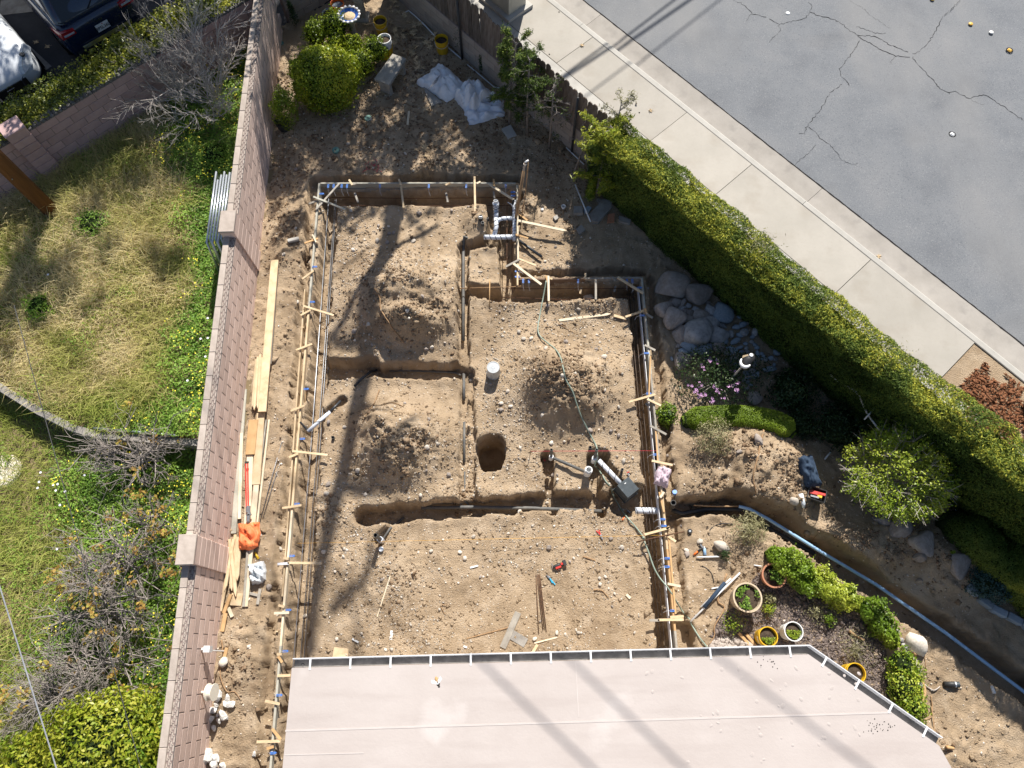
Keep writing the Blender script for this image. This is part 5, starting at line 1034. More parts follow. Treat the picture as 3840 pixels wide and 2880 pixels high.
def sprig(label, px, h, n, leaf, ln, wd, seed, lean=(0, 0), name='weed', cat='plant', droop=0.0, bark='bark_grey', group=None):
    """upright stem with whorls of leaves"""
    p = gp(px) if not isinstance(px, Vector) else px; t = thing(name, label, cat, p, group); r = np.random.default_rng(seed); tip = p + Vector((lean[0], lean[1], h))
    MB().tube([p - Vector((0, 0, .05)), p.lerp(tip, .5) + Vector((.01, .0, 0)), tip], [.012, .009, .004], 6).build('stem', bark, t)
    u = r.random(n) ** .7; a_ = r.random(n) * 6.28; rad = (.05 + .10 * (1 - u)) * h / .8
    C = np.stack([p.x + lean[0] * u + np.cos(a_) * rad * r.random(n), p.y + lean[1] * u + np.sin(a_) * rad * r.random(n), p.z + h * (.12 + .9 * u)], -1); N = np.stack([np.cos(a_) * .5, np.sin(a_) * .5, np.full(n, .8)], -1)
    V, F = leaves(C, N, ln, wd, .5, seed=seed); bulk('foliage', V, F, leaf, t, r.random(n) * .8, loc=tuple(p)); return t
for a, h, sd, lab in (((265, 170), .7, 50, 'tall spindly weed growing by the block wall corner'), ((1330, 330), 1.0, 51, 'tall spindly weed growing up before the fence post'), ((1465, 470), .55, 52, 'short spindly weed behind the canvas sacks')): sprig(lab, q(1, 0, *a), h, 420, 'leaf_rose', .09, .016, sd)
# small conifer-like trees along the fence, some nearly bare
def branchy(t, base, tip, nb, ln, r0, mat_, seed, up=.3, sub=4, name='branches', spread=1.0, rec=1):
    r = random.Random(seed); k = MB(); ends = []
    k2 = MB(); k2.tube([base - Vector((0, 0, .05)), base.lerp(tip, .5) + Vector((r.gauss(0, .02), r.gauss(0, .02), 0)), tip], [r0, r0 * .7, r0 * .3], 8); k2.build('trunk', mat_, t, smooth=True)
    for i in range(nb):
        f = .25 + .75 * (i + r.random()) / nb; a_ = r.uniform(0, 6.28); l_ = ln * (1.15 - .6 * f) * r.uniform(.6, 1.2); o = base.lerp(tip, f)
        d = Vector((math.cos(a_) * spread, math.sin(a_) * spread, up + r.gauss(0, .2))).normalized()
        m_ = o + d * l_ * .5 + Vector((r.gauss(0, .04), r.gauss(0, .04), 0)) * l_; e = o + d * l_ + Vector((r.gauss(0, .1), r.gauss(0, .1), r.gauss(0, .08))) * l_
        k.tube([o, m_, e], [r0 * .35, r0 * .25, r0 * .1], 4, False); ends.append((m_, e))
        for j in range(sub):
            g_ = r.uniform(.25, 1); s0 = m_.lerp(e, g_) if g_ > .5 else o.lerp(m_, g_ * 2); dd = (d + Vector((r.gauss(0, .6), r.gauss(0, .6), r.gauss(0, .4)))).normalized(); s1 = s0 + dd * l_ * r.uniform(.2, .5)
            k.tube([s0, s0.lerp(s1, .5) + Vector((r.gauss(0, .02), r.gauss(0, .02), 0)), s1], [r0 * .18, r0 * .13, r0 * .06], 3, False); ends.append((s0, s1))
    k.build(name, mat_, t); return ends
def ftree(label, px, h, nb, ln, seed, leafn, leaf='leaf_hedge', bare=.5, lean=(0, 0), lf=(.07, .014), lo=0, hi=.6):
    p = gp(px); t = thing('small_tree', label, 'tree', p); tip = p + Vector((lean[0], lean[1], h)); ends = branchy(t, p, tip, nb, ln, .028, 'bark_grey', seed, .4, 6)
    if leafn:
        r = np.random.default_rng(seed); E_ = np.array([tuple(e) for m_, e in ends]); S_ = np.array([tuple(m_) for m_, e in ends]); keep = r.random(len(E_)) > bare; E_, S_ = E_[keep], S_[keep]
        i = r.integers(0, len(E_), leafn); u = r.random((leafn, 1)) ** .6; C = S_[i] * (1 - u) + E_[i] * u + r.normal(0, .03, (leafn, 3)); V, F = leaves(C, np.tile([0, 0, 1.0], (leafn, 1)), lf[0], lf[1], .7, seed=seed); bulk('foliage', V, F, leaf, t, np.clip(lo + (hi - lo) * r.random(leafn), 0, 1), loc=tuple(p))
    return t
ftree('scraggly small tree with grey twigs against the picket fence', q(2, 0, 100, 880), 2.2, 30, .5, 61, 4200, bare=.35)
ftree('nearly bare young tree with white twigs before the pale pickets', q(2, 0, 240, 960), 1.9, 30, .42, 62, 500, bare=.75)
ftree('bare twiggy sapling leaning beside the low fence wall', q(2, 0, 395, 1140), 1.35, 8, .3, 66, 0, lean=(.25, .25))
ftree('golden leaved young tree at the end of the tall hedge', q(2, 0, 545, 1270), 2.1, 38, .62, 63, 5200, 'leaf_citrus', .1, (.05, .1), (.11, .02), .35, 1)
ftree('thin green tree beside the scraggly one at the fence', q(1, 0, 1640, 800), 2.2, 30, .5, 64, 6500, 'leaf_hedge', .1, (.15, .1), (.08, .016), .1, .8)
ftree('twiggy brown topped sapling where fence meets the hedge', q(2, 0, 600, 1180), 2.3, 26, .45, 65, 1800, 'leaf_sage', .2, (.05, .1))
sprig('low leafy weed at the foot of the golden tree', q(2, 0, 500, 1300), .7, 900, 'leaf_citrus', .10, .022, 67)
# tall hedge along the sidewalk
hs0, hs1, hn0, hn1, hz = -5.9, 8.0, 7.52, 8.16, 2.0
hd = thing('tall_hedge', 'tall clipped evergreen hedge running along the sidewalk', 'hedge', SN(1, 7.8)); r = np.random.default_rng(70)
def hedge_pts(n, face):
    s_ = r.uniform(hs0, hs1, n); b1 = (fbm(s_ * 1.1, s_ * 0 + 3, 71, 3) - .5)
    if face == 'top': nn_ = r.uniform(hn0 - .05, hn1 + .05, n); z_ = np.full(n, hz) ; N = np.tile([0, 0, 1.0], (n, 1))
    elif face == 'in': nn_ = np.full(n, hn0); z_ = r.uniform(.02, hz, n); N = np.tile([-NV.x, -NV.y, .25], (n, 1))
    elif face == 'out': nn_ = np.full(n, hn1); z_ = r.uniform(.0, hz, n); N = np.tile([NV.x, NV.y, .25], (n, 1))
    else: s_ = np.full(n, hs0); nn_ = r.uniform(hn0, hn1, n); z_ = r.uniform(0, hz, n); N = np.tile([-DV.x, -DV.y, .25], (n, 1))
    lum = (fbm(s_ * 2.2, nn_ * 2.2 + z_ * 1.8, 72, 3) - .5) * .34; dep = -np.abs(r.normal(0, .05, n)) + lum + .02
    rnd = np.maximum(0, z_ - (hz - .14)); 
    zs_ = .38 * sstep(.2, 3.6, s_); nn_ = nn_ - .11 * sstep(.2, 3.6, s_)
    if face != 'top': z_ = z_ * (1 + zs_ / hz)
    if face == 'top': z_ = z_ + dep + b1 * .1 + zs_ - .5 * np.clip(np.abs(nn_ - (hn0 + hn1) / 2) - .22, 0, 1); 
    elif face == 'in': nn_ = nn_ - dep * .8 - b1 * .08 + .22 * (1 - z_ / hz) + rnd * .4
    elif face == 'out': nn_ = nn_ + dep - rnd * .4
    else: s_ = s_ - dep
    C = np.stack([DV.x * s_ + NV.x * nn_, DV.y * s_ + NV.y * nn_, z_], -1); return C, N
Cs, Ns = zip(*[hedge_pts(n, f) for n, f in ((62000, 'top'), (78000, 'in'), (14000, 'out'), (6000, 'end'))]); C = np.concatenate(Cs); N = np.concatenate(Ns)
V, F = leaves(C, N, .062, .015, .75, seed=73); tn = tints(C, 74, 0, .9, 1.6); hzs = hz + .38 * sstep(.2, 3.6, C[:, 0] * DV.x + C[:, 1] * DV.y); up_ = C[:, 2] > hzs - .18; tn = np.where(up_, np.clip(tn * .85 + .22, 0, 1), tn * .72); young = (fbm(C[:, 0] * 2.2, C[:, 1] * 2.2, 75, 3) > .53) & (C[:, 2] > hzs - .2) & (r.random(len(C)) < .6); tn[young] = .7 + .3 * r.random(young.sum()); bulk('foliage', V, F, 'leaf_hedge', hd, tn, loc=tuple(SN(1, 7.8)))  # sunlit top and shaded sides are put into the leaf tint
MB().prism([SN(hs0 + .12, hn0 + .26), SN(hs1, hn0 + .2), SN(hs1, hn1 - .22), SN(hs0 + .12, hn1 - .12)], -.1, hz - .14).build('opaque_core', 'dark_core', hd); MB().prism([SN(2.6, hn0 + .17), SN(hs1, hn0 + .17), SN(hs1, hn1 - .24), SN(2.6, hn1 - .24)], hz - .2, hz + .18).build('opaque_core', 'dark_core', hd)  # added solid dark filler, stops see-through between hedge leaves
r = np.random.default_rng(77)
for s_ in (-2.1, .9, 3.9, 5.2):   # thin, browned spots where the hedge has died back
    cc = SN(s_, r.uniform(7.7, 8.0), hz - .02 + .36 * float(sstep(.2, 3.6, s_))); C = np.array(cc) + r.normal(0, 1, (420, 3)) * [.16, .16, .05]; V, F = leaves(C, np.tile([0, 0, 1.0], (420, 1)), .06, .012, .8, seed=int(s_ * 10) + 90); bulk('dead_patch', V, F, 'leaf_sage', hd, r.random(420), loc=tuple(cc))['kind'] = 'stuff'
# lower hedge at the garden's far side
r = np.random.default_rng(76)
def low_hedge(label, pts, wd, ht, dens, leaf, ln, lw, seed, bumps=.2, name='low_hedge', core=True, tk=dict(), rnd=.5):
    P = [gp(p) if not isinstance(p, Vector) else p for p in pts]; P = smooth_path(P, 6); t = thing(name, label, 'hedge', P[len(P) // 2]); rr = np.random.default_rng(seed)
    A = np.array([tuple(p) for p in P]); D = np.diff(A, axis=0); L_ = np.hypot(D[:, 0], D[:, 1]); cum = np.concatenate([[0], np.cumsum(L_)]); n = int(dens * cum[-1]); u = rr.uniform(0, cum[-1], n); i = np.clip(np.searchsorted(cum, u) - 1, 0, len(D) - 1); f = (u - cum[i]) / L_[i]; O = A[i] + D[i] * f[:, None]; X = np.stack([-D[i][:, 1], D[i][:, 0]], -1) / L_[i][:, None]
    tq = rr.uniform(-1, 1, n); side = rr.random(n) < .45; ez = np.where(side, rr.random(n), (1 - np.abs(tq) ** (2 / rnd)) ** (rnd / 2)); ex = np.where(side, np.sign(tq) * (1 - ez ** (2 / rnd)) ** (rnd / 2), tq); a_ = np.arctan2(ez, ex); ca, sa = np.cos(a_), np.sin(a_); sc = 1 + bumps * (fbm(u * 5.5, a_ * 1.6, seed, 3) - .5) * 2 - (.2 + .5 * (bumps > .3)) * rr.random(n) ** 2 + (bumps > .3) * .35 * (rr.random(n) < .07) * rr.random(n)
    endf = np.clip(np.minimum(u, cum[-1] - u) / (wd * .5), .15, 1) ** .5
    C = np.stack([O[:, 0] + X[:, 0] * ex * wd / 2 * sc * endf, O[:, 1] + X[:, 1] * ex * wd / 2 * sc * endf, O[:, 2] + ez * ht * sc * endf], -1); N = np.stack([X[:, 0] * ca, X[:, 1] * ca, sa + .3], -1)
    V, F = leaves(C, N, ln, lw, .6, seed=seed); bulk('foliage', V, F, leaf, t, tints(C, seed, **tk), loc=tuple(P[len(P) // 2]))
    if core:
        k = MB(); m_ = len(P); rows = []
        for j, p in enumerate(P):
            d = (P[min(j + 1, m_ - 1)] - P[max(j - 1, 0)]); x = Vector((-d.y, d.x, 0)).normalized(); ee = .3 if j in (0, m_ - 1) else (.75 if bumps < .3 else .5); rows.append([p + x * wd / 2 * ee * math.cos(q_) + Vector((0, 0, ht * .8 * ee * abs(math.sin(q_)) ** .6 - .02)) for q_ in [math.pi * i_ / 8 for i_ in range(9)]])
        k.grid(rows); k.build('opaque_core', 'dark_core', t, smooth=True)
    return t
low_hedge('low clipped bright green hedge curving past the dirt mound', [q(2, 1, 1095, 1075), q(2, 1, 1250, 1065), q(2, 1, 1400, 1060), q(2, 1, 1560, 1075), q(3, 1, 40, 1110), q(3, 1, 150, 1180)], .42, .38, 11000, 'leaf_clip', .022, .014, 80, .06, tk=dict(lo=.1, hi=.9), rnd=.4)
bush('shrub', 'small yellow green bush beside the garden side form board', gp(q(2, 1, 985, 1060), .2), .22, .24, .26, 1800, .04, .024, 'leaf_box', 81, .3)
bush('shrub', 'dry sage coloured bush on top of the dirt mound', gp(q(2, 1, 1290, 1190), .18), .34, .34, .28, 2400, .045, .016, 'leaf_sage', 82, .35, core=False, fill=.7)
low_hedge('loose box hedge curving round the mulch bed', [z6(940, 300), z6(1010, 370), z6(1120, 470), z6(1250, 590), z6(1400, 680), q(3, 2, 250, 450), q(3, 2, 430, 535), q(3, 2, 590, 590)], .42, .40, 5600, 'leaf_box', .045, .027, 83, .75, tk=dict(lo=.1, hi=1, scale=3))
low_hedge('loose box hedge bending down between mulch and stones', [q(3, 2, 570, 575), q(3, 2, 640, 645), q(3, 2, 735, 755), q(3, 2, 815, 880)], .38, .38, 5600, 'leaf_box', .045, .027, 84, .75, tk=dict(lo=0, hi=.8, scale=3))
for a, r_, lab, sd in (((830, 990), .30, 'box bush between the rounded rocks and the mulch bed', 85), ((840, 1140), .34, 'larger box bush beside the rocks and roof gutter', 86), ((870, 1260), .26, 'last box bush at the roof gutter', 87)): bush('box_bush', lab, gp(q(3, 2, *a), .24), r_ * .95, r_ * .95, .30, 2600, .045, .027, 'leaf_box', sd, .5, fill=.6)
low_hedge('low dark green hedge in shade behind the garden trench', [q(3, 2, 1100, 30), q(3, 2, 1300, 200), q(3, 2, 1480, 370), q(3, 2, 1659, 540), q(3, 2, 1900, 800)], .62, .62, 7500, 'leaf_hedge', .05, .016, 88, .15, tk=dict(lo=.2, hi=.9))
bush('succulent', 'blue grey rounded succulent at the shaded hedge foot', gp(q(3, 2, 1420, 470), .1), .38, .30, .2, 2600, .05, .02, 'leaf_blue', 89, .4)
bush('shrub', 'dark green leafy shrub in deep shade beyond the bird ornament', gp(q(3, 1, 130, 900), .2), .42, .5, .34, 2600, .06, .03, 'leaf_rose', 90, .4); bush('shrub', 'dark leafy shrub between the white poles and the clipped hedge', gp(q(3, 1, 440, 1130), .18), .48, .5, .30, 3000, .06, .024, 'leaf_rose', 91, .35); bush('shrub', 'dark low shrub at the tip of the clipped curved hedge', gp(q(3, 1, 200, 1110), .15), .3, .3, .22, 1500, .05, .02, 'leaf_rose', 92, .35)
# rose bush with pink flowers
p = gp(z7(800, 1400)); t = thing('rose_bush', 'pink flowering bush in shade beside the rock pile', 'bush', p); C, N = shell(p + Vector((0, .1, .3)), .85, .62, .36, 4200, 93, .4, -.5, .8); V, F = leaves(C, N, .05, .03, .8, seed=94); bulk('foliage', V, F, 'leaf_rose', t, tints(C, 93), loc=tuple(p))
k = MB(); r = random.Random(95)
for i in range(14):
    a_ = r.uniform(0, 6.28); e = p + Vector((math.cos(a_) * .6, math.sin(a_) * .5, r.uniform(.3, .55))); k.tube([p, p.lerp(e, .5) + Vector((0, 0, .1)), e], [.012, .008, .004], 5)
k.build('stem', 'bark_grey', t)
fm_ = []
for v in range(3):
    k = MB(); rr = random.Random(v)
    for j in range(9):
        a_ = j * 2.4; c_ = Vector((math.cos(a_) * .022 * (.4 + j / 9), math.sin(a_) * .022 * (.4 + j / 9), .01 * rr.random())); d_ = Vector((math.cos(a_), math.sin(a_), .5)) * .02; x_ = Vector((-math.sin(a_), math.cos(a_), 0)) * .013; k.add([c_, c_ + d_ * .6 + x_, c_ + d_, c_ + d_ * .6 - x_], [(0, 1, 2, 3)])
    me = bpy.data.meshes.new('flower'); me.from_pydata(k.v, [], k.f); me.materials.append(M['petal_pink']); fm_.append(me)
for a, n_ in (((600, 1420), 4), ((540, 1500), 6), ((600, 1540), 8), ((790, 1450), 7), ((800, 1495), 4), ((1040, 1410), 5), ((1030, 1470), 6), ((740, 1600), 5), ((620, 1220), 5), ((700, 1120), 5), ((800, 1130), 3), ((980, 1270), 3), ((850, 1570), 3), ((950, 1420), 3), ((650, 1540), 4), ((470, 1430), 3)):
    for i in range(n_):
        v = g(*z7(a[0] + r.gauss(0, 18), a[1] + r.gauss(0, 18)), p.z + r.uniform(.45, .62)); link('flower', r.choice(fm_), v, t, rot=(r.gauss(0, .4), r.gauss(0, .4), r.uniform(0, 6)), scale=(r.uniform(.45, .8),) * 3)
# half-bare round shrub
p = gp(q(3, 1, 850, 1560)); p.z = .1; c_ = Q(3, 1, 850, 1400, 1.0); t = thing('round_shrub', 'large airy round shrub with bare twigs showing through leaves', 'shrub', Vector((c_.x, c_.y, hgt(c_.x, c_.y)))); b0 = Vector((c_.x, c_.y, hgt(c_.x, c_.y))); r = random.Random(97); k = MB(); ends = []
for i in range(120):
    d = Vector((r.gauss(0, 1), r.gauss(0, 1), abs(r.gauss(0, 1.0)) + .1)).normalized(); e = c_ + Vector((d.x * .92, d.y * .80, d.z * .6 - .05)); m_ = b0.lerp(e, .45) + Vector((r.gauss(0, .16), r.gauss(0, .16), .12)); k.tube([b0 + Vector((0, 0, .3)), m_, e], [.014, .008, .003], 4, False)
    for j in range(5):
        s0 = m_.lerp(e, r.uniform(.2, 1)); dd = (d + Vector((r.gauss(0, .7), r.gauss(0, .7), r.gauss(0, .4)))).normalized(); s1 = s0 + dd * r.uniform(.1, .28); k.tube([s0, s1], [.004, .002], 3, False); ends.append((s0, s1))
k.build('branches', 'bark_pale', t); MB().tube([b0 - Vector((0, 0, .05)), b0 + Vector((.02, 0, .2)), b0 + Vector((0, 0, .45))], [.05, .04, .035], 8).build('trunk', 'bark_grey', t)
rr = np.random.default_rng(98); E_ = np.array([tuple(e) for s_, e in ends]); E_ = E_[(((E_ - np.array(c_)) / [.92, .80, .62]) ** 2).sum(1) < 1.12]; i = rr.integers(0, len(E_), 11000); C = E_[i] + rr.normal(0, .05, (11000, 3)); V, F = leaves(C, np.tile([0, 0, 1.0], (11000, 1)), .052, .024, .7, seed=99); bulk('foliage', V, F, 'leaf_box', t, tints(C, 98, .5, 1), loc=tuple(b0))
# dry grass clump over the boulder, small garden plants
bush('dry_shrub', 'dry straw coloured shrub behind the garden boulder', gp(z6(700, 90), .22), .38, .32, .3, 2200, .06, .012, 'leaf_sage', 100, .4, core=False, fill=.9, tk=dict(lo=.3, hi=1))
for a, lab, sd in (((450, 360), 'tiny green plant with red buds beside the boulder', 101), ((540, 1120), 'small green yellow plant near the roof and yellow bucket', 102), ((930, 960), 'tiny pale green seedling in the mulch by the beige pot', 103), ((1470, 1000), 'sparse brownish plant in the mulch beyond white bucket', 104), ((1600, 1080), 'tiny pale green plant on the mulch by the box hedge', 105), ((940, 850), 'little dry plant between the pots', 106)): bush('small_plant', lab, gp(z6(*a), .1), .2 if sd in (102, 104) else .12, .18 if sd in (102, 104) else .11, .14, 420, .035, .02, 'leaf_rose' if sd == 101 else 'leaf_sage' if sd in (104, 106) else 'leaf_box', sd, .5, cat='plant', core=False, fill=.9)
sprig('tiny green weed on the shaded trench bank', q(3, 2, 1180, 265), .12, 120, 'leaf_box', .05, .02, 107); bush('dry_shrub', 'dead twiggy clump in the mulch by the roof gutter', gp(q(3, 2, 560, 890), .06), .3, .35, .1, 900, .06, .008, 'leaf_sage', 108, .5, core=False, fill=.9, cat='plant')
# ================================================================== pots
def pot(name, label, px, r0, r1, h, mat_, plant, seed, tilt=0, z=None):
    p = gp(px) ; t = thing(name, label, 'pot', p); MB().lathe(p, [(0, 0), (r0, 0), (r1, h - .04), (r1 + .015, h - .03), (r1 + .015, h), (r1 - .012, h), (r1 - .02, h - .09), (0, h - .09)], 28).build('body', mat_, t); MB().lathe(p, [(r1 - .02, h - .085), (r1 * .5, h - .06), (0, h - .065)], 18).build('soil', 'soil_dark', t, smooth=True)
    if plant:
        rr = np.random.default_rng(seed); n = 500; a_ = rr.random(n) * 6.28; rad = r1 * .85 * np.sqrt(rr.random(n)); C = np.stack([p.x + np.cos(a_) * rad, p.y + np.sin(a_) * rad, p.z + h - .06 + .12 * rr.random(n)], -1); C = C[fbm(C[:, 0] * 9, C[:, 1] * 9, seed, 2) > .48]; V, F = leaves(C, np.tile([0, 0, 1.0], (len(C), 1)), .04, .024, .5, seed=seed); bulk('plant', V, F, plant, t, rr.random(len(C)), loc=tuple(p))
    return t
pot('beige_pot', 'large beige planter pot beside the pale pipes', z6(640, 850), .19, .235, .42, 'beige_pot', 'leaf_clover', 110); pot('terracotta_pot', 'wide terracotta pot tucked under the box hedge', z6(970, 600), .17, .20, .22, 'terracotta', 'leaf_clover', 111)
for nm, lab, a, m_, fl_, sd in (('yellow_bucket', 'yellow bucket planter with white handle at the roof edge', (875, 1270), 'yellow_plastic', 'soil_dark', 112), ('white_bucket', 'white bucket planter with bright green sprouts on mulch', (1150, 1215), 'white_plastic', 'soil_dark', 113)):
    p = gp(z6(*a)); t = bucket(nm, lab, p, .13, .152, .36, m_, fl_, handle=(sd == 112)); rr = np.random.default_rng(sd); n = 420; a_ = rr.random(n) * 6.28; rad = .12 * np.sqrt(rr.random(n)); C = np.stack([p.x + np.cos(a_) * rad, p.y + np.sin(a_) * rad, p.z + .32 + .06 * rr.random(n)], -1); C = C[C[:, 1] < p.y + (.02 if sd == 113 else -.02)]; V, F = leaves(C, np.tile([0, 0, 1.0], (len(C), 1)), .05, .012, .6, seed=sd); bulk('plant', V, F, 'leaf_clip', t, rr.random(len(C)), loc=tuple(p))
p = gp(q(3, 2, 510, 1040)); bucket('yellow_bucket', 'yellow bucket partly hidden by the roof gutter', p, .13, .152, .36, 'yellow_plastic')
# ================================================================== garden bits
RK = [rock_mesh('rock_%d' % i, ['stone_grey', 'stone_brown', 'stone_pale', 'stone_blue', 'rubble_white'][i // 4], i * 7 + 3, 3 if i < 8 else 2, .32 if i < 16 else .62) for i in range(20)]
for me in RK[16:]: me.shade_flat()
def rock(label, px, rx, ry, rz, kind, rot=0, group=None, name='rock', cat='rock', sink=.3, tilt=0, stack=0.0):
    p = gp(px); v = {'grey': 0, 'brown': 4, 'pale': 8, 'blue': 12, 'white': 16}[kind] + random.randrange(4)
    return tag(link(name, RK[v], p + Vector((0, 0, rz * (1 - sink) + stack)), None, rot=(tilt, tilt * .6, rot), scale=(rx, ry, rz)), label, cat, group)
pxm = 14.6 / FPX * .31344     # metres per z7 pixel on the rock pile
for (x, y, w_, h_, kind, rot, lab) in ((235, 245, 180, 150, 'grey', .4, 'largest rounded boulder at the step board end of the rock pile'), (545, 330, 155, 120, 'grey', -.1, 'smooth pale boulder against the hedge on the rock pile'), (150, 525, 95, 95, 'brown', .2, 'brown boulder on the outer edge of the rock pile'), (265, 620, 115, 125, 'grey', -.6, 'flat dark stone beside the brown boulder'), (540, 790, 160, 150, 'grey', .3, 'big domed boulder in the middle of the rock pile'), (345, 810, 95, 100, 'grey', -.3, 'rough dark stone before the big domed boulder'), (845, 575, 105, 125, 'blue', .2, 'tall blue grey slab like stone by the hedge'), (700, 690, 85, 105, 'grey', -.3, 'dark oval stone behind the big domed boulder'), (800, 815, 115, 95, 'grey', .2, 'dark rounded boulder next to the cobbles'), (600, 590, 100, 62, 'brown', .1, 'long smooth brown stone above the domed boulder'), (405, 635, 80, 45, 'brown', .2, 'small brown bar shaped stone on the pile'), (275, 435, 68, 55, 'grey', .2, 'grey oval stone between the two top boulders'), (375, 425, 35, 55, 'grey', -.5, 'narrow upright stone between the top boulders'), (450, 965, 90, 65, 'blue', -.5, 'grey blocky stone at the pile foot'), (395, 1020, 70, 40, 'blue', .1, 'pale flat oval stone at the pile foot'), (635, 995, 92, 72, 'blue', .1, 'striped grey green stone at the pile foot'), (795, 975, 72, 65, 'brown', .0, 'square brown stone beside the striped stone'), (365, 1125, 85, 100, 'brown', -.4, 'three sided brown stone apart at the foot of the pile'), (470, 555, 42, 45, 'brown', 0, 'little brown cube stone in the pile'), (415, 545, 38, 42, 'grey', 0, 'little grey stone next to the brown cube stone'), (540, 520, 50, 40, 'grey', .3, 'little dark stone under the smooth pale boulder'), (710, 520, 60, 65, 'grey', .4, 'dark stone leaning between boulders and slab stone'), (450, 465, 35, 28, 'grey', 0, 'small round stone under the smooth boulder'), (370, 495, 45, 30, 'grey', .4, 'small flat stone near the grey oval'), (685, 432, 26, 20, 'brown', 0, 'tiny stone by the smooth pale boulder'), (840, 690, 70, 30, 'grey', -.6, 'long thin dark stone under the slab stone'), (335, 950, 40, 28, 'grey', .4, 'small stone by the rough dark stone'), (880, 890, 42, 40, 'blue', .5, 'small blue stone at the start of the cobbles'), (1235, 1580, 85, 80, 'brown', .2, 'round brown boulder below the pink flowering bush')):
    rock(lab, z7(x, y + h_ * .15), w_ * pxm * 1.2, h_ * pxm * 1.25, min(w_, h_) * pxm * random.uniform(.75, .95), 'brown' if kind == 'grey' and x % 2 else kind, rot, name='boulder', cat='boulder', sink=.35)
r = random.Random(120)
for i, (x, y, w_, h_) in enumerate([(960, 815, 38, 52), (1055, 830, 45, 32), (1005, 905, 70, 38), (1110, 800, 55, 55), (1015, 735, 55, 35), (1090, 710, 55, 40), (1245, 800, 50, 55), (1215, 845, 40, 28), (1130, 930, 32, 26), (1210, 910, 34, 30), (1240, 945, 32, 28), (1265, 980, 32, 28), (1140, 980, 28, 24), (1060, 975, 55, 22), (950, 985, 60, 28), (905, 1040, 36, 45), (960, 1035, 30, 45), (1010, 1020, 28, 42), (1155, 1020, 30, 24), (1320, 1050, 26, 24), (1345, 1080, 26, 24), (1375, 1120, 28, 26), (1330, 1110, 24, 20), (930, 1140, 60, 45), (1035, 1105, 55, 40), (1080, 1035, 40, 30), (1430, 1105, 38, 34), (1485, 1115, 30, 26), (1475, 1180, 22, 26), (1275, 1050, 24, 50), (1235, 1160, 34, 60), (1020, 1200, 55, 40), (1130, 1290, 48, 42), (1205, 1260, 50, 42), (1165, 1330, 50, 24), (1230, 1320, 46, 34), (1110, 1360, 26, 26), (1155, 1385, 24, 24), (1190, 1420, 24, 24), (1140, 1470, 50, 24), (1270, 1290, 26, 40), (1060, 610, 36, 26), (1160, 680, 26, 22), (1410, 1240, 80, 40), (1500, 1040, 60, 50), (500, 1050, 50, 28), (250, 1110, 18, 34), (700, 1115, 60, 20)]):
    rock('small grey cobble heaped between the rock pile and bird ornament', z7(x, y), w_ * pxm, h_ * pxm, min(w_, h_) * pxm * .8, 'blue' if i % 3 else 'grey', r.uniform(-.6, .6), 'cobbles by the bird ornament', 'cobble', 'cobble', .1)
rock('large smooth tan boulder half sunk beside the hammer', z6(430, 265), .155, .105, .12, 'pale', -.3, name='boulder', cat='boulder', sink=.4); rock('broad flat topped tan rock beside the box hedge end', q(3, 2, 945, 850), .21, .20, .15, 'pale', .3, name='boulder', cat='boulder'); rock('long pale rock along the box hedge', q(3, 2, 920, 1000), .13, .26, .14, 'pale', .2, name='boulder', cat='boulder')
for a, s_ in (((950, 1120), .09), ((930, 1185), .11), ((955, 1230), .09), ((935, 1270), .08), ((880, 875), .07), ((860, 830), .045), ((830, 780), .05), ((800, 740), .045), ((765, 690), .045), ((740, 640), .04)): rock('rounded grey stone edging the box hedge', q(3, 2, *a), s_, s_ * 1.15, s_ * .8, 'grey', random.uniform(0, 3), 'stones edging the box hedge', 'edging_stone', 'stone')
for a, w_, h_, lab in (((850, 110), .26, .18, 'dark rounded rock half buried in shaded trench bank'), ((1000, 200), .25, .24, 'broad dark rock face on the shaded trench bank'), ((1230, 335), .22, .27, 'dark upright rock by the shaded low hedge'), ((975, 295), .13, .09, 'pale grey rock on the shaded bank'), ((735, 60), .2, .1, 'flat dark rock below the airy round shrub'), ((970, 450), .06, .05, 'small pale stone on the shaded bank')): rock(lab, q(3, 2, *a), w_, h_, .12, 'brown', random.uniform(-.5, .5), sink=.85)
es = bevel_box('edging_block', (.30, .14, .14), .02, 'stone_blue')
for i, (a, b) in enumerate((((1290, 480), (1345, 535)), ((1360, 550), (1430, 615)), ((1430, 615), (1530, 670)), ((1535, 665), (1630, 720)), ((1635, 710), (1720, 790)))):
    A = gp(q(3, 2, *a)); B = gp(q(3, 2, *b)); m_ = A.lerp(B, .5); tag(link('edging_block', es, (m_.x, m_.y, m_.z + .04), None, rot=(0, .03 * (i % 2), math.atan2(B.y - A.y, B.x - A.x)), scale=((B - A).length / .31, 1, 1)), 'grey concrete edging block in a row before the succulent', 'edging block', 'edging blocks by the succulent')
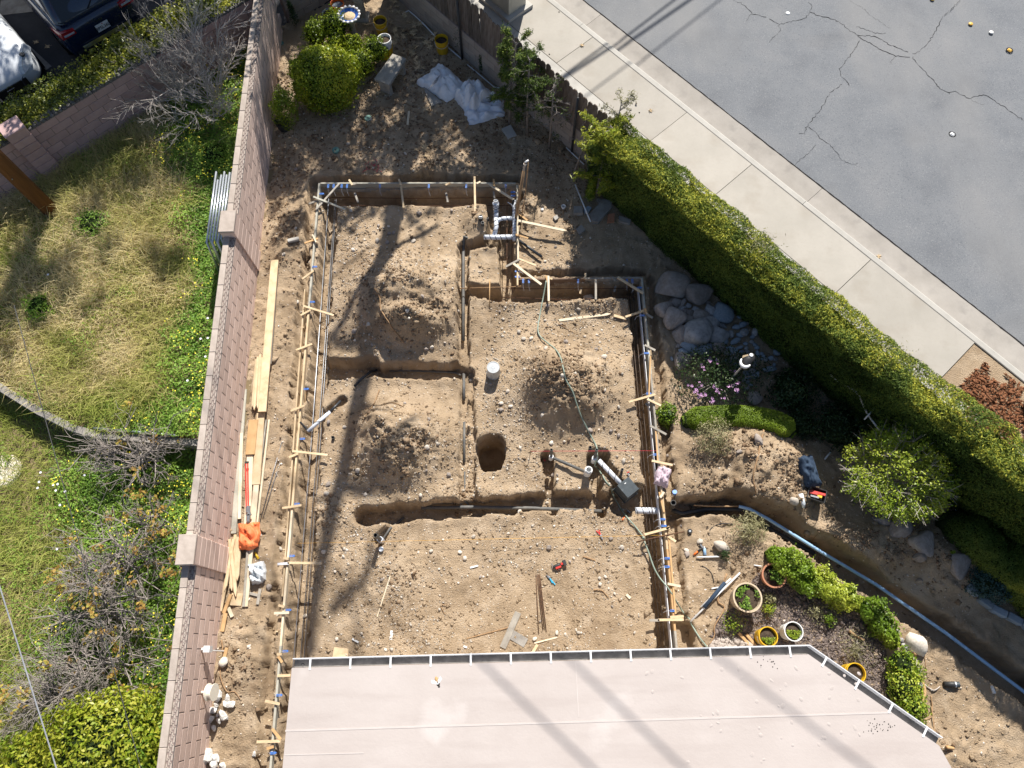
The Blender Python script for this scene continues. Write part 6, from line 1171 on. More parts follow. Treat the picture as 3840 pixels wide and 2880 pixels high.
# bird ornament on a stick
b0 = gp(z7(900, 1410)); hd_ = g(*z7(1150, 1130), 1.15); t = thing('bird_ornament', 'dark bird garden ornament with white collar on a leaning stick', 'ornament', b0)
MB().tube([b0 - Vector((0, 0, .1)), g(*z7(1090, 1200), 1.0)], .017, 8).build('stick', 'wood_grey', t, smooth=True)
s_ = .00052 * 8.2
def zz(x, y, z): return g(2780 + x * .09642, 1300 + y * .09642, z)
body = zz(230, 540, 1.12); MB().tube([zz(120, 900, 1.02), zz(160, 760, 1.05), zz(230, 560, 1.1), zz(380, 400, 1.12), zz(440, 300, 1.12)], [.03, .075, .10, .085, .04], 14).build('body', 'tool_black', t, smooth=True)
k = MB()
for i in range(11):
    a_ = math.radians(150 + i * 17); c_ = zz(170 + 190 * math.cos(a_), 620 - 185 * math.sin(a_), 1.16); k.add([c_ + Vector((0, 0, .0))], [])
ring = [zz(10, 470, 1.15), zz(-30, 600, 1.15), zz(20, 730, 1.15), zz(150, 790, 1.15), zz(280, 760, 1.16), zz(340, 700, 1.17)]
MB().tube(smooth_path(ring), [.012 + .02 * math.sin(math.pi * i / 25) for i in range(26)], 10).build('collar', 'plate_white', t, smooth=True)
MB().lathe(zz(385, 335, 1.2), [(.036, 0), (.036, .012), (.018, .02), (.016, .014), (0, .014)], 16).build('eye', 'plate_white', t, smooth=True)
MB().add([zz(290, 340, 1.2), zz(60, 340, 1.17), zz(30, 440, 1.15), zz(240, 390, 1.18), zz(250, 300, 1.2)], [(0, 1, 2, 3), (0, 4, 1), (0, 3, 4), (1, 4, 3, 2)]).build('beak', 'wood_new', t)
# white pipes in the shaded bed, jacket, tool bag
P = smooth_path([gp(q(3, 1, *a), .62 + .16 * (i == 2)) for i, a in enumerate(((318, 845), (385, 900), (460, 980), (545, 1085), (620, 1190)))]); t = thing('bent_pole', 'long pale bent pole lying in the shaded garden bed', 'pole', P[8]); MB().tube(P, .018, 8).build('pole', 'pvc_white', t, smooth=True)
t = tag(MB().tube([gp(q(3, 1, 520, 1130), .66), gp(q(3, 1, 598, 1038), .80)], .014, 8).build('short_pole', 'pvc_white', smooth=True), 'short pale pole crossing the long bent pole', 'pole'); tag(MB().tube([gp(q(3, 1, 362, 1320), .03), gp(q(3, 1, 398, 1275), .05)], .016, 8).build('short_pole', 'pvc_white', smooth=True), 'short pale pipe end on the shaded soil by the jacket', 'pipe'); tag(MB().tube([gp(q(3, 1, 1210, 1650), .03), gp(q(3, 1, 1265, 1590), .05)], .014, 8).build('short_pole', 'pvc_white', smooth=True), 'short pale pipe under the round shrub edge', 'pipe')
c_ = gp(q(3, 1, 258, 1395)); tag(pillow(c_, .16, .29, .2, .2, 41, .3, .75).build('jacket', 'navy_cloth', smooth=True), 'dark navy jacket heaped on the shaded dirt', 'jacket')
c_ = gp(q(3, 1, 295, 1555)); t = thing('tool_bag', 'open dark tool bag holding red and yellow tools', 'bag', c_); Rm = Matrix.Rotation(-.35, 3, 'Z')
k = MB(); vs = []
for sc, z_ in ((1, 0), (1.08, .16), (.98, .16), (.92, .03)):
    for x, y in ((-.15, -.11), (.15, -.11), (.15, .11), (-.15, .11)): v = Rm @ Vector((x * sc, y * sc, 0)); vs.append(c_ + v + Vector((0, 0, z_)))
k.add(vs, [(4 * l_ + i, 4 * l_ + (i + 1) % 4, 4 * l_ + 4 + (i + 1) % 4, 4 * l_ + 4 + i) for l_ in range(3) for i in range(4)] + [(12, 13, 14, 15), (3, 2, 1, 0)]); k.build('bag_body', 'tool_black', t)
for x, y, m_, w_ in ((-.05, .02, 'tool_red', .07), (.03, -.02, 'yellow_plastic', .05), (.08, .04, 'tool_red', .05), (-.02, -.05, 'steel_grey', .04)): v = Rm @ Vector((x, y, 0)); MB().beam(c_ + v + Vector((-.06, .02, .10)), c_ + v + Vector((.06, -.03, .15)), w_, .04).build('tool', m_, t)
hp = [c_ + Rm @ Vector((math.cos(a_) * .13, -.12 - .03 * math.sin(a_), .16 + .10 * math.sin(a_))) for a_ in [math.pi * i / 10 for i in range(11)]]; MB().tube(hp, .008, 6).build('handle', 'tool_black', t)
p = gp(q(3, 1, 212, 1590), .02); rock('pale broken stone beside the tool bag', q(3, 1, 165, 1590), .10, .08, .07, 'pale', .3); tag(MB().tube([gp(q(3, 1, 205, 1545), .04), gp(q(3, 1, 222, 1610), .04), gp(q(3, 1, 222, 1632), .04)], [.045, .04, .025], 12).build('water_bottle', 'clear_plastic', smooth=True), 'brown tinted bottle lying by the tool bag', 'bottle')
# tumbler, cup, small things at the near corner
A = gp(q(3, 2, 1130, 1115), .05); B = gp(q(3, 2, 1228, 1118), .05); t = thing('tumbler', 'dark insulated tumbler lying on sunny dirt', 'tumbler', A); d_ = (B - A); MB().lathe(A, [(0, 0), (.044, 0), (.05, d_.length * .75), (.045, d_.length * .78)], 20, axis=tuple(d_)).build('body', 'tool_black', t, smooth=True); MB().lathe(A + d_ * .68, [(.0505, 0), (.0505, .02), (.046, .02)], 20, axis=tuple(d_)).build('ring', 'galvanized', t); MB().lathe(A + d_ * .78, [(.046, 0), (.048, .05), (.03, .055), (0, .055)], 20, axis=tuple(d_)).build('lid', 'box_black', t); MB().tube([B + Vector((-.02, 0, .03)), B + Vector((.05, -.03, .0))], .004, 6).build('straw', 'tool_black', t)
p = gp(q(3, 2, 1452, 1150), .02); tag(MB().tube([p + Vector((-.01, .06, 0)), p + Vector((.01, -.06, 0))], [.022, .028], 10).build('paper_cup', 'white_plastic', smooth=True), 'small pale crushed cup at the shadow edge near the trench', 'cup')
for lab, pts, r0, m_ in (('thick orange brown root piece lying beside the rocks', ((970, 1065), (1005, 1150), (990, 1230), (970, 1300), (985, 1370)), .035, 'wood_orange'), ('curved grey branch lying on dirt near the tumbler', ((1000, 1110), (1065, 1155), (1110, 1130)), .012, 'bark_pale'), ('thin brown branch curling beside the root piece', ((1050, 1190), (1060, 1260), (1050, 1330), (1005, 1345)), .012, 'root_brown'), ('thin dark stake standing by the flat topped rock', ((1005, 860), (1015, 960), (1025, 1060)), .007, 'root_brown'), ('short log lying in the mulch bed', ((520, 770), (560, 800), (615, 832)), .028, 'root_brown'), ('broken orange root end near the house corner', ((1148, 1522), (1195, 1530)), .03, 'wood_orange'), ('broken orange root under the flat topped rock', ((935, 920), (970, 905)), .04, 'wood_orange'), ('long thin root on the sunny dirt', ((1055, 1260), (1070, 1400), (1060, 1480)), .01, 'root_brown')): poly_stick('root', lab, 'root', [q(3, 2, *p) for p in pts], r0, r0 * .7, m_)
for lab, a, b, r0, m_ in (('long pale pipe resting diagonally beside the beige pot', (630, 560), (80, 1100), .016, 'pvc_white'), ('second pale pipe parallel behind the dark rolled sleeve', (530, 620), (195, 940), .013, 'pvc_white'), ('dark rolled sleeve lying between the two pale pipes', (460, 670), (230, 945), .035, 'navy_cloth'), ('pale pipe with a tee end pointing at the form board', (400, 720), (20, 790), .013, 'pvc_white'), ('short white pipe lying below the boulder', (150, 388), (400, 380), .016, 'pvc_white'), ('short pale pipe tip by the terracotta pot', (785, 475), (870, 488), .012, 'pvc_white')): A = gp(z6(*a), r0 + .02); B = gp(z6(*b), r0 + .02); tag(MB().tube([A, A.lerp(B, .5), B], r0, 10).build('pipe', m_, smooth=True), lab, 'pipe')
p = gp(z6(240, 320), .02); t = thing('spray_bottle', 'small clear blue bottle lying beside the hammer', 'bottle', p); MB().tube([p + Vector((0, -.07, .01)), p + Vector((0, .04, .01)), p + Vector((0, .06, .01))], [.028, .028, .012], 12).build('body', 'pvc_blue', t, smooth=True); MB().tube([p + Vector((0, .06, .01)), p + Vector((0, .085, .01))], .012, 8).build('cap', 'white_plastic', t)
for a, b in (((615, 1225), (750, 1375)), ((700, 1240), (810, 1375))): A = gp(z6(*a), .03); B = gp(z6(*b), .03); tag(MB().beam(A, B, .05, .03).build('wood_batten', 'wood_orange'), 'orange brown batten sticking out at the roof edge', 'batten', 'battens at the roof edge')
P = [gp(z6(*a), .012) for a in ((290, 130), (310, 70), (370, 30), (460, 10), (560, 20))]; tag(MB().tube(smooth_path(P), .008, 6).build('drip_tube', 'tool_black', smooth=True), 'black drip tube curving behind the boulder', 'tube'); P = [gp(z6(*a), .012) for a in ((215, 480), (280, 520), (325, 580), (345, 660))]; tag(MB().tube(smooth_path(P), .008, 6).build('drip_tube', 'tool_black', smooth=True), 'black drip tube curving before the pale pipes', 'tube'); P = [gp(z6(*a), .012) for a in ((450, 1010), (600, 1050), (780, 1050), (880, 1110))]; tag(MB().tube(smooth_path(P), .008, 6).build('drip_tube', 'tool_black', smooth=True), 'black drip tube in the mulch by the yellow bucket', 'tube')
# white rubble by the wall
for i, (x, y, s_) in enumerate(((420, 1180, .115), (600, 1240, .07), (560, 1330, .07), (660, 1350, .10), (310, 1460, .10), (170, 1490, .08), (520, 1570, .10), (270, 1640, .09), (430, 1660, .06), (380, 1350, .06), (410, 1560, .05))):
    rock('white plaster chunk at the foot of the block wall right under the cream reel', (740 + x / 5.19, 2380 + y / 5.19), s_, s_ * .72, s_ * .6, 'white', x * .7, 'white rubble under the reel', 'rubble_chunk', 'rubble', .25, .3)
for x, y, s_ in ((1330, 1500, .10), (1350, 1560, .14), (1330, 1600, .13), (1400, 1590, .09), (1390, 1640, .09), (1445, 1640, .07), (1350, 1350, .07), (1390, 1400, .06), (1330, 1385, .05), (1340, 1430, .06), (1450, 1330, .085), (1650, 1570, .05)): rock('white broken plaster chunk heaped at the foot of the block wall', q(0, 2, x, y), s_, s_ * .72, s_ * .6, 'white', x * .7, 'white rubble by the wall', 'rubble_chunk', 'rubble', .25, .3)
rock('grey squarish stone by the wall lamp', (740 + 545 / 5.19, 2380 + 530 / 5.19), .10, .09, .08, 'pale', .4)
# lamps on the wall
c_ = g(740 + 250 / 5.19, 2380 + 280 / 5.19, .75); c_.x = wall_x(c_.y) + .10; t = thing('wall_lamp', 'small white box lamp on an arm from the block wall', 'lamp', c_); MB().box(c_ + Vector((.0, 0, 0)), (.10, .10, .12)).build('housing', 'pvc_white', t); MB().beam(Vector((wall_x(c_.y), c_.y, c_.z)), c_, .04, .03).build('arm', 'pvc_white', t); MB().tube([c_ + Vector((.02, -.02, -.05)), c_ + Vector((.03, -.03, -.75))], .012, 6).build('conduit', 'pvc_white', t)
c_ = g(740 + 160 / 5.19, 2380 + 1120 / 5.19, .55); c_.x = wall_x(c_.y) + .12; t = thing('hose_reel', 'cream hose reel mounted low on the block wall', 'reel', c_); MB().lathe(c_ + Vector((-.02, 0, 0)), [(0, 0), (.135, 0), (.135, .012), (.10, .02), (.10, .09), (.135, .10), (.135, .112), (0, .112)], 24, axis=(1, 0, .15)).build('drum', 'light_cream', t); MB().tube([Vector((wall_x(c_.y) - .005, c_.y, c_.z)), c_], .02, 8).build('axle', 'light_cream', t)
# mulch bed chips, pebbles, gravel
def scatter(name, label, cat, area, n, size, material, seed, flat=.35, parent=None, nverts=5, zoff=0.0, aspect=1.0):
    """many small irregular lumps as one mass; area(x, y) -> bool array"""
    r = np.random.default_rng(seed); x, y = area(r, n)
    if 'dug pad' in label: k_ = fbm(x * 1.1, y * 1.1, 137, 3) + .25 * r.random(len(x)) - .13 * (y < 2.5) > .60; x, y = x[k_], y[k_]
    n = len(x)
    z = np.array([hgt(a, b) for a, b in zip(x, y)]) + zoff; s = size * np.exp(r.normal(0, .45, n)); a_ = r.random(n) * 6.28
    base = np.array([(1, 0, 0), (0, 1, 0), (-1, 0, 0), (0, -1, 0), (0, 0, 1), (0, 0, -1)], float); V = base[None] * s[:, None, None] * (1 + .35 * r.normal(0, 1, (n, 6, 1)).clip(-1.2, 1.2)); V[:, :, 1] *= aspect; V[:, :, 2] *= flat; V += r.normal(0, .15, V.shape) * s[:, None, None] * np.array([1, min(1, aspect * 1.5), flat])
    ca, sa = np.cos(a_)[:, None], np.sin(a_)[:, None]; X = V[:, :, 0] * ca - V[:, :, 1] * sa; Y = V[:, :, 0] * sa + V[:, :, 1] * ca; V = np.stack([X + x[:, None], Y + y[:, None], V[:, :, 2] + z[:, None] + (s * flat * .3)[:, None]], -1)
    f = np.array([(0, 1, 4), (1, 2, 4), (2, 3, 4), (3, 0, 4), (1, 0, 5), (2, 1, 5), (3, 2, 5), (0, 3, 5)]); F = (f[None] + np.arange(n)[:, None, None] * 6).reshape(-1, 3)
    return stuff(bulk(name, V.reshape(-1, 3), F, material), label, cat)
from functools import reduce
def inpoly(x, y, P):
    ins = np.zeros(len(x), bool); j = len(P) - 1
    for i in range(len(P)):
        xi, yi, xj, yj = P[i][0], P[i][1], P[j][0], P[j][1]; c = ((yi > y) != (yj > y)) & (x < (xj - xi) * (y - yi) / (yj - yi + 1e-12) + xi); ins ^= c; j = i
    return ins
def poly_area(pts):
    P = [(p.x, p.y) for p in [g(*a) for a in pts]]; xs = [p[0] for p in P]; ys = [p[1] for p in P]
    def f(r, n):
        x = r.uniform(min(xs), max(xs), n); y = r.uniform(min(ys), max(ys), n); k = inpoly(x, y, P); return x[k], y[k]
    return f
bed = [z6(300, 1380), z6(380, 1050), z6(560, 950), z6(820, 560), z6(1100, 640), z6(1500, 840), q(3, 2, 560, 640), q(3, 2, 760, 880), q(3, 2, 780, 1200), q(3, 2, 300, 920), q(3, 2, 0, 880)]
scatter('bark_mulch', 'grey brown bark mulch covering the bed round the pots', 'mulch', poly_area(bed), 26000, .021, 'chip_grey', 130, .3, aspect=.45)
scatter('river_gravel', 'pale river pebbles at the foot of the house', 'gravel', poly_area([z6(300, 1330), z6(420, 1290), z6(720, 1330), z6(760, 1400), z6(300, 1400)]), 700, .022, 'stone_brown', 131, .6)
pad = poly_area([q(1, 0, 420, 1330), q(1, 0, 1540, 1330), q(2, 1, 740, 300), q(2, 2, 930, 880), q(1, 2, 330, 930)])
scatter('pebbles', 'small pale pebbles strewn over the dug pad', 'pebbles', pad, 22000, .0095, 'stone_pale', 132, .7)
def mound_area(r, n):
    idx = r.choice(len(MO), n, p=np.array([m_[1] * m_[2] * m_[4] for m_ in MO]) / sum(m_[1] * m_[2] * m_[4] for m_ in MO)); c_ = np.array([(m_[0][0], m_[0][1], m_[1], m_[2]) for m_ in MO])[idx]
    x = c_[:, 0] + r.normal(0, .42, n) * c_[:, 2]; y = c_[:, 1] - .12 * c_[:, 3] + r.normal(0, .42, n) * c_[:, 3]; k_ = (x > wall_x(y) + .05) & (fbm(x * 3, y * 3, 138, 2) > .4); return x[k_], y[k_]
scatter('spoil_clods', 'freshly dug brown clods crumbling over the dirt mounds', 'clods', mound_area, 5200, .019, 'dirt_moist', 136, .75)
scatter('fine_spoil', 'paler dry crumbs over the dirt mounds', 'clods', mound_area, 5200, .014, 'dirt', 139, .75)
far_yard = poly_area([(1040, 300), (1350, 120), (1900, 120), (2250, 560), (2150, 900), (1980, 640), (1180, 640), (1000, 900)])
scatter('twig_litter', 'thin broken twigs and root hairs littering the soil beyond the end board', 'twigs', far_yard, 1500, .055, 'root_brown', 144, .10, aspect=.09, zoff=.012)
scatter('dark_crumbs', 'dark crumbs on soil beyond the end board', 'clods', far_yard, 7000, .018, 'dirt_moist', 145, .6)  # darker soil crumbs strewn over this part of the yard
scatter('dirt_clods', 'small dirt clods strewn over the dug pad', 'clods', pad, 11000, .013, 'dirt', 133, .7)
ring = poly_area([(1010, 300), (1800, 60), (2500, 900), (3500, 1900), (3840, 2880), (760, 2880)])
scatter('clods', 'loose dirt clods over the rest of the yard', 'clods', ring, 16000, .015, 'dirt', 134, .7); scatter('grit', 'fine pale grit over the rest of the yard', 'pebbles', ring, 14000, .009, 'stone_pale', 135, .7)
strip_a = lambda r, n: (lambda s_, n_: (DV.x * s_ + NV.x * n_, DV.y * s_ + NV.y * n_))(r.uniform(1.95, 8, n), r.uniform(9.7, 10.8, n))
struct(MB().prism([SN(1.9, 8.3), SN(12, 8.3), SN(12, 10.825), SN(1.9, 10.825)], -.2, -.03).build('planting_strip', 'dirt'))
def mulch_area(r, n):
    s_ = r.uniform(2.0, 8, n); n_ = r.uniform(8.8, 10.72, n); k = fbm(s_ * 1.6, n_ * 1.6, 140, 3) + .35 * np.clip((s_ - 2.45), -1, .6) > .47; return DV.x * s_[k] + NV.x * n_[k], DV.y * s_[k] + NV.y * n_[k]
scatter('red_mulch', 'red brown shredded mulch in the planting strip', 'mulch', mulch_area, 22000, .028, 'mulch_red', 141, .35, aspect=.35, zoff=.0)
bt = SN(4.75, 10.0, -.03); p = Q(3, 1, 1659, 975, .0); t = thing('street_tree', 'thin trunk of a street tree in the red mulch', 'tree', p); MB().tube([p - Vector((0, 0, .1)), p + Vector((.02, 0, .4)), p + Vector((.05, .05, 2.4))], [.05, .04, .03], 8).build('trunk', 'bark_grey', t, smooth=True)
C, N = shell(p + Vector((.4, .4, 2.9)), .6, .6, .6, 900, 142, .3, -.9, .8); V, F = leaves(C, N, .07, .04, .8, seed=143); bulk('crown', V, F, 'leaf_clover', t, tints(C, 142), loc=tuple(p))
# loose stones: each its own object
r = random.Random(150); placed = 0; PADP = [(p_.x, p_.y) for p_ in [g(*a) for a in (q(1, 0, 440, 1350), q(1, 0, 1500, 1350), q(1, 1, 1600, 330), q(2, 1, 700, 320), q(2, 2, 900, 860), q(1, 2, 350, 900))]]
big = [(1, 0, 785, 1562, .065), (1, 0, 795, 1465, .045), (1, 0, 860, 1470, .04), (1, 0, 895, 1510, .05), (1, 0, 850, 1575, .05), (1, 0, 630, 1625, .055), (1, 0, 598, 935, .06), (1, 0, 260, 1100, .055), (1, 0, 970, 998, .05), (1, 0, 1390, 945, .03), (1, 1, 640, 490, .075), (1, 1, 730, 445, .05), (1, 1, 700, 270, .05), (1, 1, 980, 355, .055), (1, 1, 1140, 595, .055), (1, 1, 1105, 605, .05), (1, 1, 1080, 265, .05), (1, 1, 1175, 1218, .055), (1, 1, 965, 958, .04), (1, 1, 885, 1000, .04), (1, 1, 470, 1080, .05), (1, 1, 470, 1480, .055), (1, 1, 460, 1540, .06), (1, 1, 1250, 1420, .05), (1, 1, 1630, 878, .05), (1, 1, 1590, 955, .045), (1, 1, 1590, 1000, .055), (1, 1, 1650, 975, .05), (1, 1, 1600, 410, .04), (1, 1, 270, 300, .05), (2, 1, 595, 658, .06), (2, 1, 545, 605, .04), (2, 1, 690, 980, .05), (2, 1, 690, 1165, .05), (2, 1, 195, 1030, .05), (2, 1, 600, 870, .05), (2, 1, 720, 1330, .06), (2, 1, 255, 1212, .055), (2, 1, 75, 538, .05), (2, 1, 125, 535, .05), (2, 1, 232, 325, .05), (2, 1, 490, 285, .14), (2, 1, 1010, 1295, .05), (2, 1, 1470, 1270, .06), (2, 1, 1590, 1200, .12), (2, 2, 240, 230, .05), (2, 2, 710, 228, .055), (2, 2, 640, 170, .045), (2, 2, 290, 785, .05), (2, 2, 432, 780, .04), (2, 2, 345, 793, .03), (2, 2, 147, 822, .045), (2, 2, 567, 430, .035), (2, 2, 605, 420, .035), (2, 2, 570, 470, .04), (2, 2, 665, 530, .035), (2, 2, 648, 612, .03), (2, 2, 183, 708, .03), (2, 2, 375, 322, .035), (2, 2, 400, 300, .03), (2, 2, 1215, 190, .06), (2, 2, 1130, 250, .06), (2, 2, 1130, 275, .06), (2, 2, 1255, 765, .03), (2, 2, 1100, 95, .05), (1, 2, 1410, 160, .045), (1, 2, 1320, 262, .05), (1, 2, 1355, 300, .05), (1, 2, 1135, 255, .05), (1, 2, 870, 328, .03), (1, 2, 815, 440, .035), (1, 2, 525, 822, .04), (1, 2, 685, 788, .035), (1, 2, 440, 260, .05), (1, 2, 160, 240, .05), (1, 2, 85, 490, .07), (1, 2, 1635, 140, .04)]
def stone_tag(x, y, s):
    if x > 2.9: w_ = 'in the garden dirt beyond the form board'
    elif x < -4.1: w_ = 'in the dirt strip beside the block wall'
    elif y > 9.7: w_ = 'on the shaded soil beyond the end board'
    elif y > 5.4 and x < -1.2: w_ = 'on the pad around the dirt mound by the end board'
    elif y > 5.4: w_ = 'on the pad beside the step board'
    elif y > 2.8 and x < -1.2: w_ = 'on the pad around the mound below the shallow trench'
    elif y > 2.8: w_ = 'on the pad around silver bucket and hole'
    elif x < -1.2: w_ = 'on the flat pad near the grey riser'
    else: w_ = 'on the flat pad near the drill and rusty bars'
    z_ = 'large' if s > .046 else 'fist sized' if s > .032 else 'small'
    return f'{z_} loose stone {w_}', 'stone', f'{z_} stones {w_}'
mn = [RK[i] for i in (4, 6, 8, 9, 10, 11)]
for c, r_, a, b_, s_ in big:
    p = gp(q(c, r_, a, b_)); tag(link('stone', r.choice(mn), p + Vector((0, 0, s_ * .35)), None, rot=(r.gauss(0, .2), r.gauss(0, .2), r.uniform(0, 6)), scale=(s_ * 1.0, s_ * r.uniform(.6, .9), s_ * .6)), *stone_tag(p.x, p.y, s_))
n_ = 0
while n_ < 215:
    x, y = r.uniform(-5, 3), r.uniform(0, 12)
    if not inpoly(np.array([x]), np.array([y]), PADP)[0] and r.random() < .75: continue
    if fbm(np.array(x * 1.3), np.array(y * 1.3), 151, 2) < (.42 if y > 2.6 else .6): continue
    if x < wall_x(y) + .1: continue
    s_ = min(.06, .017 * math.exp(abs(r.gauss(0, .55)))); tag(link('stone', r.choice(mn), (x, y, hgt(x, y) + s_ * .35), None, rot=(r.gauss(0, .3), r.gauss(0, .3), r.uniform(0, 6)), scale=(s_, s_ * r.uniform(.6, 1), s_ * .65)), *stone_tag(x, y, s_)); n_ += 1
# dry sycamore leaves
def maple():
    k = MB(); P = []; 
    for i in range(15):
        a_ = math.radians(-150 + i * 300 / 14) + math.pi / 2; rr = (.095 if i % 2 == 0 else .045) * (1 - .25 * abs(i - 7) / 7); P.append((rr * math.cos(a_), rr * math.sin(a_), .012 * math.sin(i * 2.1)))
    k.add([(0, -.01, .0)] + P, [(0, i, i + 1) for i in range(1, 15)]); k.tube([(0, 0, 0), (0, -.09, .004)], .0025, 4); return k
me = bpy.data.meshes.new('dry_leaf'); kk = maple(); me.from_pydata(kk.v, [], kk.f); me.materials.append(M['leaf_dry'])
r = random.Random(160); L_ = [(r.gauss(930, 170), r.gauss(190, 95)) for _ in range(75)] + [(r.gauss(1080, 60), r.gauss(420, 70)) for _ in range(14)] + [(1040, 975), (1095, 965), (1100, 1015), (790, 610), (830, 615), (490, 1055), (910, 790), (1100, 715), (1580, 770), (1330, 790), (350, 130), (390, 120)]
for a, b_ in L_:
    if a < 600 or b_ < -60: continue
    p = gp(q(1, 0, a, b_), .035)
    if sn(p)[1] > 8.05: continue
    tag(link('dry_leaf', me, p, None, rot=(r.gauss(0, .35), r.gauss(0, .35), r.uniform(0, 6.3)), scale=(r.uniform(.8, 1.35),) * 3), 'dry brown lobed leaf lying on the shaded soil', 'leaf', 'dry leaves in the yard corner')
for c, r_, a, b_, lab in ((2, 0, 900, 718, 'pale dry leaf lying alone on the sidewalk'), (3, 1, 715, 5, 'pale dry leaf lying in the gutter pan'), (2, 0, 455, 293, 'tiny dark twig leaf lying across a sidewalk joint')):
    p = Q(c, r_, a, b_, .0 if r_ == 0 else -.12); tag(link('dry_leaf', me, p + Vector((0, 0, .014)), None, rot=(.2, .1, a), scale=(.8,) * 3), lab, 'leaf')
for a, b_ in ((235, 270), (310, 300), (1150, 790 - 620)): 
    p = Q(0, 0, a, b_, .012); tag(link('dry_leaf', me, p, None, rot=(.2, .1, a), scale=(1.1,) * 3), 'dry lobed leaf lying on the dark parking asphalt', 'leaf', 'dry leaves in the parking area')
# ================================================================== the overgrown lot next door
kb = thing('lot_kerb', 'low old concrete retaining kerb curving through the weeds', 'kerb', KERB[3])
for i, (a, b_) in enumerate(zip(KERB[:-1], KERB[1:])):
    MB().beam(a + Vector((0, 0, -.19)), b_ + Vector((0, 0, -.19)), .14, .50).build('kerb_piece', 'concrete_old', kb)
def lot_xy(r, n):
    x = r.uniform(-13.5, -5.0, n); y = r.uniform(-3.2, 14.5, n); m_ = (x - NP0.x) * MV.x + (y - NP0.y) * MV.y; k = (x < wall_x(y) - .22) & (m_ < -.02) & (np.abs(y - kerb_y(x)) > .07); return x[k], y[k]
def green_mask(x, y):
    """where clover and weeds win over the dry grass (strip along the wall and low corner)"""
    d = wall_x(y) - x; a = 1.5 + .7 * (fbm(x * .7, y * .7, 200, 3) - .5) * 2 + 1.5 * sstep(4.6, 3.2, y) + 1.1 * sstep(9, 10.5, y)
    return sstep(a + .35, a - .35, d)
def grass(n, seed, h, wd, lean, mask, leaf, name, label, tlo, thi, bendscale=.5):
    r = np.random.default_rng(seed); x, y = lot_xy(r, n); k = mask(x, y, r); x, y = x[k], y[k]; n = len(x); z = lot_h(x, y) - .01
    fl = fbm(x * .55, y * .55, seed + 1, 3) * 12 + r.normal(0, 1.7, n); hh = h * np.exp(r.normal(0, .3, n)) * (.5 + fbm(x * 1.1, y * 1.1, seed + 2, 3)); ld = lean * r.uniform(.5, 1.4, n)
    d = np.stack([np.cos(fl), np.sin(fl)], -1); s = np.stack([-d[:, 1], d[:, 0]], -1) * wd * r.uniform(.6, 1.3, (n, 1)); O = np.stack([x, y], -1)
    V = np.zeros((n, 5, 3)); V[:, 0, :2] = O - s; V[:, 1, :2] = O + s; V[:, 0, 2] = V[:, 1, 2] = z; Mx = O + d * (hh * ld * .45)[:, None]; V[:, 2, :2] = Mx + s * .8; V[:, 3, :2] = Mx - s * .8; V[:, 2, 2] = V[:, 3, 2] = z + hh * .62; V[:, 4, :2] = O + d * (hh * ld * 1.15)[:, None]; V[:, 4, 2] = z + hh * (.95 - .35 * np.clip(ld - .5, 0, 1))
    i5 = np.arange(n)[:, None] * 5; Fa = np.concatenate([i5 + np.array([[0, 1, 2]]), i5 + np.array([[0, 2, 3]]), i5 + np.array([[3, 2, 4]])], 1).reshape(-1, 3)
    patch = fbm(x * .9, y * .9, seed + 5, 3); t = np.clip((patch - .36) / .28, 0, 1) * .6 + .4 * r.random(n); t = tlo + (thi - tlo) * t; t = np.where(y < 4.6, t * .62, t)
    return stuff(bulk(name, V.reshape(-1, 3), Fa, leaf, None, np.repeat(t, 3)), label, 'grass')
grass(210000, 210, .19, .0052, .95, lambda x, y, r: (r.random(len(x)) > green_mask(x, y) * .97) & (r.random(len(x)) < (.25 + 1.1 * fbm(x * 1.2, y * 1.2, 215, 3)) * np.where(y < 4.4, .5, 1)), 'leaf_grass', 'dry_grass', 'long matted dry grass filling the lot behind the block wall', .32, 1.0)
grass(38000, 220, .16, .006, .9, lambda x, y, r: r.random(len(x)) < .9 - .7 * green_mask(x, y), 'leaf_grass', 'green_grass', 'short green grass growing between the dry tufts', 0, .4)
def clover(n, seed, ln, wd, name, label, dens, zr=.22, leaf='leaf_clover', t0=0, t1=1):
    r = np.random.default_rng(seed); x, y = lot_xy(r, n)
    if name == 'clover': y = r.uniform(-3, 14.2, n); x = wall_x(y) - .22 - 4.2 * r.random(n); m_ = (x - NP0.x) * MV.x + (y - NP0.y) * MV.y; k = (m_ < -.02) & (np.abs(y - kerb_y(x)) > .07); x, y = x[k], y[k]
    k = r.random(len(x)) < dens(x, y); x, y = x[k], y[k]; n = len(x); lum = fbm(x * 2.1, y * 2.1, seed + 3, 3); z = lot_h(x, y) + zr * (.15 + 1.3 * np.clip(lum - .2, 0, 1)) * r.uniform(.45, 1, n); C = np.stack([x, y, z], -1); V, F = leaves(C, np.tile([0, 0, 1.0], (n, 1)), ln, wd, .45, seed=seed); return stuff(bulk(name, V, F, leaf, None, np.clip(t0 + (t1 - t0) * (.5 * np.clip((lum - .3) / .4, 0, 1) + .5 * r.random(n)), 0, 1)), label, 'ground cover')
clover(170000, 230, .045, .036, 'clover', 'bright green clover and weeds along the foot of the block wall', lambda x, y: green_mask(x, y) * .98, .30, t0=.2, t1=1.1)
clover(110000, 232, .05, .026, 'weeds', 'scattered weeds among the dry grass', lambda x, y: np.where(y < 4.6, .95 * (fbm(x * 1.4, y * 1.4, 234, 3) > .44), .5 * (fbm(x * 1.4, y * 1.4, 234, 3) > .52)), .20, t0=.15, t1=1)
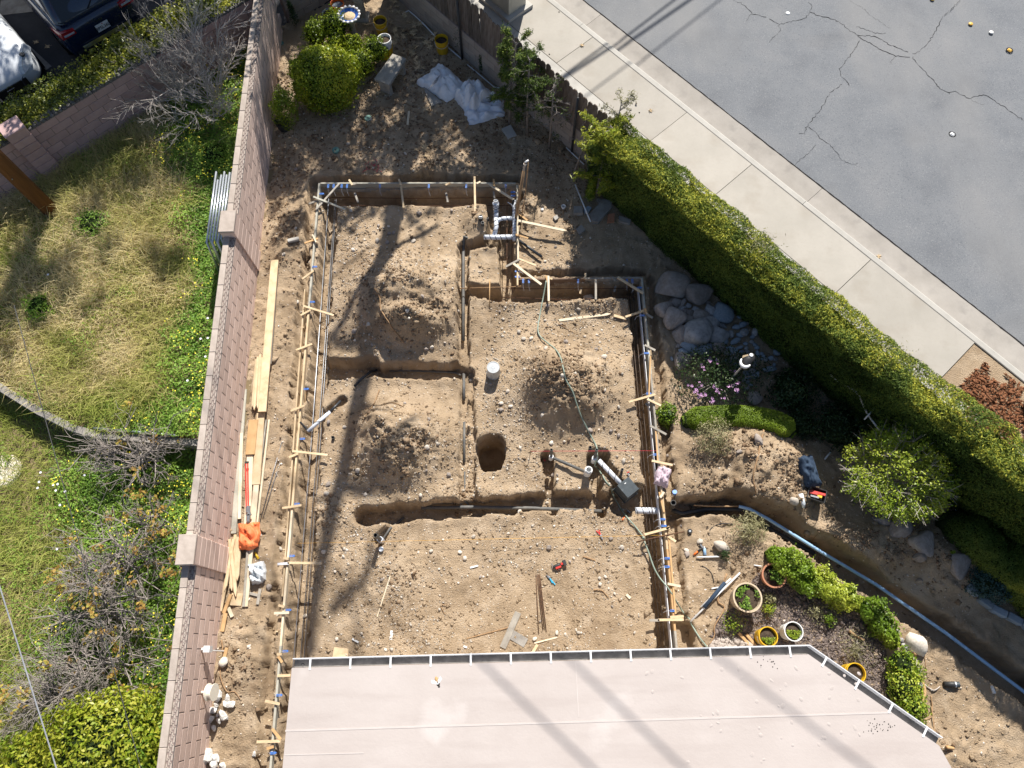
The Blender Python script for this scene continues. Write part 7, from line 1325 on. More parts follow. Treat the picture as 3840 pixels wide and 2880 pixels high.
r = np.random.default_rng(240); x, y = lot_xy(r, 16000); k = (green_mask(x, y) > .3) & (fbm(x * 1.7, y * 1.7, 241, 3) > .50); x, y = x[k][:1800], y[k][:1800]; C = np.stack([x, y, lot_h(x, y) + .27 + .08 * r.random(len(x))], -1); V, F = leaves(C, np.tile([0, 0, 1.0], (len(C), 1)), .035, .03, .25, seed=242); stuff(bulk('yellow_flowers', V, F, 'petal_yellow'), 'tiny yellow flowers dotted over the clover', 'flowers')
fw_ = []
k = MB()
for j in range(7):
    a_ = j * .9; d_ = Vector((math.cos(a_), math.sin(a_), .25)) * .045; x_ = Vector((-math.sin(a_), math.cos(a_), 0)) * .024; k.add([Vector((0, 0, 0)), d_ * .6 + x_, d_, d_ * .6 - x_], [(0, 1, 2, 3)])
wf = bpy.data.meshes.new('white_flower'); wf.from_pydata(k.v, [], k.f); wf.materials.append(M['petal_white'])
for r_, a, b_ in ((1, 185, 1372), (1, 175, 1435), (1, 165, 1475), (1, 270, 1455), (1, 300, 1450), (1, 288, 1492), (1, 348, 1498), (1, 480, 1392), (1, 313, 1588), (1, 1355, 412), (1, 1310, 545), (1, 1355, 540), (1, 1340, 660), (1, 1225, 815), (2, 295, 222), (1, 325, 132)):
    p = Q(0, r_, a, b_, .2); p.z = lot_h(p.x, p.y) + .26; tag(link('white_flower', wf, p, None, rot=(0, 0, a), scale=(.55,) * 3), 'small white wild flower standing over the weeds', 'flower', 'white wild flowers')
# dead shrubs in the lot
def dead_shrub(label, px, rx, ry, h, n, seed, leafn=0, r0=.022, mat_='bark_grey', sub=7, flat=1.0, z0=0.0):
    p = Q(*px, z0); p.z = lot_h(p.x, p.y); t = thing('dead_shrub', label, 'shrub', p); r = random.Random(seed); k = MB(); ends = []
    k2 = MB()
    for i in range(3): k2.tube([p + Vector((r.gauss(0, .05), r.gauss(0, .05), -.05)), p + Vector((r.gauss(0, .12), r.gauss(0, .12), h * .3)), p + Vector((r.gauss(0, .2), r.gauss(0, .2), h * .6))], [r0 * 1.4, r0 * 1.1, r0 * .7], 7)
    k2.build('trunk', mat_, t, smooth=True)
    def grow(o, d, l_, rad, lev):
        m_ = o + d * l_ * .5 + Vector((r.gauss(0, .12), r.gauss(0, .12), r.gauss(0, .05))) * l_; e = o + d * l_ + Vector((r.gauss(0, .2), r.gauss(0, .2), r.gauss(0, .1))) * l_; k.tube([o, m_, e], [rad, rad * .85, rad * .6], 4 if lev < 2 else 3, False); ends.append(e)
        if lev < 3:
            for j in range(3 if lev else sub // 2):
                f = r.uniform(.3, 1); s0 = o.lerp(m_, f * 2) if f < .5 else m_.lerp(e, f * 2 - 1); grow(s0, (d + Vector((r.gauss(0, .7), r.gauss(0, .7), r.gauss(.1, .35) * flat))).normalized(), l_ * r.uniform(.45, .8), max(.004, rad * .6), lev + 1)
    for i in range(n):
        a_ = r.uniform(0, 6.28); d = Vector((math.cos(a_) * rx, math.sin(a_) * ry, h * r.uniform(.1, .8) * flat)); l_ = d.length * r.uniform(.45, .8); grow(p + Vector((r.gauss(0, .1), r.gauss(0, .1), h * r.uniform(.3, .7))), d.normalized(), l_, r0 * .7, 0)
    k.build('branches', mat_, t)
    if leafn:
        rr = np.random.default_rng(seed); E_ = np.array([tuple(e) for e in ends]); cl = E_[rr.integers(0, len(E_), max(3, leafn // 14))]; C = cl[rr.integers(0, len(cl), leafn)] + rr.normal(0, .05, (leafn, 3)); V, F = leaves(C, np.tile([0, 0, 1.0], (leafn, 1)), .075, .05, .6, seed=seed); bulk('foliage', V, F, 'leaf_gold', t, rr.random(leafn), loc=tuple(p))
    return t
dead_shrub('tangled dead shrub hanging over the low concrete kerb', (0, 1, 900, 1330), 1.15, .6, .85, 22, 250, 90, .024, 'bark_grey')
dead_shrub('dead shrub with orange leaf tufts beside the block wall', (0, 2, 830, 330), 1.1, .8, .9, 20, 251, 420, mat_='bark_grey')
dead_shrub('grey dead shrub with a few golden leaves near the wall', (0, 2, 720, 640), 1.0, .7, .85, 20, 252, 260, mat_='bark_grey')
dead_shrub('dense grey brush heap with a fallen pale log', (0, 2, 680, 980), 1.25, .85, .75, 26, 253, 140, .019, 'bark_grey', flat=.7)
dead_shrub('low grey brush lying before the citrus bush', (0, 2, 420, 1180), 1.05, .5, .55, 22, 254, 120, .018, 'bark_grey', flat=.6)
dead_shrub('leafless slender sapling rising through the brush', (0, 2, 1000, 80), .5, .5, .9, 8, 255, 120, .02)
for lab, a, b_, r0, m_ in (('white pipe lying along the low concrete kerb', (0, 1, 590, 1105), (0, 1, 1145, 1155), .022, 'galvanized'), ('pale fallen log in the brush heap', (0, 2, 365, 1195), (0, 2, 815, 1165), .035, 'bark_pale')):
    A = Q(*a, .2); B = Q(*b_, .2); A.z = lot_h(A.x, A.y) + (.10 if 'pipe' in lab else .22); B.z = A.z; tag(MB().tube([A, A.lerp(B, .5) + Vector((0, 0, .01)), B], r0, 8).build('fallen_log' if 'log' in lab else 'white_pipe', m_, smooth=True), lab, 'log' if 'log' in lab else 'pipe')
# citrus bush beside the house end of the block wall
def lbush(name, label, c, rx, ry, rz, n, ln, wd, leaf, seed, bumps=.3, tk=dict(lo=.1, hi=1), fill=.4, cat='bush'):
    base = Vector((c.x, c.y, lot_h(c.x, c.y))); t = thing(name, label, cat, base); C, N = shell(c, rx, ry, rz, n, seed, bumps, -.6, fill); V, F = leaves(C, N, ln, wd, .55, seed=seed + 1); bulk('foliage', V, F, leaf, t, tints(C, seed, **tk), loc=tuple(c)); blob(c, rx * .72, ry * .72, rz * .72, t); MB().tube([base - Vector((0, 0, .1)), base.lerp(c, .5), c], [.05, .04, .02], 8).build('trunk', 'bark_grey', t); return t
lbush('citrus_bush', 'broad yellow green leafy bush beside the house end of the block wall', Q(0, 2, 700, 1530, .35), 1.2, .85, .55, 9000, .085, .042, 'leaf_citrus', 260)
lbush('citrus_bush', 'smaller yellow green bush beside the overhead cable', Q(0, 2, 270, 1640, .2), .8, .55, .45, 4500, .075, .038, 'leaf_citrus', 262); lbush('citrus_bush', 'yellow green bush nestled at the foot of the wall near the house', Q(0, 2, 950, 1560, .2), .35, .6, .5, 2500, .075, .038, 'leaf_clover', 264)
for a, s_, sd, lab in (((0, 0, 1390, 1000), .38, 270, 'dense green weed clump by the block wall below the bare tree'), ((0, 0, 600, 1450), .4, 271, 'pale green weed clump in the dry grass before the pole'), ((0, 1, 250, 330), .3, 272, 'small yellow green weed clump in shaded grass')): lbush('weed_clump', lab, Q(*a, .15), s_, s_, .22, 1500, .05, .03, 'leaf_clover', sd, .4, fill=.8, cat='plant')
p = Q(0, 1, 0, 1350, 0); MB
sl = Q(0, 1, -30, 1360, 0); struct(MB().lathe((sl.x - .1, sl.y, lot_h(sl.x, sl.y) + .02), [(.34, 0), (.3, .04), (.12, .05), (0, .05)], 14).build('gravel_patch', 'stone_pale')) 
# stacked fence panels against the wall
t = thing('fence_panels', 'stack of galvanized fence panels leaning on the block wall', 'fence panel', Q(0, 0, 1400, 1640, 0)); 
for i in range(7):
    o = i * .055; y_a = Q(0, 0, 1420, 1140, 1.1).y - i * .02 * (i % 3); y_b = Q(0, 1, 1400, 20, .6).y + (i % 2) * .08; xf = lambda y_: wall_x(y_) - .20
    k = MB(); zt_, zb_ = 1.22, lot_h(-5.8, 7) + .03; ft_ = .06 + o; fb_ = .26 + o
    A, B = Vector((xf(y_a) - ft_, y_a, zt_)), Vector((xf(y_b) - ft_, y_b, zt_)); C_, D_ = Vector((xf(y_a) - fb_, y_a, zb_)), Vector((xf(y_b) - fb_, y_b, zb_)); k.tube([C_, A, B, D_, C_], .021, 8); fr_ = k.build('frame', 'galvanized', t, smooth=True)
    if i in (0, 6):
        k = MB()
        for j in range(16): f = (j + .5) / 16; k.tube([A.lerp(B, f), C_.lerp(D_, min(1, f + .12))], .003, 3, False); k.tube([A.lerp(B, f), C_.lerp(D_, max(0, f - .12))], .003, 3, False)
        k.build('mesh', 'cable_grey', fr_)
# bare tree in the corner
b0 = Q(0, 0, 1400, 700, .0); b0.z = 0; t = thing('bare_tree', 'leafless pale twigged tree in the corner of the walls', 'tree', b0); r = random.Random(280); k = MB(); tw = MB()
def bgrow(o, d, l_, rad, lev):
    m_ = o + d * l_ * .5 + Vector((r.gauss(0, .07), r.gauss(0, .07), r.gauss(0, .04))) * l_; e = o + d * l_ + Vector((r.gauss(0, .1), r.gauss(0, .1), .04)) * l_
    (k if lev < 2 else tw).tube([o, m_, e], [rad, rad * .8, rad * .5], 5 if lev < 2 else 3, False)
    if lev < 4:
        for j in range((4, 4, 3, 3)[lev]):
            f = r.uniform(.25, 1); s0 = o.lerp(m_, f * 2) if f < .5 else m_.lerp(e, f * 2 - 1); bgrow(s0, (d + Vector((r.gauss(0, .42), r.gauss(0, .42), r.gauss(0, .3)))).normalized(), l_ * r.uniform(.45, .72), max(.0037, rad * .56), lev + 1)
for i in range(20):
    a_ = 2.3 + r.gauss(0, 1.3); d = Vector((math.cos(a_), math.sin(a_) * .8 - .15, r.uniform(.6, 1.6))).normalized(); bgrow(b0 + Vector((r.gauss(0, .12), r.gauss(0, .1), 0)), d, r.uniform(.9, 1.4), .017, 0)
k.build('trunk', 'bark_pale', t); tw.build('crown', 'bark_pale', t)
# ivy hedge behind the neighbour's wall
ne = 30000; rr = np.random.default_rng(290); e_ = rr.uniform(-2.2, 7.4, ne); m_ = .26 + rr.uniform(0, 1.0, ne); lum = fbm(e_ * 1.5, m_ * 2, 291, 3); top = 1.08 + .5 * (lum - .4) + .12 * rr.normal(0, 1, ne) * .5 - .45 * np.clip((m_ - .75) / .5, 0, 1) ** 2; front = rr.random(ne) < .25; z_ = np.where(front, rr.uniform(.25, 1.1, ne), top); m_ = np.where(front, 1.2 + .1 * (lum - .5) * 3, m_); drape = rr.random(ne) < .08; m_ = np.where(drape, rr.uniform(-.05, .25, ne) , m_); z_ = np.where(drape, 1.25 + .05 * rr.random(ne), z_)
C = np.stack([NP0.x + EV.x * e_ + MV.x * m_, NP0.y + EV.y * e_ + MV.y * m_, z_], -1); N = np.tile([.1, .1, 1.0], (ne, 1)); V, F = leaves(C, N, .06, .042, .6, seed=292); t = thing('ivy_hedge', 'thick yellow green hedge growing behind the mauve wall', 'hedge', em(2.5, .8)); bulk('foliage', V, F, 'leaf_ivy', t, tints(C, 293, 0, 1, 2.2), loc=tuple(em(2.5, .8))); MB().prism([em(-2.2, .3), em(7.4, .3), em(7.4, 1.1), em(-2.2, 1.1)], .0, .85).build('opaque_core', 'dark_core', t)
# utility pole and cables
p = Vector((-9.93, 8.97, 0)); t = thing('utility_pole', 'tall brown timber utility pole in the overgrown lot', 'pole', p); MB().tube([p - Vector((0, 0, .3)), p + Vector((0, 0, 3)), p + Vector((0, 0, 10.6))], [.165, .155, .12], 18).build('post', 'pole_wood', t, smooth=True)
for z_, a_ in ((.6, -.6), (1.35, .3), (.25, -1.2)): MB().lathe(p + Vector((math.sin(a_) * .16, -math.cos(a_) * .16, z_)), [(.012, 0), (.012, .02), (0, .02)], 8, axis=(math.sin(a_), -math.cos(a_), 0)).build('bolt', 'galvanized', t)
MB().beam(p + Vector((-.9, .5, 9.9)), p + Vector((.9, -.5, 9.9)), .10, .12).build('cross_arm', 'pole_wood', t)
def cable(label, A, B, rad, mat_, sag=.0, group=None): P = [A.lerp(B, i / 14) + Vector((0, 0, -sag * 4 * (i / 14) * (1 - i / 14))) for i in range(15)]; return tag(MB().tube(P, rad, 6).build('cable', mat_, smooth=True), label, 'cable', group)
def ext(A, B, a, b_): return A + (A - B) * a, B + (B - A) * b_
A, B = Q(0, 2, 0, 490, 5.6), Q(0, 2, 365, 1659, 5.2); A, B = ext(A, B, 1.2, 1.5); cable('pale overhead cable crossing above the overgrown lot', A, B, .0075, 'cable_grey')
A, B = Q(0, 1, 250, 900, 5.8), Q(0, 2, 540, 300, 5.6); A, B = ext(A, B, .6, 2.4); cable('thin dark overhead wire above the dead shrubs', A, B, .0045, 'cable_dark')
# service drop and street lines whose shadows fall on road and roof
Z_ = 8.5; off = lambda h, z0=0.0: Vector((SUNH[0], SUNH[1], 0)) * (h - z0) * SUNK
for i, (a, b_, rd, h_) in enumerate((((1130, 0), (330, 510), .042, 7.6), ((1030, 0), (400, 440), .030, 7.0), ((1330, 0), (560, 560), .022, 9.0))):
    A = Q(2, 0, *a, -.1); B = Q(2, 0, *b_, 0) ; A.z = B.z = 0; A, B = A + off(h_), B + off(h_); A, B = ext(A, B, 3.5, 2.0); A.z = B.z = h_; cable('overhead service cable crossing the street', A, B, rd, 'cable_dark', 0, 'service cables over the street')
for i, (a, b_, h_) in enumerate(((q(2, 2, 380, 960), q(2, 2, 1100, 1650), 12.3), (q(2, 2, -120, 1050), q(2, 2, 560, 1700), 12.0), (q(2, 2, 1350, 950), q(3, 2, 640, 1659), 12.5))):
    A = g(*a, ZR); B = g(*b_, ZR); A = A + off(h_, ZR); B = B + off(h_, ZR); A, B = ext(A, B, 9, 3.5); A.z = B.z = h_; cable('thick overhead line running along the street', A, B, .017, 'cable_dark', 0, 'overhead lines along the street')
# ================================================================== vehicles in the neighbour's parking
def loft(sections, name, material, parent, T, closed=True, smooth=True, sub=1, caps=True):
    """sections: list of rings (same count) in car space -> one mesh"""
    k = MB(); n = len(sections[0]); vs = [T @ Vector(p) for s_ in sections for p in s_]; fs = [(i * n + j, i * n + (j + 1) % n, (i + 1) * n + (j + 1) % n, (i + 1) * n + j) for i in range(len(sections) - 1) for j in range(n if closed else n - 1)]
    if caps: fs += [tuple(range(n - 1, -1, -1)), tuple(range((len(sections) - 1) * n, len(sections) * n))]
    k.add(vs, fs); o = k.build(name, material, parent, smooth)
    if sub: m_ = o.modifiers.new('sub', 'SUBSURF'); m_.levels = sub; m_.render_levels = sub + 1
    return o
def ring(x, w_, z0, z1, tum=.0):
    return [(x, -w_ * .8, z0), (x, -w_, z0 + .12), (x, -w_ * 1.01, (z0 + z1) / 2), (x, -w_ * (.97 - tum), z1 - .08), (x, -w_ * (.82 - tum), z1), (x, 0, z1 + .025), (x, w_ * (.82 - tum), z1), (x, w_ * (.97 - tum), z1 - .08), (x, w_ * 1.01, (z0 + z1) / 2), (x, w_, z0 + .12), (x, w_ * .8, z0), (x, 0, z0)]
def quad(parent, T, pts, name, material, thick=.01):
    P = [T @ Vector(p) for p in pts]; nrm = (P[1] - P[0]).cross(P[-1] - P[0]).normalized() * thick; n = len(P); return MB().add([p - nrm for p in P] + [p + nrm for p in P], [tuple(range(n - 1, -1, -1)), tuple(range(n, 2 * n))] + [(i, (i + 1) % n, n + (i + 1) % n, n + i) for i in range(n)]).build(name, material, parent)
def wheel(parent, T, x, y, rad=.36, wd=.24):
    c_ = T @ Vector((x, y, rad)); ax = (T.to_3x3() @ Vector((0, 1, 0))); w_ = MB().lathe(c_ - ax * wd / 2, [(rad * .62, 0), (rad * .95, .0), (rad, .03), (rad, wd - .03), (rad * .95, wd), (rad * .62, wd)], 24, axis=tuple(ax)).build('wheel', 'car_black', parent, smooth=True); MB().lathe(c_ - ax * wd * .42, [(0, 0), (rad * .62, 0), (rad * .62, wd * .84), (0, wd * .84)], 16, axis=tuple(ax)).build('rim', 'steel_grey', w_)
def text_on(parent, s_, T, origin, right, up, height, material, name, depth=.006):
    cu = bpy.data.curves.new('t', 'FONT'); cu.body = s_; cu.align_x = 'CENTER'; cu.align_y = 'CENTER'; cu.size = height * 1.35; cu.extrude = depth; ob = bpy.data.objects.new('t', cu); COL.objects.link(ob); me = bpy.data.meshes.new_from_object(ob); bpy.data.objects.remove(ob); R3 = T.to_3x3(); x = (R3 @ Vector(right)).normalized(); y = (R3 @ Vector(up)).normalized(); z = x.cross(y); m4 = Matrix((x, y, z)).transposed().to_4x4(); m4.translation = T @ Vector(origin); me.transform(m4); c_ = m4.translation.copy(); me.transform(Matrix.Translation(-c_)); me.materials.clear(); me.materials.append(M[material]); return link(name, me, c_, parent)
# blue sport-utility car, its tail toward the hedge. car space: x forward, y left, z up; origin on the ground under the tail
tl = g(*z8(1560, 300), .95); fwd = MV.normalized(); lft = -EV
T = Matrix(((fwd.x, lft.x, 0, 0), (fwd.y, lft.y, 0, 0), (0, 0, 1, 0), (0, 0, 0, 1))); T.translation = Vector((tl.x, tl.y, 0)) - fwd * .02
car = thing('parked_suv', 'dark blue sport utility vehicle parked tail toward the ivy hedge', 'car', T.translation)
SEC = [(.0, .72, .42, .62), (.02, .86, .30, .98), (.12, .92, .26, 1.08), (.5, .94, .26, 1.10), (1.2, .94, .26, 1.06), (2.2, .94, .26, 1.04), (3.2, .94, .26, 1.02), (3.9, .92, .28, .98), (4.35, .84, .3, .86), (4.5, .7, .4, .7)]
loft([ring(*s_) for s_ in SEC], 'body', 'car_blue', car, T)
loft([ring(x, w_, 1.0, z1, tum) for x, w_, z1, tum in ((.10, .84, 1.14, 0), (.30, .84, 1.42, .06), (.50, .84, 1.66, .12), (.8, .84, 1.72, .14), (1.8, .84, 1.73, .14), (2.5, .84, 1.66, .12), (3.0, .84, 1.32, .06), (3.3, .82, 1.1, 0))], 'cabin', 'car_blue', car, T)
quad(car, T, [(.155, -.70, 1.16), (.155, .70, 1.16), (.44, .60, 1.58), (.44, -.60, 1.58)][::-1], 'rear_window', 'car_glass', -.03)
quad(car, T, [(.42, -.56, 1.67), (.42, .56, 1.67), (.66, .56, 1.745), (.66, -.56, 1.745)], 'spoiler', 'car_blue', .03)
MB().beam(T @ Vector((.115, .05, 1.19)), T @ Vector((.26, -.30, 1.37)), .022, .02).build('wiper', 'car_black', car)
quad(car, T, [(-.035, -.80, .34), (-.035, .80, .34), (-.035, .80, .52), (-.035, -.80, .52)][::-1], 'bumper', 'car_black', -.06); quad(car, T, [(-.06, -.60, .53), (-.06, .60, .53), (-.02, .64, .60), (-.02, -.64, .60)][::-1], 'bumper_step', 'chrome', .01)
for sg in (-1, 1):
    P = [(.03, sg * .56, .92), (.05, sg * .90, .90), (.36, sg * .952, .98), (.34, sg * .93, 1.07), (.06, sg * .86, 1.06), (.02, sg * .57, 1.03)]
    quad(car, T, P if sg > 0 else P[::-1], 'tail_light', 'lens_red', -.035); tlp = quad(car, T, [(.0, sg * .60, .965), (.02, sg * .84, .955), (.02, sg * .84, .985), (.0, sg * .60, .995)][::sg], 'reversing_light', 'lens_clear', -.03)
    wheel(car, T, .85, sg * .82); wheel(car, T, 3.55, sg * .82); quad(car, T, [(.62, sg * .80, 1.18), (2.7, sg * .80, 1.18), (2.35, sg * .70, 1.6), (.8, sg * .70, 1.6)][::sg], 'side_window', 'car_glass', -.04)
quad(car, T, [(-.012, -.17, .70), (-.012, .17, .70), (.0, .17, .87), (.0, -.17, .87)][::-1], 'plate_recess', 'car_black', .004)
pl = quad(car, T, [(-.035, -.155, .705), (-.035, .155, .705), (-.018, .155, .865), (-.018, -.155, .865)][::-1], 'licence_plate', 'plate_white', -.006)
text_on(pl, '9PSL360', T, (-.036, 0, .775), (0, -1, 0), (.1, 0, 1), .075, 'car_blue', 'plate_number', .002); text_on(car, 'Jeep', T, (-.005, 0, .955), (0, -1, 0), (.1, 0, 1), .075, 'chrome', 'badge', .006)
quad(car, T, [(-.034, -.03, .845), (-.034, -.0, .845), (-.032, -.0, .86), (-.032, -.03, .86)][::-1], 'plate_tag', 'tool_red', -.002)
# white car with its nose toward the hedge
nl = g(*z8(110, 1360), .66); fw2 = -fwd; lf2 = EV
T2 = Matrix(((fw2.x, lf2.x, 0, 0), (fw2.y, lf2.y, 0, 0), (0, 0, 1, 0), (0, 0, 0, 1))); T2.translation = Vector((nl.x, nl.y, 0)) - fw2 * 2.2
wc = thing('parked_car', 'white car parked nose toward the ivy hedge', 'car', T2.translation)
SEC = [(-2.2, .7, .4, .8), (-2.05, .85, .28, .98), (-1.0, .91, .24, 1.0), (.2, .91, .24, 1.0), (.9, .91, .24, .99), (1.5, .90, .24, .93), (1.9, .86, .26, .84), (2.1, .76, .28, .74), (2.2, .58, .38, .62)]
loft([ring(*s_) for s_ in SEC], 'body', 'car_white', wc, T2)
loft([ring(x, w_, .9, z1, tum) for x, w_, z1, tum in ((-1.9, .78, 1.0, 0), (-1.5, .8, 1.4, .1), (-.8, .8, 1.5, .14), (.0, .8, 1.46, .14), (.6, .8, 1.2, .08), (1.0, .78, 1.0, 0))], 'cabin', 'car_glass', wc, T2)
quad(wc, T2, [(2.21, -.42, .42), (2.21, .42, .42), (2.19, .42, .60), (2.19, -.42, .60)], 'grille', 'car_black', .02)
for sg in (-1, 1):
    P = [(2.19, sg * .42, .68), (2.06, sg * .70, .70), (1.72, sg * .90, .80), (1.66, sg * .84, .90), (1.86, sg * .68, .885), (2.08, sg * .48, .80)]; hl = quad(wc, T2, P if sg < 0 else P[::-1], 'headlight', 'lens_clear', .05); c_ = T2 @ Vector((1.92, sg * .68, .86)); MB().lathe(c_, [(.05, 0), (.06, .035), (.02, .04), (0, .03)], 14).build('lamp', 'car_black', hl)
    P = [(2.2, sg * .30, .60), (2.12, sg * .42, .66), (2.19, sg * .38, .40), (2.23, sg * .28, .40)]; quad(wc, T2, P if sg < 0 else P[::-1], 'grille_trim', 'chrome', .02); wheel(wc, T2, 1.35, sg * .8, .33, .22); wheel(wc, T2, -1.35, sg * .8, .33, .22)
c_ = T2 @ Vector((2.235, 0, .56)); ax = (T2.to_3x3() @ Vector((1, 0, .35))).normalized(); em_ = MB().lathe(c_, [(.075, 0), (.075, .012), (.062, .012), (.062, 0)], 24, axis=tuple(ax)).build('emblem', 'chrome', wc); s_ = (T2.to_3x3() @ Vector((0, 1, 0))); MB().beam(c_ - s_ * .085 + ax * .008, c_ + s_ * .085 + ax * .008, .02, .01).build('emblem_bar', 'chrome', em_)
# concrete strips in the parking area
for a, b_, wd in ((z8(-40, 330), z8(780, 1090), .16), (z8(0, 130), z8(600, 60), .5)): A = g(*a, .0); B = g(*b_, .0); d = (B - A).normalized(); x = Vector((-d.y, d.x, 0)) * wd / 2; struct(MB().prism([A - x, B - x, B + x, A + x][::1], -.02, .006).build('concrete_band', 'concrete_old'))
# ================================================================== street furniture and litter
A = Q(2, 0, 20, 40, .0); t = thing('utility_cabinet', 'beige utility cabinet on a concrete pad at the sidewalk edge', 'cabinet', A); pc = SN(*sn(Q(2, 0, -40, 20, 0)), 0); s0, n0 = sn(pc)
MB().prism([SN(s0 - .55, n0 - .40), SN(s0 + .55, n0 - .40), SN(s0 + .55, n0 + .40), SN(s0 - .55, n0 + .40)], -.1, .08).build('pad', 'concrete', t); MB().prism([SN(s0 - .42, n0 - .28), SN(s0 + .42, n0 - .28), SN(s0 + .42, n0 + .28), SN(s0 - .42, n0 + .28)], .08, 1.2).build('housing', 'cabinet', t); MB().prism([SN(s0 - .46, n0 - .32), SN(s0 + .46, n0 - .32), SN(s0 + .46, n0 + .32), SN(s0 - .46, n0 + .32)], 1.2, 1.25).build('lid', 'cabinet', t)
MB().beam(SN(s0 + .422, n0 - .2, .7), SN(s0 + .422, n0 + .2, .7), .006, .9).build('door', 'cabinet', t)
def zroad(p): return -.118 + (sn(p)[1] - 11.6) * .078 / 5.4
for c, a, b_, m_, lab, grp in ((3, 1062, 0, 'marker_yellow', 'round yellow raised marker on the road centre line', 'yellow road markers'), (3, 1310, 160, 'marker_yellow', 'round yellow raised marker on the road centre line', 'yellow road markers'), (3, 1443, 215, 'pearl', 'round pearl white raised marker on the road', None), (3, 130, 82, 'pvc_white', 'flat white disc lid lying on the road', None)):
    p = Q(c, 0, a, b_, -.05); z_ = zroad(p); tag(MB().lathe((p.x, p.y, z_ + .001), [(.055, 0), (.052, .008), (.035, .016), (0, .019)], 16).build('road_marker' if 'marker' in lab else 'plastic_disc', m_, smooth=True), lab, 'marker' if 'marker' in lab else 'disc', grp)
for a, b_, m_, lab in ((1562, 330, 'marker_yellow', 'square yellow reflective marker on the road'), (1198, 866, 'pvc_white', 'square white reflective marker on the lane')):
    p = Q(3, 0, a, b_, -.05); t = thing('reflector', lab, 'reflector', (p.x, p.y, zroad(p))); k = MB(); z_ = zroad(p); Rm = Matrix.Rotation(FA, 3, 'Z'); P = [p + Rm @ Vector((x, y, 0)) for x, y in ((-.05, -.05), (.05, -.05), (.05, .05), (-.05, .05))]; k.add([(v.x, v.y, z_) for v in P] + [((v.x + p.x) / 2, (v.y + p.y) / 2, z_ + .02) for v in P], [(i, (i + 1) % 4, 4 + (i + 1) % 4, 4 + i) for i in range(4)] + [(4, 5, 6, 7)]); k.build('shell', m_, t)
    MB().lathe((p.x, p.y, z_ + .0006), [(.085, 0), (.06, .002)], 14).build('adhesive', 'crack', t)
for a, b_ in ((305, 78), (242, 352), (825, 730), (770, 715)): p = Q(2, 0, a, b_, 0); tag(MB().lathe((p.x, p.y, .003), [(.018, 0), (.012, .006), (0, .007)], 8).build('gum_spot', 'crack'), 'small dark pebble like spot on the sidewalk', 'spot', 'dark spots on the sidewalk')
# bee in flight in front of the lens
c_ = cam.matrix_basis @ Vector(((1640 - 1920) / FPX * .75, (1440 - 2556) / FPX * .75, -.75)); t = thing('bee', 'small brown honey bee flying above the flat roof', 'bee', c_); ax = Vector((.35, -.9, 0)).normalized()
MB().tube([c_ - ax * .0052, c_ - ax * .003, c_, c_ + ax * .0015], [.0008, .0019, .0022, .001], 10).build('abdomen', 'wood_orange', t, smooth=True); MB().tube([c_ + ax * .001, c_ + ax * .003, c_ + ax * .0045], [.001, .0020, .0012], 10).build('thorax', 'bark_dark', t, smooth=True); MB().tube([c_ + ax * .0044, c_ + ax * .0056, c_ + ax * .0064], [.0007, .0013, .0005], 8).build('head', 'tool_black', t, smooth=True)
for sg in (-1, 1): x = Vector((-ax.y, ax.x, 0)) * sg; MB().add([c_ + ax * .003 + Vector((0, 0, .002)), c_ + x * .006 - ax * .001 + Vector((0, 0, .003)), c_ + x * .005 - ax * .004 + Vector((0, 0, .003)), c_ + x * .001 - ax * .001 + Vector((0, 0, .002))], [(0, 1, 2, 3)]).build('wing', 'clear_plastic', t)
# ================================================================== trees standing beyond the frame that throw the dappled shade
def from_shadow(px, h, pz=0.0): p = g(*px, pz); o = off(h, pz); return Vector((p.x + o.x, p.y + o.y, h))
YP = 15.75
def trunk_pt(px, dy=0.0, pz=0.0): p = g(*px, pz); h = pz + (YP + dy - p.y) / (SUNK * SUNH[1]); o = off(h, pz); return Vector((p.x + o.x, p.y + o.y, h))
sy = [trunk_pt(q(*a)) for a in ((1, 1, 850, 0), (1, 1, 800, 200), (1, 1, 705, 450), (1, 1, 715, 700), (1, 1, 650, 1000), (1, 1, 610, 1250), (1, 1, 525, 1580), (1, 2, 490, 60), (1, 2, 410, 400), (1, 2, 360, 700), (1, 2, 345, 930))]
b0 = Vector((sy[0].x - .75, YP + .1, 0)); t = thing('sycamore', 'tall bare sycamore beyond the yard wall throwing the long trunk shadow', 'tree', b0); P = [b0 - Vector((0, 0, .3)), Vector((b0.x + .3, YP, 3)), Vector((sy[0].x - .2, YP, 5.8))] + sy; MB().tube(smooth_path(P, 3), [.21 - .09 * i / (3 * (len(P) - 1)) for i in range(3 * (len(P) - 1) + 1)], 14).build('trunk', 'bark_pale', t, smooth=True)
k = MB(); rb = random.Random(300)
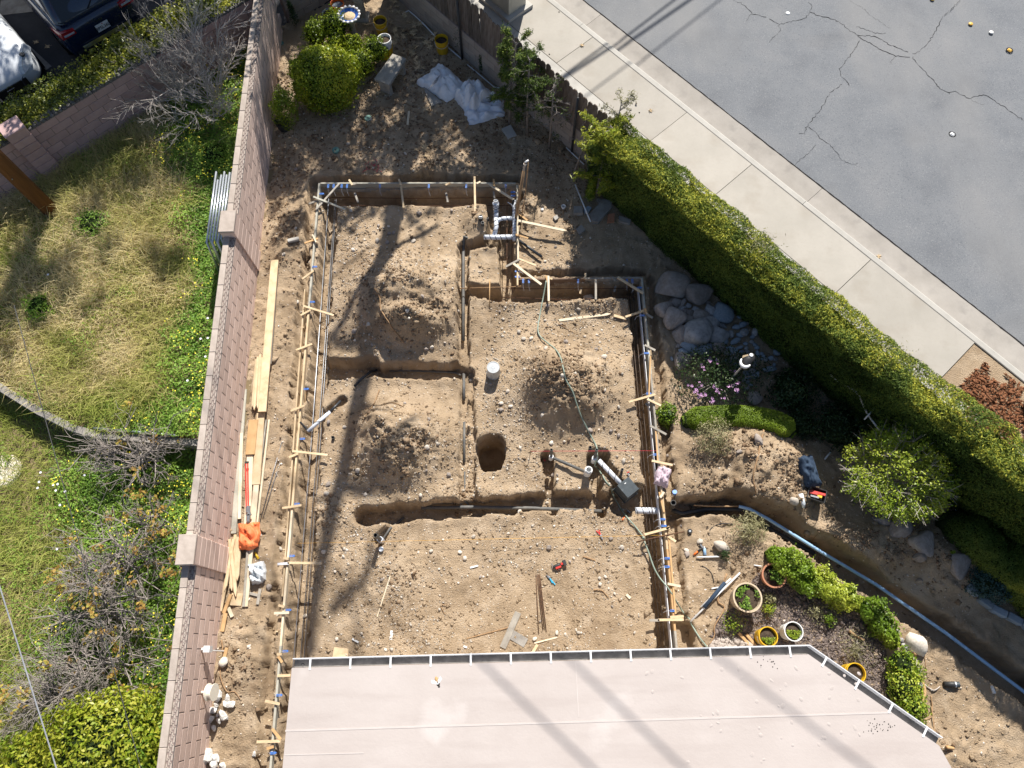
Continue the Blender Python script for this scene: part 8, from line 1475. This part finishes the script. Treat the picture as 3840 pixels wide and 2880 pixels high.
for chain_, r0 in ((((1, 1, 760, 290), (1, 1, 620, 430), (1, 1, 470, 570)), .11), (((1, 1, 850, 80), (1, 1, 960, -20), (1, 0, 1180, 1480)), .09), (((1, 1, 700, 1000), (1, 1, 780, 1090), (1, 1, 900, 1040)), .08), (((1, 1, 560, 1500), (1, 1, 760, 1560), (1, 1, 900, 1470), (1, 1, 1010, 1290)), .10), (((1, 1, 640, 1100), (1, 1, 760, 1290), (1, 1, 850, 1220)), .06), (((1, 2, 490, 640), (1, 2, 600, 540), (1, 2, 700, 460), (1, 2, 745, 300), (1, 2, 735, 220)), .10), (((1, 2, 380, 600), (1, 2, 250, 690), (1, 2, 60, 320)), .05), (((1, 2, 640, 900), (1, 2, 660, 760), (1, 2, 600, 560)), .05), (((1, 1, 480, 1640), (1, 1, 330, 1600), (1, 1, 180, 1470)), .06), (((1, 1, 730, 600), (1, 1, 600, 600), (1, 1, 500, 570)), .10), (((1, 1, 760, 560), (1, 1, 840, 470), (1, 1, 810, 330)), .06)):
    pp = [trunk_pt(q(*a), .3 * i) for i, a in enumerate(chain_)]; sp = smooth_path(pp, 4); k.tube(sp, [r0 * (1 - .6 * i / len(sp)) for i in range(len(sp))], 7)
    for j in range(7):
        o = sp[rb.randrange(len(sp))]; k.tube([o, o + Vector((rb.gauss(0, .35), rb.gauss(0, .3), rb.gauss(0, .35)))], [.018, .006], 4, False)
k.build('crown', 'bark_pale', t)
def shade_tree(label, base, spots, seed, ln=.11, wd=.07, per=46, leaf='leaf_shade', hr=(3.9, 6.6)):
    """leafy tree: each leaf clump hangs in the crown on the sun ray of one patch of shade"""
    r = np.random.default_rng(seed); t = thing('shade_tree', label, 'tree', base); Cs = []; k = MB(); top = base + Vector((0, 0, sum(hr) / 2 - .5)); MB().tube([base - Vector((0, 0, .3)), base.lerp(top, .5) + Vector((.1, 0, 0)), top], [.2, .16, .08], 10).build('trunk', 'bark_grey', t, smooth=True)
    for j, (px, rad) in enumerate(spots):
        h = r.uniform(*hr); c = from_shadow(px, h); n = int(per * (rad / .3) ** 2); d = r.normal(0, 1, (n, 3)); d /= np.linalg.norm(d, axis=1, keepdims=True); Cs.append(np.array(c) + d * rad * r.random((n, 1)) ** .45)
        if j % 4 == 0 and (c - top).length < 4.5: k.tube([top - Vector((0, 0, r.uniform(0, 2))), (top + c) / 2 + Vector((0, 0, -.2)), c], [.04, .025, .008], 4, False)
    C = np.concatenate(Cs); V, F = leaves(C, np.tile([0, 0, 1.0], (len(C), 1)), ln, wd, .8, seed=seed); bulk('crown', V, F, leaf, t, r.random(len(C)), loc=tuple(base)); k.build('limb', 'bark_grey', t)
def spots_in(poly, step, rad, seed, lit=(), jitter=.45, keep=.9):
    r = random.Random(seed); out = []; xs = [p[0] for p in poly]; ys = [p[1] for p in poly]; y = min(ys)
    while y < max(ys):
        x = min(xs)
        while x < max(xs):
            a, b_ = x + r.gauss(0, step * jitter), y + r.gauss(0, step * jitter)
            if inpoly(np.array([a]), np.array([b_]), poly)[0] and r.random() < keep and not any(((a - cx) / rx) ** 2 + ((b_ - cy) / ry) ** 2 < 1 for cx, cy, rx, ry in lit): out.append(((a, b_), rad * r.uniform(.7, 1.3)))
            x += step
        y += step
    return out
LIT = [(*q(1, 0, 440, 400), 145, 115), (*q(1, 0, 430, 830), 45, 45), (*q(1, 0, 915, 700), 18, 75), (*q(1, 0, 1085, 690), 30, 40), (*q(1, 0, 860, 430), 48, 70), (*q(1, 0, 1280, 1010), 105, 62), (*q(1, 0, 1060, 1090), 55, 50), (*q(1, 0, 840, 990), 34, 50), (*q(1, 0, 250, 910), 22, 45), (*q(1, 0, 690, 900), 30, 60), (*q(1, 0, 100, 1080), 40, 50), (*q(1, 0, 870, 1130), 60, 26), (*q(1, 0, 330, 860), 26, 20), (*q(1, 0, 1100, 1000), 40, 30)]
ya = [q(1, 0, 60, 150), (1080, 0), (1700, 0), (1990, 330), (2120, 560), (2060, 720), (1880, 690), (1230, 690), (1060, 780), (985, 760)]
shade_tree('leafy shade tree beyond the tan rear wall', Vector((-5.2, 17.6, 0)), spots_in(ya, 55, .36, 310, [(a_, b_, c_ * .8, d_ * .8) for a_, b_, c_, d_ in LIT[1:]] + [(*q(1, 0, 470, 560), 190, 190)], .4, 1.0), 311, per=125)
yb = [(1030, 760), (1180, 700), (1180, 960), (1010, 980)]
pad_sp = [((q(1, 0, *a)), rr_) for a, rr_ in (((740, 1340), .26), ((660, 1370), .22), ((560, 1440), .25), ((520, 1380), .22), ((860, 1420), .22), ((880, 1500), .24), ((850, 1590), .22), ((620, 1520), .12), ((1010, 1450), .16), ((1060, 1510), .12), ((1130, 1390), .10), ((980, 1380), .1), ((200, 1480), .2), ((260, 1540), .2), ((120, 1380), .2))] + spots_in(yb, 60, .2, 312, keep=.5)
shade_tree('small leafy tree behind the yard beside the sycamore', Vector((-4.0, 18.6, 0)), pad_sp, 313, hr=(5.5, 7.0), per=120)
yl = [(0, 380), (520, 0), (960, 0), (960, 330), (860, 700), (640, 700), (330, 860), (0, 980)]; LITL = [(*q(0, 0, 720, 1240), 40, 30), (*q(0, 0, 450, 400), 150, 60), (*q(0, 0, 150, 620), 80, 60), (*q(0, 0, 1250, 350), 190, 150), (*q(0, 0, 780, 200), 90, 60), (*q(0, 0, 900, 1500), 200, 100), (*q(0, 0, 1480, 760), 60, 60)]
shade_tree('broad leafy tree standing beyond the parked cars', Vector((-7.6, 18.4, 0)), spots_in(yl, 64, .42, 314, LITL), 315, per=52)
yp_ = [(0, 0), (620, 0), (480, 150), (200, 260), (0, 380)]; shade_tree('leafy tree beside the parking area shading the cars', Vector((-13.5, 22.5, 0)), spots_in(yp_, 85, .46, 318, [(*z8(100, 720), 20, 22), (*z8(40, 560), 14, 16), (*z8(260, 870), 26, 26)], keep=.95), 319)
pp_ = [(*[q(0, 1, *a)], rr_) for a, rr_ in (((150, 160), .40), ((250, 230), .45), ((350, 150), .35), ((430, 260), .35), ((130, 60), .3), ((1080, 130), .35), ((1150, 60), .3), ((1000, 40), .3), ((80, 420), .3), ((250, 420), .25), ((560, 400), .2), ((650, 330), .2), ((40, 640), .25), ((700, 20), .3), ((480, 60), .25))]
shade_tree('slender leafy tree dappling the overgrown lot', Vector((-8.4, 17.4, 0)), pp_, 316, hr=(7, 9.5), per=120)
